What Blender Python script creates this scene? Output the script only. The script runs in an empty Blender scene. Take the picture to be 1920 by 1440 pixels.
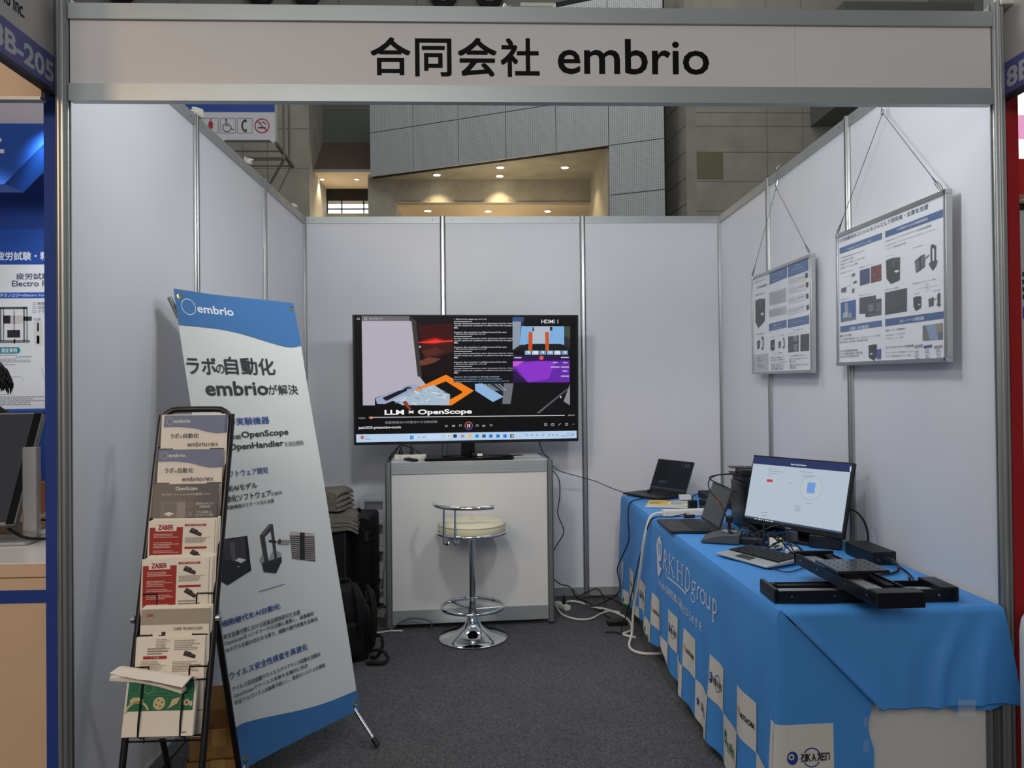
import bpy, math, random
from mathutils import Vector, Matrix
from mathutils.geometry import tessellate_polygon
from mathutils import noise as mnoise
import numpy as np
R = math.radians
S = bpy.context.scene
COL = S.collection
random.seed(7)

# ---------------------------------------------------------------- camera
cam_d = bpy.data.cameras.new('camera'); cam = bpy.data.objects.new('camera', cam_d); COL.objects.link(cam)
cam_d.sensor_width = 36.0; cam_d.lens = 26.822
cam_d.clip_start = 0.05; cam_d.clip_end = 200
_r = Vector((0.99912564, -0.0403599, -0.01090985)); _u = Vector((0.01051314, -0.01002855, 0.99989445)); _f = Vector((0.04046505, 0.99913488, 0.00959548))
cam.matrix_world = Matrix(((_r.x, _u.x, -_f.x, -0.228), (_r.y, _u.y, -_f.y, -5.3942), (_r.z, _u.z, -_f.z, 1.4587), (0, 0, 0, 1)))
S.camera = cam
S.view_settings.view_transform = 'Standard'; S.view_settings.look = 'None'
S.view_settings.gamma = 1.0; S.view_settings.use_curve_mapping = False
S.view_settings.exposure = 0.0

# ---------------------------------------------------------------- world and lights
W = bpy.data.worlds.new('hall_air'); S.world = W; W.use_nodes = True
bg = W.node_tree.nodes['Background']; bg.inputs[0].default_value = (0.97, 0.98, 1.0, 1); bg.inputs[1].default_value = 0.168

def light(name, kind, loc, target, energy, color, **kw):
    d = bpy.data.lights.new(name, kind); o = bpy.data.objects.new(name, d); COL.objects.link(o)
    d.energy = energy; d.color = color
    for k, v in kw.items(): setattr(d, k, v)
    o.location = loc
    o.rotation_euler = (Vector(target) - Vector(loc)).to_track_quat('-Z', 'Y').to_euler()
    return o
COOL = (0.96, 0.98, 1.0); WARM = (1.0, 0.64, 0.36)
# the two arm lamps clipped behind the name board, pointing into the booth
light('booth_arm_lamp', 'SPOT', (-0.55, -2.82, 2.57), (-0.35, -0.2, 1.3), 29, COOL, spot_size=R(125), spot_blend=1.0, shadow_soft_size=0.09)
light('booth_arm_lamp', 'SPOT', (0.55, -2.82, 2.57), (0.40, -0.2, 1.3), 29, COOL, spot_size=R(125), spot_blend=1.0, shadow_soft_size=0.09)
light('booth_arm_glow', 'POINT', (-0.55, -2.80, 2.56), (-0.35, -0.6, 0.9), 16.5, COOL, shadow_soft_size=0.09)
light('booth_arm_glow', 'POINT', (0.55, -2.80, 2.56), (0.40, -0.6, 0.9), 16.5, COOL, shadow_soft_size=0.09)
# hall lighting high above and the lit booths across the aisle
light('hall_over_right', 'AREA', (2.5, 1.0, 9.5), (0.3, -1.0, 0), 56, COOL, shape='RECTANGLE', size=3.0, size_y=3.0)
light('hall_over_left', 'AREA', (-4.5, 0.5, 9.5), (-0.3, -1.0, 0), 160, COOL, shape='RECTANGLE', size=3.0, size_y=3.0)
light('hall_far', 'AREA', (0.0, 5.0, 13.0), (0, 11, 6), 250, (1.0, 0.99, 0.95), shape='RECTANGLE', size=8.0, size_y=3.0)
light('aisle_warm', 'SPOT', (-3.2, -7.0, 3.4), (-1.75, -3.0, 1.2), 150, WARM, spot_size=R(46), spot_blend=0.9, shadow_soft_size=0.3)
light('aisle_left', 'AREA', (-1.5, -9.0, 3.6), (0.4, -1.5, 0.8), 105, (1.0, 0.96, 0.92), shape='RECTANGLE', size=3.0, size_y=1.5)
light('recess_bounce_fill', 'POINT', (0.2, 10.9, 4.4), (0.2, 10.9, 0), 85, (1.0, 0.78, 0.48), shadow_soft_size=0.4)  # unseen warm fill added for bounce off the recess floor
light('recess_bounce_fill', 'POINT', (0.2, 13.2, 4.6), (0.2, 13.2, 0), 32, (1.0, 0.80, 0.55), shadow_soft_size=0.4)  # second unseen fill, deeper under the lower ceiling
light('entrance_bounce_fill', 'POINT', (-3.5, 13.0, 5.2), (-3.5, 13, 0), 30, (1.0, 0.82, 0.58), shadow_soft_size=0.2)  # unseen warm fill added for bounce under the canopy
# ---------------------------------------------------------------- materials
def lin(c):
    if isinstance(c, str):
        c = c.lstrip('#'); c = [int(c[i:i + 2], 16) / 255 for i in (0, 2, 4)]
    return tuple((x / 12.92 if x <= 0.04045 else ((x + 0.055) / 1.055) ** 2.4) for x in c)
_M = {}
def mat(name, col, rough=0.5, metal=0.0, noise=0.0, scale=20.0, bump=0.0, bscale=60.0, emit=0.0, trans=0.0, alpha=1.0, ior=1.45, stretch=None, col2=None, spec=None, coat=0.0):
    if name in _M: return _M[name]
    m = bpy.data.materials.new(name); m.use_nodes = True; nt = m.node_tree; P = nt.nodes['Principled BSDF']; L = nt.links
    c = lin(col)
    P.inputs['Base Color'].default_value = (*c, 1); P.inputs['Roughness'].default_value = rough; P.inputs['Metallic'].default_value = metal
    P.inputs['IOR'].default_value = ior
    if spec is not None: P.inputs['Specular IOR Level'].default_value = spec
    if coat: P.inputs['Coat Weight'].default_value = coat; P.inputs['Coat Roughness'].default_value = 0.05
    if trans: P.inputs['Transmission Weight'].default_value = trans
    if alpha < 1: P.inputs['Alpha'].default_value = alpha
    if emit:
        P.inputs['Specular IOR Level'].default_value = 0.12
        P.inputs['Emission Color'].default_value = (*c, 1); P.inputs['Emission Strength'].default_value = emit
        P.inputs['Base Color'].default_value = (0.01, 0.01, 0.01, 1)
    if noise or bump:
        tc = nt.nodes.new('ShaderNodeTexCoord'); src = tc.outputs['Object']
        if stretch:
            mp = nt.nodes.new('ShaderNodeMapping'); mp.inputs['Scale'].default_value = stretch; L.new(src, mp.inputs[0]); src = mp.outputs[0]
        if noise:
            n = nt.nodes.new('ShaderNodeTexNoise'); n.inputs['Scale'].default_value = scale; n.inputs['Detail'].default_value = 5; L.new(src, n.inputs['Vector'])
            r = nt.nodes.new('ShaderNodeValToRGB'); L.new(n.outputs[0], r.inputs[0])
            c2 = lin(col2) if col2 else tuple(x * (1 - noise) for x in c)
            r.color_ramp.elements[0].position = 0.32; r.color_ramp.elements[1].position = 0.68
            r.color_ramp.elements[0].color = (*c2, 1); r.color_ramp.elements[1].color = (*(min(1, x * (1 + noise * 0.4)) for x in c), 1)
            L.new(r.outputs[0], P.inputs['Base Color'])
        if bump:
            n2 = nt.nodes.new('ShaderNodeTexNoise'); n2.inputs['Scale'].default_value = bscale; n2.inputs['Detail'].default_value = 6; L.new(src, n2.inputs['Vector'])
            b = nt.nodes.new('ShaderNodeBump'); b.inputs['Strength'].default_value = bump; b.inputs['Distance'].default_value = 0.01
            L.new(n2.outputs[0], b.inputs['Height']); L.new(b.outputs[0], P.inputs['Normal'])
    _M[name] = m; return m
def ink(col):            # flat printed ink
    return mat('ink_' + col.lstrip('#'), col, 0.6)
def glow(col, e=1.0):    # pixels of a lit screen
    return mat('pixel_' + col.lstrip('#') + ('' if e == 1 else '_%g' % e), col, 0.3, emit=e)

panel_m = mat('white_laminate', '#dcdde2', 0.38, noise=0.02, scale=3)
alu_m = mat('brushed_aluminium', '#b9bcbb', 0.34, metal=0.85, noise=0.02, scale=6)
alud_m = mat('grooved_aluminium', '#8f9391', 0.45, metal=0.6, noise=0.02, scale=6)
rail_m = mat('satin_aluminium_rail', '#aeb4b4', 0.42, metal=0.55, noise=0.03, scale=6)
black_m = mat('black_plastic', '#0e0f11', 0.45, noise=0.1, scale=50, bump=0.05, bscale=400)
blackg_m = mat('gloss_black_plastic', '#08090b', 0.12, noise=0.05, scale=10)
dark_m = mat('dark_grey_plastic', '#2b2d30', 0.5, noise=0.1, scale=40)
anod_m = mat('black_anodised_metal', '#17191d', 0.38, metal=0.35, noise=0.12, scale=30)
steel_m = mat('bright_steel', '#c9cbcc', 0.25, metal=1.0, noise=0.05, scale=50)
chrome_m = mat('chrome', '#dfe2e4', 0.07, metal=1.0, noise=0.03, scale=8)
brass_m = mat('brass_grommet', '#b9a978', 0.3, metal=1.0, noise=0.05, scale=30)
rubber_m = mat('black_cable_rubber', '#101113', 0.5, noise=0.1, scale=30)
wcable_m = mat('white_cable_rubber', '#d6d3c8', 0.5, noise=0.05, scale=30)
wplas_m = mat('off_white_plastic', '#d9d6cb', 0.45, noise=0.04, scale=20)
paper_m = mat('white_paper', '#efe9de', 0.7, noise=0.03, scale=12)
black_tube_m = mat('black_painted_steel', '#17130f', 0.32, noise=0.1, scale=30)

# ---------------------------------------------------------------- mesh builder
class MB:
    def __init__(s): s.v = []; s.f = []; s.m = []; s.mats = []; s.M = Matrix.Identity(4)
    def mi(s, m):
        if m not in s.mats: s.mats.append(m)
        return s.mats.index(m)
    def add(s, vs, fs, m):
        o = len(s.v); M = s.M; k = s.mi(m)
        s.v += [tuple(M @ Vector(v)) for v in vs]
        s.f += [tuple(o + i for i in f) for f in fs]; s.m += [k] * len(fs)
        return s
    def box(s, x0, y0, z0, x1, y1, z1, m):
        v = [(x0, y0, z0), (x1, y0, z0), (x1, y1, z0), (x0, y1, z0), (x0, y0, z1), (x1, y0, z1), (x1, y1, z1), (x0, y1, z1)]
        return s.add(v, [(0, 3, 2, 1), (4, 5, 6, 7), (0, 1, 5, 4), (1, 2, 6, 5), (2, 3, 7, 6), (3, 0, 4, 7)], m)
    def rbox(s, x0, y0, z0, x1, y1, z1, r, m, axis='z', n=4):   # box with four rounded edges along one axis
        q = {'x': (y0, z0, y1, z1, x0, x1), 'y': (x0, z0, x1, z1, y0, y1), 'z': (x0, y0, x1, y1, z0, z1)}[axis]
        pts = rrect(q[0], q[1], q[2], q[3], r, n)
        return s.prism(pts, q[4], q[5], m, axis)
    def prism(s, pts, a, b, m, axis='z'):
        n = len(pts)
        def P(p, t): return {'z': (p[0], p[1], t), 'y': (p[0], t, p[1]), 'x': (t, p[0], p[1])}[axis]
        v = [P(p, a) for p in pts] + [P(p, b) for p in pts]
        f = [tuple(range(n))[::-1], tuple(range(n, 2 * n))] + [(i, (i + 1) % n, n + (i + 1) % n, n + i) for i in range(n)]
        return s.add(v, f, m)
    def tube(s, pts, r, m, n=8, closed=False, smooth=4, cap=True):
        P = [Vector(p) for p in pts]
        if smooth > 1 and len(P) > 2: P = catmull(P, smooth, closed)
        N = len(P); rr = r if hasattr(r, '__len__') else None
        vs = []; fs = []; prev = None
        for i in range(N):
            a = P[(i - 1) % N] if (closed or i > 0) else P[i]; b = P[(i + 1) % N] if (closed or i < N - 1) else P[i]
            t = (b - a).normalized() if (b - a).length > 1e-9 else Vector((0, 0, 1))
            if prev is None:
                x = t.orthogonal().normalized()
            else:
                x = prev - t * prev.dot(t)
                x = x.normalized() if x.length > 1e-6 else t.orthogonal().normalized()
            prev = x; y = t.cross(x)
            ri = r if rr is None else rr[min(len(rr) - 1, int(round(i * (len(rr) - 1) / max(1, N - 1))))]
            vs += [tuple(P[i] + x * ri * math.cos(2 * math.pi * k / n) + y * ri * math.sin(2 * math.pi * k / n)) for k in range(n)]
        for i in range(N if closed else N - 1):
            j = (i + 1) % N
            fs += [(i * n + k, i * n + (k + 1) % n, j * n + (k + 1) % n, j * n + k) for k in range(n)]
        if not closed and cap: fs += [tuple(range(n))[::-1], tuple((N - 1) * n + k for k in range(n))]
        return s.add(vs, fs, m)
    def lathe(s, prof, m, c=(0, 0, 0), n=32, axis='z'):
        vs = []; fs = []; K = len(prof)
        for r, z in prof:
            for k in range(n):
                a = 2 * math.pi * k / n; p = (r * math.cos(a), r * math.sin(a), z)
                if axis == 'y': p = (p[0], p[2], p[1])
                if axis == 'x': p = (p[2], p[0], p[1])
                vs.append((p[0] + c[0], p[1] + c[1], p[2] + c[2]))
        for i in range(K - 1):
            fs += [(i * n + k, i * n + (k + 1) % n, (i + 1) * n + (k + 1) % n, (i + 1) * n + k) for k in range(n)]
        if prof[0][0] > 1e-6: fs.append(tuple(range(n))[::-1])
        if prof[-1][0] > 1e-6: fs.append(tuple((K - 1) * n + k for k in range(n)))
        return s.add(vs, fs, m)
    def torus(s, c, R0, r, m, n=40, k=8, axis='z'):
        pts = []
        for i in range(n):
            a = 2 * math.pi * i / n; p = (R0 * math.cos(a), R0 * math.sin(a), 0)
            if axis == 'y': p = (p[0], 0, p[1])
            if axis == 'x': p = (0, p[0], p[1])
            pts.append((p[0] + c[0], p[1] + c[1], p[2] + c[2]))
        return s.tube(pts, r, m, k, closed=True, smooth=1)
    def ball(s, c, r, m, n=16, k=10):
        rx, ry, rz = r if hasattr(r, '__len__') else (r, r, r)
        vs = [(c[0], c[1], c[2] - rz)]; fs = []
        for i in range(1, k):
            t = math.pi * i / k
            for j in range(n):
                a = 2 * math.pi * j / n
                vs.append((c[0] + rx * math.sin(t) * math.cos(a), c[1] + ry * math.sin(t) * math.sin(a), c[2] - rz * math.cos(t)))
        vs.append((c[0], c[1], c[2] + rz)); T = len(vs) - 1
        fs += [(0, 1 + (j + 1) % n, 1 + j) for j in range(n)]
        for i in range(k - 2):
            fs += [(1 + i * n + j, 1 + i * n + (j + 1) % n, 1 + (i + 1) * n + (j + 1) % n, 1 + (i + 1) * n + j) for j in range(n)]
        b = 1 + (k - 2) * n
        fs += [(b + j, b + (j + 1) % n, T) for j in range(n)]
        return s.add(vs, fs, m)
    def grid(s, fn, nu, nv, m, thick=0.0):
        vs = []
        for j in range(nv + 1):
            for i in range(nu + 1): vs.append(tuple(fn(i / nu, j / nv)))
        fs = [(j * (nu + 1) + i, j * (nu + 1) + i + 1, (j + 1) * (nu + 1) + i + 1, (j + 1) * (nu + 1) + i) for j in range(nv) for i in range(nu)]
        return s.add(vs, fs, m)
    def sheet(s, sh, fn, cut=0.0):            # lay a printed sheet on a surface: fn(u, v, h) -> point; cut = longest edge on a curved one
        for vs, fs, m, h in sh.items:
            if cut: vs, fs = finer(vs, fs, cut)
            s.add([fn(x, y, h) for x, y in vs], fs, m)
        return s
    def build(s, name, parent=None, smooth=True, bevel=0.0, origin=None, angle=38, seg=2):
        if origin is None and parent is None:
            xs = [v[0] for v in s.v]; ys = [v[1] for v in s.v]; zs = [v[2] for v in s.v]
            origin = ((min(xs) + max(xs)) / 2, (min(ys) + max(ys)) / 2, min(zs))
        o0 = origin or (0, 0, 0)
        me = bpy.data.meshes.new(name)
        me.from_pydata([(v[0] - o0[0], v[1] - o0[1], v[2] - o0[2]) for v in s.v], [], s.f)
        for m in s.mats: me.materials.append(m)
        me.polygons.foreach_set('material_index', s.m)
        if smooth:
            me.polygons.foreach_set('use_smooth', [True] * len(s.f)); me.update()
            try: me.set_sharp_from_angle(angle=R(angle))
            except Exception: pass
        me.update()
        o = bpy.data.objects.new(name, me); COL.objects.link(o); o.location = o0
        if parent is not None: o.parent = parent
        if bevel:
            b = o.modifiers.new('soft_edges', 'BEVEL'); b.width = bevel; b.segments = seg; b.limit_method = 'ANGLE'; b.angle_limit = R(40)
            b.harden_normals = False
        return o

def finer(vs, fs, cut):
    """Split the faces of a flat shape until no edge is longer than cut."""
    tri = []; big = False
    for f in fs:
        P = [Vector((*vs[i], 0)) for i in f]
        if max((P[i] - P[i - 1]).length for i in range(len(P))) <= cut: tri.append(tuple(vs[i] for i in f)); continue
        for t in tessellate_polygon([P]):
            q = [vs[f[i]] for i in t]; a = (q[1][0] - q[0][0]) * (q[2][1] - q[0][1]) - (q[1][1] - q[0][1]) * (q[2][0] - q[0][0])
            tri.append(tuple(q) if a > 0 else tuple(q[::-1]))
    out = []; stack = tri
    while stack:
        t = stack.pop()
        if len(t) != 3: out.append(t); continue
        L = [math.hypot(t[i][0] - t[(i + 1) % 3][0], t[i][1] - t[(i + 1) % 3][1]) for i in range(3)]; k = L.index(max(L))
        if L[k] <= cut: out.append(t); continue
        a, b, c = t[k], t[(k + 1) % 3], t[(k + 2) % 3]; mid = ((a[0] + b[0]) / 2, (a[1] + b[1]) / 2); stack += [(a, mid, c), (mid, b, c)]
    V = []; F = []
    for t in out: F.append(tuple(range(len(V), len(V) + len(t)))); V += list(t)
    return V, F
def catmull(P, k, closed=False):
    out = []; n = len(P)
    for i in range(n if closed else n - 1):
        p0 = P[(i - 1) % n] if (closed or i > 0) else P[i]; p1 = P[i]; p2 = P[(i + 1) % n]; p3 = P[(i + 2) % n] if (closed or i < n - 2) else p2
        for j in range(k):
            t = j / k
            out.append(0.5 * ((2 * p1) + (p2 - p0) * t + (2 * p0 - 5 * p1 + 4 * p2 - p3) * t * t + (3 * p1 - p0 - 3 * p2 + p3) * t ** 3))
    if not closed: out.append(P[-1])
    return out
def rrect(x0, y0, x1, y1, r, n=4):
    pts = []
    for cx, cy, a0 in ((x1 - r, y1 - r, 0), (x0 + r, y1 - r, 90), (x0 + r, y0 + r, 180), (x1 - r, y0 + r, 270)):
        for i in range(n + 1):
            a = R(a0 + 90 * i / n); pts.append((cx + r * math.cos(a), cy + r * math.sin(a)))
    return pts

# ---------------------------------------------------------------- lettering
_txt = {}
def glyphs(body, bold=0.0):
    key = (body, bold)
    if key in _txt: return _txt[key]
    wide = 0.0
    if bold and any(ord(ch) > 0x2000 for ch in body): wide, bold = bold * 0.75, 0.0      # heavy strokes for kana and kanji
    c = bpy.data.curves.new('lettering', 'FONT'); c.body = body; c.size = 1.0; c.offset = bold; c.fill_mode = 'FRONT'; c.resolution_u = 3
    o = bpy.data.objects.new('lettering', c); COL.objects.link(o)
    bpy.context.view_layer.update()
    dg = bpy.context.evaluated_depsgraph_get(); me = bpy.data.meshes.new_from_object(o.evaluated_get(dg))
    vs = [(v.co.x, v.co.y) for v in me.vertices]; fs = [tuple(p.vertices) for p in me.polygons]
    bpy.data.objects.remove(o); bpy.data.curves.remove(c); bpy.data.meshes.remove(me)
    _txt[key] = (vs, fs, wide); return _txt[key]

class Sheet:
    """A flat print: shapes stacked in thin layers, in metres on its own plane (x right, y up)."""
    def __init__(s, step=0.0004): s.items = []; s.h = 0.0; s.step = step; s.H = None
    def quad(s, photo, plane):               # measured corners (tl, tr, br, bl) -> corners on this sheet
        A = []; b = []
        for (x, y), (u, v) in zip(photo, plane):
            A.append([x, y, 1, 0, 0, 0, -u * x, -u * y]); b.append(u)
            A.append([0, 0, 0, x, y, 1, -v * x, -v * y]); b.append(v)
        s.H = np.append(np.linalg.solve(np.array(A, float), np.array(b, float)), 1).reshape(3, 3); return s
    def p(s, x, y):
        if s.H is None: return (x, y)
        q = s.H @ np.array([x, y, 1.0]); return (float(q[0] / q[2]), float(q[1] / q[2]))
    def _up(s, layer): return layer * s.step
    def raw(s, vs, fs, m, layer): s.items.append((vs, fs, m, s._up(layer)))
    def poly(s, pts, m, layer=1):
        v = [s.p(*q) for q in pts]; a = sum(v[i][0] * v[(i + 1) % len(v)][1] - v[(i + 1) % len(v)][0] * v[i][1] for i in range(len(v)))
        if a < 0: v = v[::-1]
        s.raw(v, [tuple(range(len(v)))], m, layer)
    def rect(s, x0, y0, x1, y1, m, layer=1, sub=1):
        if sub == 1: return s.poly([(x0, y0), (x1, y0), (x1, y1), (x0, y1)], m, layer)
        vs = [s.p(x0 + (x1 - x0) * i / sub, y0 + (y1 - y0) * j / sub) for j in range(sub + 1) for i in range(sub + 1)]
        fs = [(j * (sub + 1) + i, j * (sub + 1) + i + 1, (j + 1) * (sub + 1) + i + 1, (j + 1) * (sub + 1) + i) for j in range(sub) for i in range(sub)]
        s.raw(vs, fs, m, layer)
    def line(s, pts, w, m, layer=2, closed=False):   # w in metres
        v = [Vector(s.p(*q)) for q in pts]; n = len(v); vs = []; fs = []
        for i in range(n):
            a = v[i - 1] if (i > 0 or closed) else v[i]; b = v[(i + 1) % n] if (i < n - 1 or closed) else v[i]
            t = (b - a).normalized() if (b - a).length > 0 else Vector((1, 0)); nn = Vector((-t.y, t.x)) * (w / 2)
            vs += [tuple(v[i] - nn), tuple(v[i] + nn)]
        for i in range(n if closed else n - 1):
            j = (i + 1) % n; fs.append((2 * i, 2 * j, 2 * j + 1, 2 * i + 1))
        s.raw(vs, fs, m, layer)
    def ring(s, c, r, w, m, layer=2, ry=None, n=40, a0=0, a1=360):
        ry = ry or r; full = a1 - a0 >= 360
        s.line([(c[0] + r * math.cos(R(a0 + (a1 - a0) * i / n)), c[1] + ry * math.sin(R(a0 + (a1 - a0) * i / n))) for i in range(n if full else n + 1)], w, m, layer, closed=full)
    def disc(s, c, r, m, layer=2, ry=None, n=28):
        ry = ry or r; s.poly([(c[0] + r * math.cos(2 * math.pi * i / n), c[1] + ry * math.sin(2 * math.pi * i / n)) for i in range(n)], m, layer)
    def text(s, body, bl, tr, m, layer=3, bold=0.0, keep=False, br=None):
        """Lettering stretched into the box from bl (bottom left) to tr (top right)."""
        vs, fs, wide = glyphs(body, bold)
        if not vs: return
        x0 = min(v[0] for v in vs); x1 = max(v[0] for v in vs); y0 = min(v[1] for v in vs); y1 = max(v[1] for v in vs)
        x0 -= wide; x1 += wide; y0 -= wide; y1 += wide
        a = s.p(*bl); b = s.p(*tr); sx = (b[0] - a[0]) / (x1 - x0); sy = (b[1] - a[1]) / (y1 - y0)
        if keep: sx = sy
        for k, (dx, dy) in enumerate(((-1, -1), (1, -1), (1, 1), (-1, 1)) if wide else ((0, 0),)):     # heavy kanji: four passes, each a hair higher
            s.items.append(([(a[0] + (v[0] + dx * wide - x0) * sx, a[1] + (v[1] + dy * wide - y0) * sy) for v in vs], fs, m, s._up(layer + 0.2 * k)))
    def lines(s, x0, y0, x1, y1, n, m, layer=2, fill=0.5, seed=1, w0=0.6):   # rows of fine print too small to read
        rn = random.Random(seed)
        for i in range(n):
            t0 = y0 + (y1 - y0) * (i + 0.5 - fill / 2) / n; t1 = y0 + (y1 - y0) * (i + 0.5 + fill / 2) / n
            xe = x0 + (x1 - x0) * rn.uniform(w0, 1); x = x0
            while x < xe - 1e-6:
                w = (x1 - x0) * rn.uniform(0.03, 0.12); e = min(x + w, xe)
                s.poly([(x, t0), (e, t0), (e, t1), (x, t1)], m, layer); x = e + (x1 - x0) * 0.014

# ---------------------------------------------------------------- naming
def tag(o, label=None, cat=None, group=None, kind=None):
    if label: o['label'] = label
    if cat: o['category'] = cat
    if group: o['group'] = group
    if kind: o['kind'] = kind
    return o
def thing(name, label=None, cat=None, loc=(0, 0, 0), rz=0.0, group=None, kind=None):
    o = bpy.data.objects.new(name, None); COL.objects.link(o); o.empty_display_size = 0.05
    o.location = loc; o.rotation_euler = (0, 0, rz); return tag(o, label, cat, group, kind)
def copy_thing(o, loc, rz=None, label=None):
    r = o.copy(); COL.objects.link(r); r.location = loc
    if rz is not None: r.rotation_euler = (0, 0, rz)
    if label: r['label'] = label
    for c in list(o.children):
        d = c.copy(); COL.objects.link(d); d.parent = r
        for g in list(c.children):
            e = g.copy(); COL.objects.link(e); e.parent = d
    return r
def cable(name, label, pts, r, m, cat='cable', group=None, n=6, k=6):
    b = MB(); b.tube(pts, r, m, n, smooth=k); return tag(b.build(name), label, cat, group)
# ================================================================ the setting
# carpet
carpet = bpy.data.materials.new('grey_needle_carpet'); carpet.use_nodes = True
nt = carpet.node_tree; P = nt.nodes['Principled BSDF']; P.inputs['Roughness'].default_value = 0.95; P.inputs['Specular IOR Level'].default_value = 0.1
tc = nt.nodes.new('ShaderNodeTexCoord')
n1 = nt.nodes.new('ShaderNodeTexNoise'); n1.inputs['Scale'].default_value = 130; n1.inputs['Detail'].default_value = 8; n1.inputs['Roughness'].default_value = 0.75
n2 = nt.nodes.new('ShaderNodeTexNoise'); n2.inputs['Scale'].default_value = 6; n2.inputs['Detail'].default_value = 3
r1 = nt.nodes.new('ShaderNodeValToRGB'); r1.color_ramp.elements[0].position = 0.36; r1.color_ramp.elements[1].position = 0.66
r1.color_ramp.elements[0].color = (*lin('#36363a'), 1); r1.color_ramp.elements[1].color = (*lin('#78787a'), 1)
mx = nt.nodes.new('ShaderNodeMixRGB'); mx.blend_type = 'MULTIPLY'; mx.inputs[0].default_value = 0.25
bp = nt.nodes.new('ShaderNodeBump'); bp.inputs['Strength'].default_value = 0.5; bp.inputs['Distance'].default_value = 0.004
for a, b in ((tc.outputs['Object'], n1.inputs['Vector']), (tc.outputs['Object'], n2.inputs['Vector']), (n1.outputs[0], r1.inputs[0]), (r1.outputs[0], mx.inputs[1]),
             (n2.outputs[0], mx.inputs[2]), (mx.outputs[0], P.inputs['Base Color']), (n1.outputs[0], bp.inputs['Height']), (bp.outputs[0], P.inputs['Normal'])): nt.links.new(a, b)
b = MB(); b.box(-9, -9, -0.05, 9, 13, 0.0, carpet)
tag(b.build('floor', smooth=False), kind='structure')

H = 2.70
def post_profile(c=(0, 0), ap=0.02):
    pts = []
    for k in range(8):
        a = R(45 * k); n = (math.cos(a), math.sin(a)); t = (-n[1], n[0])
        for d, w in ((ap, -0.0078), (ap, -0.0036), (ap - 0.008, -0.0036), (ap - 0.008, 0.0036), (ap, 0.0036), (ap, 0.0078)):
            pts.append((c[0] + n[0] * d + t[0] * w, c[1] + n[1] * d + t[1] * w))
    return pts
def post(parent, x, y, z0, z1, m=alu_m, name='post'):
    b = MB(); b.prism(post_profile((x, y)), z0, z1, m); return b.build(name, parent, smooth=False)
def wall_run(name, p0, p1, cuts, inward, posts=(True, True), H=H):
    """A run of exhibition panels from p0 to p1; cuts are distances of the posts along it."""
    p0 = Vector(p0); p1 = Vector(p1); d = (p1 - p0).normalized(); ang = math.atan2(d.y, d.x)
    root = thing(name, loc=(p0.x, p0.y, 0), rz=ang, kind='structure'); s = inward   # +1: the room lies on the +y side of the run
    for i, c in enumerate(cuts):
        if (i == 0 and not posts[0]) or (i == len(cuts) - 1 and not posts[1]): continue
        post(root, c, 0, 0.0, H)
    for a, c in zip(cuts[:-1], cuts[1:]):
        a += 0.019; c -= 0.019
        b = MB(); b.box(a, -0.002, 0.06, c, 0.002, H - 0.045, panel_m); b.build('wall_panel', root, smooth=False)
        for nm, z0, z1 in (('top_rail', H - 0.052, H - 0.003), ('base_rail', 0.012, 0.068)):
            b = MB(); b.box(a, -0.012, z0, c, 0.012, z1, rail_m)
            if nm == 'top_rail':
                for hx in (a + 0.05, c - 0.05): b.lathe([(0.0035, 0), (0.0035, 0.001)], black_m, (hx, s * 0.0124, (z0 + z1) / 2), 10, 'y')
            b.build(nm, root, smooth=False)
    return root
wall_run('wall_back', (-1.4595, 0), (1.4948, 0), [0, 0.9714, 1.9616, 2.9543], -1)
wall_run('wall_left', (-1.4595, 0), (-1.5044, -3.0), [0, 0.9444, 1.9653, 3.0003], 1, (False, True))
wall_run('wall_right', (1.4948, 0), (1.4511, -3.0), [0, 0.970, 1.9775, 3.0003], -1, (False, True))

# ---------------------------------------------------------------- name board over the opening
board_m = mat('beige_sign_board', '#e2ddda', 0.5, noise=0.02, scale=2)
fa = thing('name_board', 'long pale name board between two aluminium rails across the booth front, reading embrio', 'sign', (0, -3.0, 2.365))
b = MB(); b.box(-1.481, -0.015, 0.252, 1.429, 0.015, 0.30, rail_m); b.build('top_rail', fa, smooth=False)
b = MB(); b.box(-1.481, -0.015, 0.0, 1.429, 0.015, 0.052, rail_m)
for hx in (-1.38, -1.13, -0.6, -0.1, 0.45, 1.0): b.lathe([(0.0016, 0), (0.0016, 0.0006)], alud_m, (hx, -0.0156, 0.003), 8, 'y')
b.build('bottom_rail', fa, smooth=False)
b = MB(); b.box(-1.481, -0.004, 0.05, 0.786, 0.004, 0.254, board_m); b.box(0.7868, -0.004, 0.05, 1.429, 0.004, 0.254, board_m)
sh = Sheet()
blk = mat('black_vinyl_lettering', '#0b0b0d', 0.6, spec=0.15)
X4 = [-0.563, -0.4285, -0.2925, -0.158]
for ch, x0, x1, z0, z1 in (('合', -0.563, -0.438, 0.086, 0.206), ('同', -0.424, -0.310, 0.083, 0.203), ('会', -0.291, -0.168, 0.083, 0.206), ('社', -0.156, -0.033, 0.083, 0.206)):
    sh.text(ch, (x0, z0), (x1, z1), blk, 1, bold=0.022)
sh.text('embrio', (0.024, 0.093), (0.508, 0.206), blk, 1, bold=0.012)
b.sheet(sh, lambda u, v, h: (u, -0.0042 - h, v)); b.build('board', fa, smooth=False)

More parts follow.
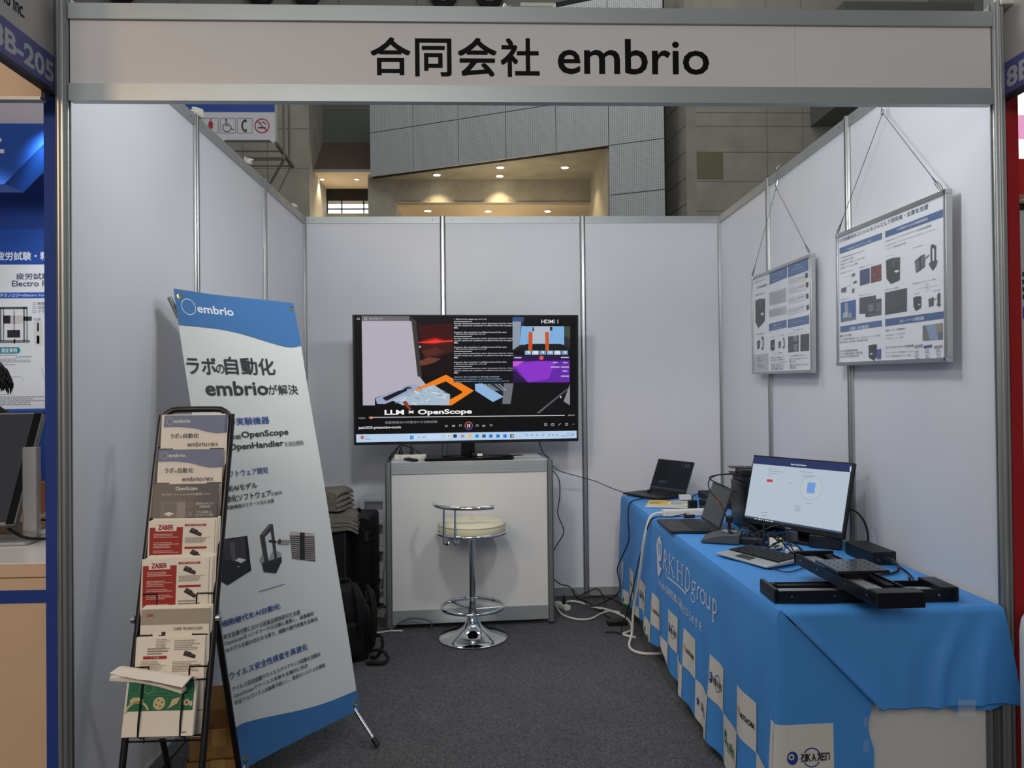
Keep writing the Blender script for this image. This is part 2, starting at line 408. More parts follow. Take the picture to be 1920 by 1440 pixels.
# small flag signs standing out from the two front posts
lav_m = mat('booth_number_band', '#6668a6', 0.5); fl_m = mat('flag_sign_board', '#c9c6c2', 0.55); num_m = mat('booth_number_print', '#cfcfd6', 0.5); edge_m = mat('dark_sign_edge', '#35323a', 0.5)
def flag(x, side, label, title, number):
    t = thing('booth_number_sign', label, 'sign', (x, -2.97, 2.395), group='booth number signs on the front posts')
    b = MB(); b.box(-0.008, -0.46, 0.012, 0.008, 0.0, 0.43, fl_m)
    s = Sheet()
    s.rect(0.0, 0.012, 0.46, 0.118, lav_m, 1)
    if side < 0:                       # seen from inside the aisle: reads towards the post
        s.text(number, (0.46 - 0.315, 0.030), (0.46 - 0.014, 0.095), num_m, 2, bold=0.03)
        s.text(title, (0.115, 0.160), (0.295, 0.205), blk, 2, bold=0.01)
        fn = lambda u, v, h: (0.0082 + h, -0.46 + u, v)
    else:
        s.text(number, (0.018, 0.030), (0.315, 0.095), num_m, 2, bold=0.03)
        fn = lambda u, v, h: (-0.0082 - h, -u, v)
    b.sheet(s, fn); b.build('sign_board', t, smooth=False)
    b = MB(); b.box(-0.012, -0.008, 0.0, 0.012, 0.016, 0.44, edge_m); b.box(-0.012, -0.46, 0.0, 0.012, 0.0, 0.012, edge_m); b.build('sign_frame', t, smooth=False)
    return t
flag(-1.55, -1, 'grey and violet booth number sign on the left front post, ending in 205', 'embrio Inc.', '8B-205')
fr = flag(1.500, 1, 'grey and violet booth number sign on the right front post, starting 8B', 'embrio Inc.', '8B-205')
b = MB(); b.box(-0.05, -0.06, 0.288, 0.06, 0.012, 0.318, wplas_m); b.build('top_cap', fr, bevel=0.004)

# ================================================================ hall beyond the booth
conc_m = mat('bare_concrete', '#a5a397', 0.85, noise=0.16, scale=2.2, bump=0.15, bscale=14)
concd_m = mat('dark_bare_concrete', '#8c8a7e', 0.85, noise=0.16, scale=2.0, bump=0.15, bscale=14)
joint_m = mat('concrete_joint', '#7c7a70', 0.9); gap_m = mat('dark_panel_gap', '#26282a', 0.9)
perf = bpy.data.materials.new('perforated_metal_panel'); perf.use_nodes = True
nt = perf.node_tree; P = nt.nodes['Principled BSDF']; P.inputs['Roughness'].default_value = 0.55; P.inputs['Metallic'].default_value = 0.1
tc = nt.nodes.new('ShaderNodeTexCoord'); mp = nt.nodes.new('ShaderNodeMapping'); mp.inputs['Scale'].default_value = (24, 24, 24)
vo = nt.nodes.new('ShaderNodeTexVoronoi'); vo.inputs['Scale'].default_value = 1.0; vo.inputs['Randomness'].default_value = 0.0
rr_ = nt.nodes.new('ShaderNodeValToRGB'); rr_.color_ramp.elements[0].position = 0.26; rr_.color_ramp.elements[1].position = 0.36
rr_.color_ramp.elements[0].color = (*lin('#6a6d70'), 1); rr_.color_ramp.elements[1].color = (*lin('#c2c6c8'), 1)
for a, c in ((tc.outputs['Object'], mp.inputs[0]), (mp.outputs[0], vo.inputs['Vector']), (vo.outputs['Distance'], rr_.inputs[0]), (rr_.outputs[0], P.inputs['Base Color'])): nt.links.new(a, c)

# slanted front of perforated panels: origin at its right edge, local +x runs along the face to the left
hw = thing('wall_perforated', loc=(3.327, 9.0, 0), rz=math.atan2(0.40514, -0.91425), kind='structure')
cw, rh = 1.0835, 0.973
for i in range(6):
    for j in range(6):
        z1 = 8.19 + 0.98 * (1 if j == 0 else 0) - 0.98 * (j - 1) if j else 9.17
        z1 = 9.17 - 0.975 * j; z0 = z1 - 0.975
        if i >= 1 and z0 < 6.2: continue
        b = MB(); b.box(i * cw + 0.008, 0.0, z0 + 0.008, (i + 1) * cw - 0.008, 0.05, z1 - 0.008, perf); b.build('perforated_panel', hw, smooth=False)
b = MB(); b.box(0.0, -0.10, 6.24, 6.5, -0.012, 9.3, gap_m); b.box(0.0, -0.10, 3.3, 1.08, -0.012, 6.24, gap_m); b.build('panel_backing', hw, smooth=False)

def slab(name, m, *boxes, joints=None, parent=None):
    b = MB()
    for q in boxes: b.box(*q, m)
    for q in (joints or []): b.box(*q, joint_m)
    o = b.build(name, parent, smooth=False)
    return tag(o, kind='structure') if parent is None else o
# lit recess under the panels
b = MB(); b.prism([(2.30, 9.475), (-2.68, 11.68), (-2.75, 12.0), (2.45, 12.0), (2.45, 9.47)], 6.26, 6.33, conc_m); tag(b.build('ceiling_recess', smooth=False), kind='structure')
slab('wall_recess_right', conc_m, (2.30, 9.47, 2.0, 2.45, 12.0, 6.26))
bm_j = [(x, 11.818, 5.76, x + 0.012, 11.83, 6.25) for x in (-1.2, 0.25, 1.5)]
b = MB(); b.box(-2.12, 11.825, 5.735, 2.30, 12.05, 6.26, conc_m)
for x in (-1.95, -1.35, -0.75, -0.15, 0.45, 1.05, 1.65, 2.1):
    for z in (5.79, 6.10): b.lathe([(0.018, 0), (0.018, 0.004)], joint_m, (x, 11.819, z), 10, 'y')
b.box(-2.12, 11.80, 5.725, 2.30, 11.83, 5.742, mat('steel_edge_trim', '#b8b2a0', 0.4, metal=0.6))
tag(b.build('wall_recess_beam', smooth=False), kind='structure')
slab('wall_recess_pier', conc_m, (-2.72, 11.80, 2.0, -2.10, 12.3, 6.26))
cream_m = mat('cream_plaster', '#d8c6a6', 0.8, noise=0.03, scale=3)
slab('ceiling_lower_recess', cream_m, (-2.10, 12.05, 5.735, 2.45, 15.0, 5.80))
slab('wall_recess_end', cream_m, (-2.72, 15.0, 2.0, 2.45, 15.1, 5.80))
lamp_m = mat('lit_downlight', '#fff3dc', 0.4, emit=14.0); ringl_m = mat('downlight_trim', '#d8d2c4', 0.4)
def downlight(x, y, z, label, spot=None, r=0.085):
    t = thing('recessed_downlight', label, 'ceiling light', (x, y, z - 0.006), group='downlights in the concrete building')
    b = MB(); b.torus((0, 0, 0), r, 0.014, ringl_m, 24, 6); b.build('trim_ring', t)
    b = MB(); b.lathe([(r * 0.95, 0.0), (r * 0.9, -0.012), (r * 0.5, -0.02), (0.0, -0.022)], lamp_m, n=20); b.build('lit_lens', t)
    if spot:
        l = light('downlight_beam', 'SPOT', (x, y, z - 0.05), spot, 70, (1.0, 0.74, 0.42), spot_size=R(95), spot_blend=0.7, shadow_soft_size=0.05)
    return t
downlight(-1.156, 11.444, 6.26, 'round lit downlight left in the upper concrete recess ceiling', (-1.156, 11.62, 5.0))
downlight(0.235, 11.525, 6.26, 'round lit downlight close to the concrete beam, below its twin', (0.235, 11.66, 5.0))
downlight(0.23, 10.879, 6.26, 'round lit downlight directly above its twin in the upper recess', (0.23, 11.2, 5.0))
downlight(1.616, 10.874, 6.26, 'round lit downlight at the right of the upper recess ceiling', (1.9, 10.9, 5.0))
downlight(-1.44, 12.582, 5.735, 'first from the left of three downlights in the lower cream ceiling', (-1.44, 12.7, 4))
downlight(-0.022, 12.617, 5.735, 'middle one of three downlights in the lower cream ceiling', (0, 12.7, 4))
downlight(1.396, 12.625, 5.735, 'third from the left of three downlights in the lower cream ceiling', (1.4, 12.7, 4))

# concrete at the right
slab('wall_concrete_right', conc_m, (3.93, 9.0, 2.0, 8.5, 9.3, 9.5),
     joints=[(3.93, 8.997, z, 8.5, 9.001, z + 0.012) for z in (4.86, 5.43, 5.99, 6.49, 6.75, 7.3)] + [(5.30, 8.997, 2, 5.312, 9.001, 9.5), (6.0, 8.997, 2, 6.012, 9.001, 9.5)])
patch = MB(); patch.box(3.94, 8.990, 5.486, 4.44, 9.0, 5.998, mat('ochre_concrete_patch', '#7d7a5e', 0.9, noise=0.1, scale=5)); tag(patch.build('trim_1', smooth=False), kind='structure')
ob = thing('wall_concrete_oblique', loc=(3.93, 9.0, 0), rz=math.atan2(1.9, -0.22), kind='structure')
b = MB(); b.box(0, 0, 2.0, 2.4, 0.2, 9.5, conc_m)
for z in (4.5, 5.0, 5.5, 6.0, 6.5, 7.0, 7.5): b.box(0, 0.199, z, 2.4, 0.203, z + 0.014, joint_m)
b.build('concrete_face', ob, smooth=False)
slab('wall_concrete_gap', gap_m, (3.0, 11.4, 2.0, 4.2, 11.5, 9.5))
slab('ceiling_duct', mat('dark_painted_duct', '#6d6e6a', 0.6, noise=0.05, scale=3), (6.16, 7.6, 6.49, 8.5, 9.0, 8.2))
# concrete and opening at the left
slab('wall_concrete_left', conc_m, (-12.0, 12.0, 2.0, -4.06, 12.3, 9.5),
     joints=[(-12.0, 11.996, z, -4.06, 12.001, z + 0.014) for z in (6.55, 7.45)] + [(-5.0, 11.995, 2.0, -4.985, 12.001, 9.5), (-5.55, 11.995, 2.0, -5.535, 12.001, 9.5)])
slab('wall_opening_left', conc_m, (-4.09, 12.3, 2.0, -4.06, 14.2, 9.5))
slab('wall_opening_top', mat('grey_green_panel', '#5b625d', 0.6, noise=0.05, scale=2), (-4.09, 13.5, 7.62, -2.6, 13.6, 9.6), joints=[(-4.0, 13.49, 8.45, -2.6, 13.5, 8.48)])
b = MB(); b.add([(-4.06, 13.5, 7.63), (-2.6, 13.5, 7.63), (-2.6, 12.4, 6.62), (-4.06, 12.4, 6.62)], [(0, 1, 2, 3)], mat('brown_canopy', '#5a4d44', 0.6, noise=0.05, scale=3))
b.box(-4.06, 12.36, 6.58, -2.6, 12.41, 6.64, mat('canopy_edge', '#9a9a98', 0.4, metal=0.5)); tag(b.build('ceiling_canopy', smooth=False), kind='structure')
slab('ceiling_entrance', cream_m, (-4.06, 12.41, 6.60, -2.6, 14.2, 6.63))
slab('wall_entrance_lintel', black_m, (-4.06, 13.9, 6.30, -2.6, 14.0, 6.60))
slab('wall_entrance_low', concd_m, (-4.06, 13.9, 2.0, -2.6, 14.0, 5.98))
wn = thing('window_1', loc=(-3.4, 13.95, 5.98), kind='structure')
b = MB(); b.box(-0.64, 0, 0.0, 0.8, 0.02, 0.33, mat('daylight_in_window', '#eef4ff', 0.5, emit=3.0)); b.build('window_pane', wn, smooth=False)
b = MB()
for x in (-0.66, -0.3, 0.25, 0.8): b.box(x, -0.03, 0, x + 0.03, 0.0, 0.33, dark_m)
b.box(-0.66, -0.03, 0.10, 0.82, 0.0, 0.13, dark_m); b.box(-0.66, -0.03, 0.24, 0.82, 0.0, 0.33, mat('pale_blind', '#b9bcc2', 0.6)); b.build('window_frame', wn, smooth=False)
downlight(-3.98, 13.0, 6.60, 'left one of two small downlights under the brown canopy', (-4.05, 13.1, 5), 0.06)
downlight(-3.16, 13.0, 6.60, 'right one of two small downlights under the brown canopy', (-3.1, 13.2, 5), 0.06)
# wall high behind the board and the far hall wall
slab('wall_hall_far', mat('grey_hall_wall', '#93938d', 0.8, noise=0.04, scale=1.5), (-14, 15.4, 7.5, 14, 15.6, 14.0), joints=[(x, 15.39, 7.5, x + 0.03, 15.4, 14) for x in (-8.3, -6.2, -4.0, -1.9, 0.2, 2.3, 4.4, 6.5, 8.6)])
wall_side = slab('wall_hall_left', concd_m, (-12.2, -2.0, 0.0, -12.0, 12.0, 9.5))

# round black speakers high on the far wall
spk_m = mat('speaker_cone', '#121216', 0.4)
for i, x in enumerate((-9.76, -6.07, -4.83, -1.14, 0.11)):
    t = thing('ceiling_speaker', ['single round black speaker far above the left end of the name board', 'left one of the round black speaker pair over the left part of the name board',
              'right one of the round black speaker pair over the left part of the name board', 'left one of the round black speaker pair over the lettering of the name board',
              'right one of the round black speaker pair over the lettering of the name board'][i], 'speaker', (x, 15.4, 12.3), group='round black speakers on the far wall')
    b = MB(); b.lathe([(0.38, 0.0), (0.40, -0.25), (0.36, -0.27), (0.33, -0.2), (0.05, -0.12), (0.0, -0.14)], spk_m, n=32, axis='y'); b.build('housing', t)
    b = MB(); b.torus((0, -0.25, 0), 0.27, 0.008, alud_m, 32, 6, 'y'); b.build('inner_ring', t)

# oddments lying on the rails
def bundle(name, label, c, s, m, n=26, seed=1, flat=0.5, r=0.004):
    rn = random.Random(seed); pts = []
    for i in range(n):
        a = i * 2.1; q = 0.4 + 0.6 * rn.random()
        pts.append((c[0] + s * q * math.cos(a), c[1] + 1.7 * s * q * math.sin(a), c[2] + r + s * flat * rn.random()))
    return cable(name, label, pts, r, m)
bundle('cable_bundle', 'bundle of white cable on the left wall rail by its first post', (-1.486, -1.93, 2.70), 0.026, wcable_m, 22, 3, 1.2, 0.005)
bundle('cable_bundle', 'bundle of white cable on the left wall rail near its middle', (-1.477, -1.22, 2.70), 0.024, wcable_m, 22, 5, 1.2, 0.005)
bundle('cable_bundle', 'small bundle of white cable on the left wall rail by the back corner', (-1.466, -0.25, 2.70), 0.022, wcable_m, 16, 8, 0.9, 0.005)
bundle('cable_bundle', 'coil of thin white cable on top of the name board', (-0.135, -2.97, 2.667), 0.02, wcable_m, 18, 9, 1.2, 0.0022)
t = thing('fluorescent_lamp', 'slim dark green backed batten lamp lying on top of the name board', 'lamp', (-0.04, -2.96, 2.667))
b = MB(); b.box(-0.06, -0.02, 0.0, 0.055, 0.02, 0.016, mat('dark_green_batten', '#2c3a30', 0.5)); b.build('batten', t, bevel=0.002)
b = MB(); b.box(-0.05, -0.022, 0.0165, 0.062, 0.0, 0.030, wplas_m); b.build('diffuser', t, bevel=0.003)

# ================================================================ pictogram sign on its truss
sg = thing('direction_sign', 'hanging blue and white sign with toilet, wheelchair, telephone and no smoking pictograms', 'sign', (-3.70, 5.0, 4.89))
sblue = mat('sign_blue', '#1c4aa0', 0.45); swhite = mat('sign_white', '#d6d6d8', 0.45); sred = mat('sign_red', '#b3243a', 0.5); sblk = ink('#2a2a2e')
b = MB(); b.box(-0.9, 0.0, 0.0, 0.725, 0.12, 0.95, swhite)
s = Sheet(0.001); fn = lambda u, v, h: (u, -0.0006 - h, v)
s.rect(-0.9, 0.375, 0.725, 0.95, sblue, 1)
for cx in (-0.36, -0.13, 0.097, 0.323):
    s.line([(q[0] + cx, q[1] + 0.19) for q in rrect(-0.1, -0.1, 0.1, 0.1, 0.012)], 0.005, sblk, 1, closed=True)
# man, woman
s.disc((-0.36, 0.265), 0.012, ink('#28407c')); s.poly([(-0.385, 0.245), (-0.335, 0.245), (-0.335, 0.19), (-0.345, 0.115), (-0.375, 0.115), (-0.385, 0.19)], ink('#28407c'), 2)
wx = -0.13
s.disc((wx, 0.268), 0.012, sred); s.poly([(wx - 0.022, 0.25), (wx + 0.022, 0.25), (wx + 0.036, 0.19), (wx + 0.024, 0.192), (wx + 0.034, 0.155), (wx + 0.012, 0.155), (wx + 0.012, 0.11), (wx - 0.012, 0.11), (wx - 0.012, 0.155), (wx - 0.034, 0.155), (wx - 0.024, 0.192), (wx - 0.036, 0.19)], sred, 2)
wc = 0.097
s.disc((wc - 0.02, 0.268), 0.013, sblk); s.line([(wc - 0.022, 0.25), (wc - 0.022, 0.19), (wc + 0.035, 0.19), (wc + 0.06, 0.135), (wc + 0.085, 0.142)], 0.011, sblk); s.line([(wc - 0.022, 0.215), (wc + 0.02, 0.215)], 0.009, sblk)
s.ring((wc - 0.01, 0.165), 0.055, 0.009, sblk, a0=120, a1=350)
tx = 0.323
s.ring((tx + 0.035, 0.19), 0.07, 0.022, sblk, ry=0.085, a0=115, a1=245, n=20); s.rect(tx + 0.005, 0.235, tx + 0.026, 0.275, sblk, 3); s.rect(tx + 0.005, 0.105, tx + 0.026, 0.145, sblk, 3)
nx = 0.553
s.ring((nx, 0.19), 0.093, 0.015, sred, 3); s.rect(nx - 0.055, 0.155, nx + 0.05, 0.172, sblk, 2); s.line([(nx - 0.03, 0.255), (nx - 0.02, 0.225), (nx + 0.02, 0.235), (nx + 0.055, 0.2)], 0.007, sblk, 2)
s.line([(nx, 0.25), (nx + 0.03, 0.24), (nx + 0.055, 0.215)], 0.006, sblk, 2); s.line([(nx - 0.066, 0.256), (nx + 0.066, 0.124)], 0.014, sred, 4)
b.sheet(s, fn); b.build('sign_face', sg, smooth=False)
tr_m = mat('grey_truss_tube', '#8d8a82', 0.5, metal=0.3, noise=0.1, scale=8)
b = MB()
for y in (0.25, 0.55):
    for z in (-0.075, -0.19): b.tube([(-0.9, y, z), (0.78, y, z)], 0.014, tr_m, 8)
    b.tube([(0.78, y, -0.19), (0.78, y, 1.2)], 0.018, tr_m, 8); b.tube([(0.10, y, -0.06), (0.10, y, -4.89)], 0.022, tr_m, 8, smooth=1)
b.tube([(0.72, 0.12, -0.02), (0.83, 0.55, -0.2)], 0.03, tr_m, 8)
b.tube([(0.78, 0.25, -0.19), (0.40, 0.55, -0.62), (0.2, 0.55, -0.9)], 0.02, tr_m, 8, smooth=1); b.tube([(0.80, 0.55, -0.19), (0.55, 0.5, -0.75), (0.47, 0.5, -1.1)], 0.012, tr_m, 8, smooth=1)
b.build('truss', sg)
b = MB()
for x in (0.02, 0.70):
    b = MB(); b.prism([(x - 0.05, 0.0), (x + 0.04, 0.0), (x, -0.05)], -0.01, 0.02, swhite, 'y'); b.build('bracket', sg, smooth=False)

# ================================================================ counter with the television
white_m = mat('white_counter_board', '#dad9d6', 0.4, noise=0.02, scale=3)
ct = thing('counter', 'white panelled counter with aluminium posts under the large television', 'counter', (-0.806, -0.655, 0), R(3.58))
CT = 1.026
for x, y in ((0, 0), (1.006, 0), (0, 0.5), (1.006, 0.5)):
    b = MB(); b.prism(post_profile((x, y)), 0.012, CT, alud_m); b.build('post', ct, smooth=False)
    b = MB(); b.lathe([(0.017, 0), (0.017, 0.012)], black_m, (x, y, 0), 12); b.build('foot', ct)
b = MB(); b.box(0.019, -0.003, 0.115, 0.987, 0.003, CT - 0.07, white_m); b.build('front_panel', ct, smooth=False)
for x in (0, 1.006):
    b = MB(); b.box(x - 0.003, 0.019, 0.1, x + 0.003, 0.481, CT - 0.05, white_m); b.build('side_panel', ct, smooth=False)
b = MB(); b.box(0.019, -0.012, CT - 0.072, 0.987, 0.012, CT - 0.002, rail_m)
for z in (CT - 0.05, CT - 0.032): b.box(0.019, -0.0125, z, 0.987, -0.012, z + 0.0015, alud_m)
b.build('top_rail', ct, smooth=False)
b = MB(); b.box(0.019, -0.012, 0.03, 0.987, 0.012, 0.115, rail_m); b.build('base_rail', ct, smooth=False)
b = MB(); b.box(0.012, 0.0125, CT - 0.03, 0.994, 0.512, CT, white_m); b.build('counter_top', ct, smooth=False, bevel=0.002)

tv = thing('television', 'large black flat television on a glossy stand, showing a media player', 'television', (-0.315, -0.455, CT), R(4.69))
b = MB(); b.rbox(-0.283, -0.145, 0.006, 0.283, 0.13, 0.018, 0.03, blackg_m); b.lathe([(0.008, 0), (0.008, 0.006)], black_m, (-0.25, -0.12, 0), 10); b.lathe([(0.008, 0), (0.008, 0.006)], black_m, (0.25, -0.12, 0), 10)
b.lathe([(0.008, 0), (0.008, 0.006)], black_m, (-0.25, 0.11, 0), 10); b.lathe([(0.008, 0), (0.008, 0.006)], black_m, (0.25, 0.11, 0), 10); b.build('stand_base', tv)
b = MB(); b.rbox(-0.045, 0.02, 0.018, 0.045, 0.05, 0.24, 0.008, blackg_m); b.build('stand_neck', tv)
TVM = Matrix.Translation((0, 0.0, 0.101)) @ Matrix.Rotation(0.054, 4, 'X')
b = MB(); b.M = TVM; b.rbox(-0.725, 0.0, 0.0, 0.725, 0.028, 0.827, 0.004, black_m, 'y'); b.rbox(-0.5, 0.0285, 0.06, 0.5, 0.06, 0.5, 0.03, black_m, 'y'); b.build('cabinet', tv, bevel=0.002)
E = 0.95
s = Sheet(0.0003).quad([(76, 120), (1772, 122), (1772, 1068), (88, 1100)], [(-0.725, 0.827), (0.725, 0.827), (0.725, 0.0), (-0.725, 0.0)])
G = lambda c: glow(c, E)
s.poly([(90, 130), (1760, 130), (1760, 1052), (102, 1080)], G('#050507'), 1)
s.poly([(147, 168), (522, 168), (585, 590), (640, 660), (500, 660), (245, 745), (245, 800), (155, 800)], G('#b4aebb'), 2)
s.poly([(147, 130), (505, 132), (505, 168), (147, 168)], G('#6a666c'), 2)
s.poly([(505, 132), (555, 170), (598, 585), (566, 585), (520, 170)], G('#3b3534'), 3)
s.poly([(556, 170), (832, 150), (832, 560), (640, 580), (598, 560)], G('#16080a'), 2)
s.poly([(572, 200), (832, 190), (832, 380), (590, 400)], G('#3a0a0c'), 3); s.poly([(590, 340), (832, 300), (832, 395), (620, 470)], G('#3c1613'), 4)
for k, c in ((0, '#6e0f10'), (1, '#b01513'), (2, '#f03a24')): s.poly([(562, 330), (640, 300 + 10 * k), (700, 288 + 9 * k), (760, 306 + 6 * k), (832, 312), (832, 322), (760, 330 - 2 * k), (690, 345 - 6 * k), (620, 338 - 3 * k)], G(c), 5 + k)
s.poly([(575, 470), (650, 440), (740, 450), (690, 480), (620, 500), (585, 500)], G('#6b3a2c'), 5); s.poly([(590, 400), (700, 360), (760, 400), (640, 440)], G('#54241c'), 5)
s.poly([(250, 748), (515, 640), (570, 650), (570, 690), (320, 790), (262, 790)], G('#9aa5c4'), 3); s.poly([(300, 745), (505, 655), (522, 672), (330, 768)], G('#15161c'), 4)
s.poly([(525, 690), (778, 570), (988, 690), (820, 800), (730, 800), (900, 706), (790, 630), (600, 690)], G('#f08016'), 4)
s.poly([(700, 650), (778, 620), (905, 700), (815, 745)], G('#0a090b'), 5)
s.poly([(370, 760), (680, 645), (812, 720), (800, 798), (450, 798)], G('#a9bccd'), 5)
rn = random.Random(4)
for i in range(46):
    x = rn.uniform(430, 770); y = rn.uniform(670, 785) ; s.line([(x, y), (x + rn.uniform(-50, 50), y + rn.uniform(-22, 22))], 0.002 + 0.003 * rn.random(), G(rn.choice(['#e6eef2', '#6f8492', '#8fa9bb', '#d3e2ea'])), 6)
s.poly([(450, 775), (480, 765), (520, 830), (500, 835)], G('#8a3a20'), 7)
s.poly([(835, 138), (1278, 138), (1278, 628), (835, 628)], G('#07070b'), 7)
tw = G('#d8dbe0')
yy = 150
term = ['> Moved the stage by x:-5, y:0', '#', 'Prompt: Please determine which directions (North, West,', ' South, East) the container is offset from the orange s', 'ren.', '',
        'Answer: the container is shifted toward the east.', '> Moved the stage by x:5, y:0', '#', 'Prompt: Please determine which directions (North, West,', ' South, East) the container is offset from the orange s', 'ren.', '',
        'Answer: the container is shifted toward the east.', '> Moved the stage by x:-5, y:0', '#', 'Prompt: Please determine which directions (North, West,', ' South, East) the container is offset from the orange s', 'ren.', '',
        'Answer: the container is shifted toward the east.', '> Moved the stage by x:-5, y:0', '#', 'Prompt: Please determine which directions (North, West,', ' South, East) the container is offset from the orange s', 'ren.', '',
        'Answer: the container is already centered.', '(openscope-integration-demo) (base) Jingfeng', 'JingfengnoMacBook-Air openscope_integration_demo % ']
dy = (628 - 148) / len(term)
for i, L_ in enumerate(term):
    y = 148 + dy * i
    if L_ == '#': s.poly([(838, y + 6), (972, y + 6), (972, y + 10), (838, y + 10)], tw, 8)
    elif L_: s.text(L_.strip(), (838 + (5 if L_[0] == ' ' else 0), y + dy * 0.86), (838 + 8.1 * len(L_), y + 1), tw if i < 28 else G('#9cc6f0'), 8, bold=0.012)
# window at the right: stage seen through the microscope, purple desktop
s.poly([(1278, 138), (1710, 138), (1710, 388), (1278, 388)], G('#2a2a32'), 3); s.poly([(1278, 138), (1345, 138), (1330, 350), (1278, 385)], G('#8c98a8'), 4)
s.poly([(1345, 205), (1665, 205), (1665, 345), (1330, 345)], G('#7fb0e0'), 4); s.poly([(1278, 138), (1362, 138), (1362, 172), (1278, 172)], G('#33507e'), 5)
s.poly([(1310, 370), (1385, 340), (1640, 340), (1710, 375), (1710, 395), (1290, 395)], G('#14161c'), 5); s.poly([(1665, 200), (1710, 200), (1710, 300), (1665, 280)], G('#3d4a3a'), 5)
s.poly([(1420, 205), (1560, 205), (1550, 335), (1430, 335)], G('#aebccc'), 5); s.poly([(1398, 250), (1428, 250), (1425, 388), (1395, 388)], G('#c8541c'), 6); s.poly([(1522, 250), (1550, 250), (1550, 388), (1524, 388)], G('#c8541c'), 6)
s.poly([(1428, 212), (1436, 212), (1440, 245), (1426, 245)], G('#26272d'), 6); s.poly([(1556, 212), (1576, 212), (1576, 240), (1558, 240)], G('#26272d'), 6)
s.poly([(1362, 130), (1745, 130), (1745, 207), (1362, 207)], G('#050507'), 7); s.text('HDMI 1', (1494, 186), (1620, 158), tw, 8, bold=0.01)
for i in range(6): s.poly([(1370 + 55 * i, 390), (1418 + 55 * i, 390), (1418 + 55 * i, 420), (1370 + 55 * i, 420)], G(['#8fb4d0', '#c7d9e4', '#7aa0c2'][i % 3]), 6); s.poly([(1385 + 55 * i, 396), (1405 + 55 * i, 396), (1400 + 55 * i, 414)], G('#e8eef2'), 7)
s.poly([(1280, 425), (1706, 425), (1706, 628), (1280, 628)], G('#2c1246'), 5); s.poly([(1280, 470), (1706, 465), (1706, 628), (1390, 628), (1280, 520)], G('#6426a8'), 6); s.poly([(1280, 490), (1450, 470), (1600, 470), (1550, 600), (1400, 628)], G('#8a34c8'), 7)
s.poly([(1280, 470), (1360, 470), (1320, 500), (1280, 512)], G('#c05ad0'), 8)
s.H, hh = None, s.H
q = [float(v) for v in (hh @ np.array([1494, 444, 1]))]; s.disc((q[0] / q[2], q[1] / q[2]), 0.014, G('#e0564e'), 9); s.H = hh
for x, y, w in ((1290, 443, 55), (1640, 441, 60), (1580, 480, 34), (1655, 480, 34), (1564, 513, 65), (1640, 513, 62), (1652, 543, 36), (1640, 581, 62)): s.poly([(x, y - 4), (x + w, y - 4), (x + w, y + 4), (x, y + 4)], G('#c9b8da'), 9)
s.poly([(995, 640), (1050, 635), (1210, 735), (1130, 775), (998, 690)], G('#8fb4dc'), 3); s.poly([(1050, 635), (1200, 635), (1215, 720)], G('#202a3a'), 4)
for i in range(5): s.line([(1070 + 26 * i, 640), (1150 + 20 * i, 690)], 0.004, G(['#c9b48a', '#a8c4e0', '#3d4a66'][i % 3]), 5)
s.poly([(1212, 635), (1285, 635), (1262, 790), (1200, 790)], G('#6d7078'), 4); s.poly([(1285, 635), (1706, 635), (1706, 860), (1255, 860)], G('#0a0a0d'), 3)
s.poly([(1456, 858), (1690, 672), (1694, 680), (1480, 858)], G('#5c5a5e'), 4); s.poly([(1660, 770), (1708, 640), (1708, 800)], G('#8c8890'), 4)
# caption, player controls, task bar
s.text('LLM × OpenScope', (318, 882), (972, 826), G('#f4f4f6'), 8, bold=0.03); s.poly([(200, 888), (1668, 873), (1668, 878), (200, 893)], G('#d8d8dc'), 9)
s.text('装置間搬送の位置合わせ自動調整', (320, 938), (714, 914), G('#9c9ca2'), 8); s.text('jasis2025-presenting-movie', (122, 983), (440, 953), G('#e4e4e8'), 8, bold=0.02)
s.text('メディア プレーヤー', (204, 160), (306, 142), G('#e4e4e8'), 8); s.text('0:00:01', (122, 902), (172, 890), G('#b8b8bc'), 8); s.text('0:05:09', (1694, 880), (1742, 868), G('#b8b8bc'), 8)
s.line([(112, 150), (122, 141), (132, 150), (132, 158), (112, 158)], 0.0022, G('#d8d8dc'), 8, closed=True)
P_ = s.p
def at_(x, y, f, *a): c_ = P_(x, y); hold = s.H; s.H = None; f(c_, *a); s.H = hold
at_(948, 952, lambda c: (s.ring(c, 0.024, 0.0045, G('#d86a50'), 8), s.ring(c, 0.024, 0.0046, G('#8050c8'), 9, a0=200, a1=380), s.rect(c[0] - 0.009, c[1] - 0.011, c[0] - 0.003, c[1] + 0.011, G('#f4f4f6'), 9), s.rect(c[0] + 0.003, c[1] - 0.011, c[0] + 0.009, c[1] + 0.011, G('#f4f4f6'), 9)))
at_(218, 893, lambda c: s.disc(c, 0.009, G('#e08a70'), 10)); at_(176, 150, lambda c: (s.ring(c, 0.008, 0.002, G('#d8d8dc'), 8)))
for x in (834, 1062): at_(x, 954, lambda c: (s.poly([(c[0] - 0.008, c[1] - 0.007), (c[0] - 0.008, c[1] + 0.007), (c[0] + 0.005, c[1])] if x > 900 else [(c[0] + 0.008, c[1] - 0.007), (c[0] + 0.008, c[1] + 0.007), (c[0] - 0.005, c[1])], G('#d8d8dc'), 8), s.rect(c[0] + (0.006 if x > 900 else -0.008), c[1] - 0.007, c[0] + (0.008 if x > 900 else -0.006), c[1] + 0.007, G('#d8d8dc'), 8)))
for x, y in ((886, 952), (1012, 952), (1116, 950)): at_(x, y, lambda c: s.ring(c, 0.007, 0.0028, G('#c4c4c8'), 8, a0=-60, a1=230, n=14))
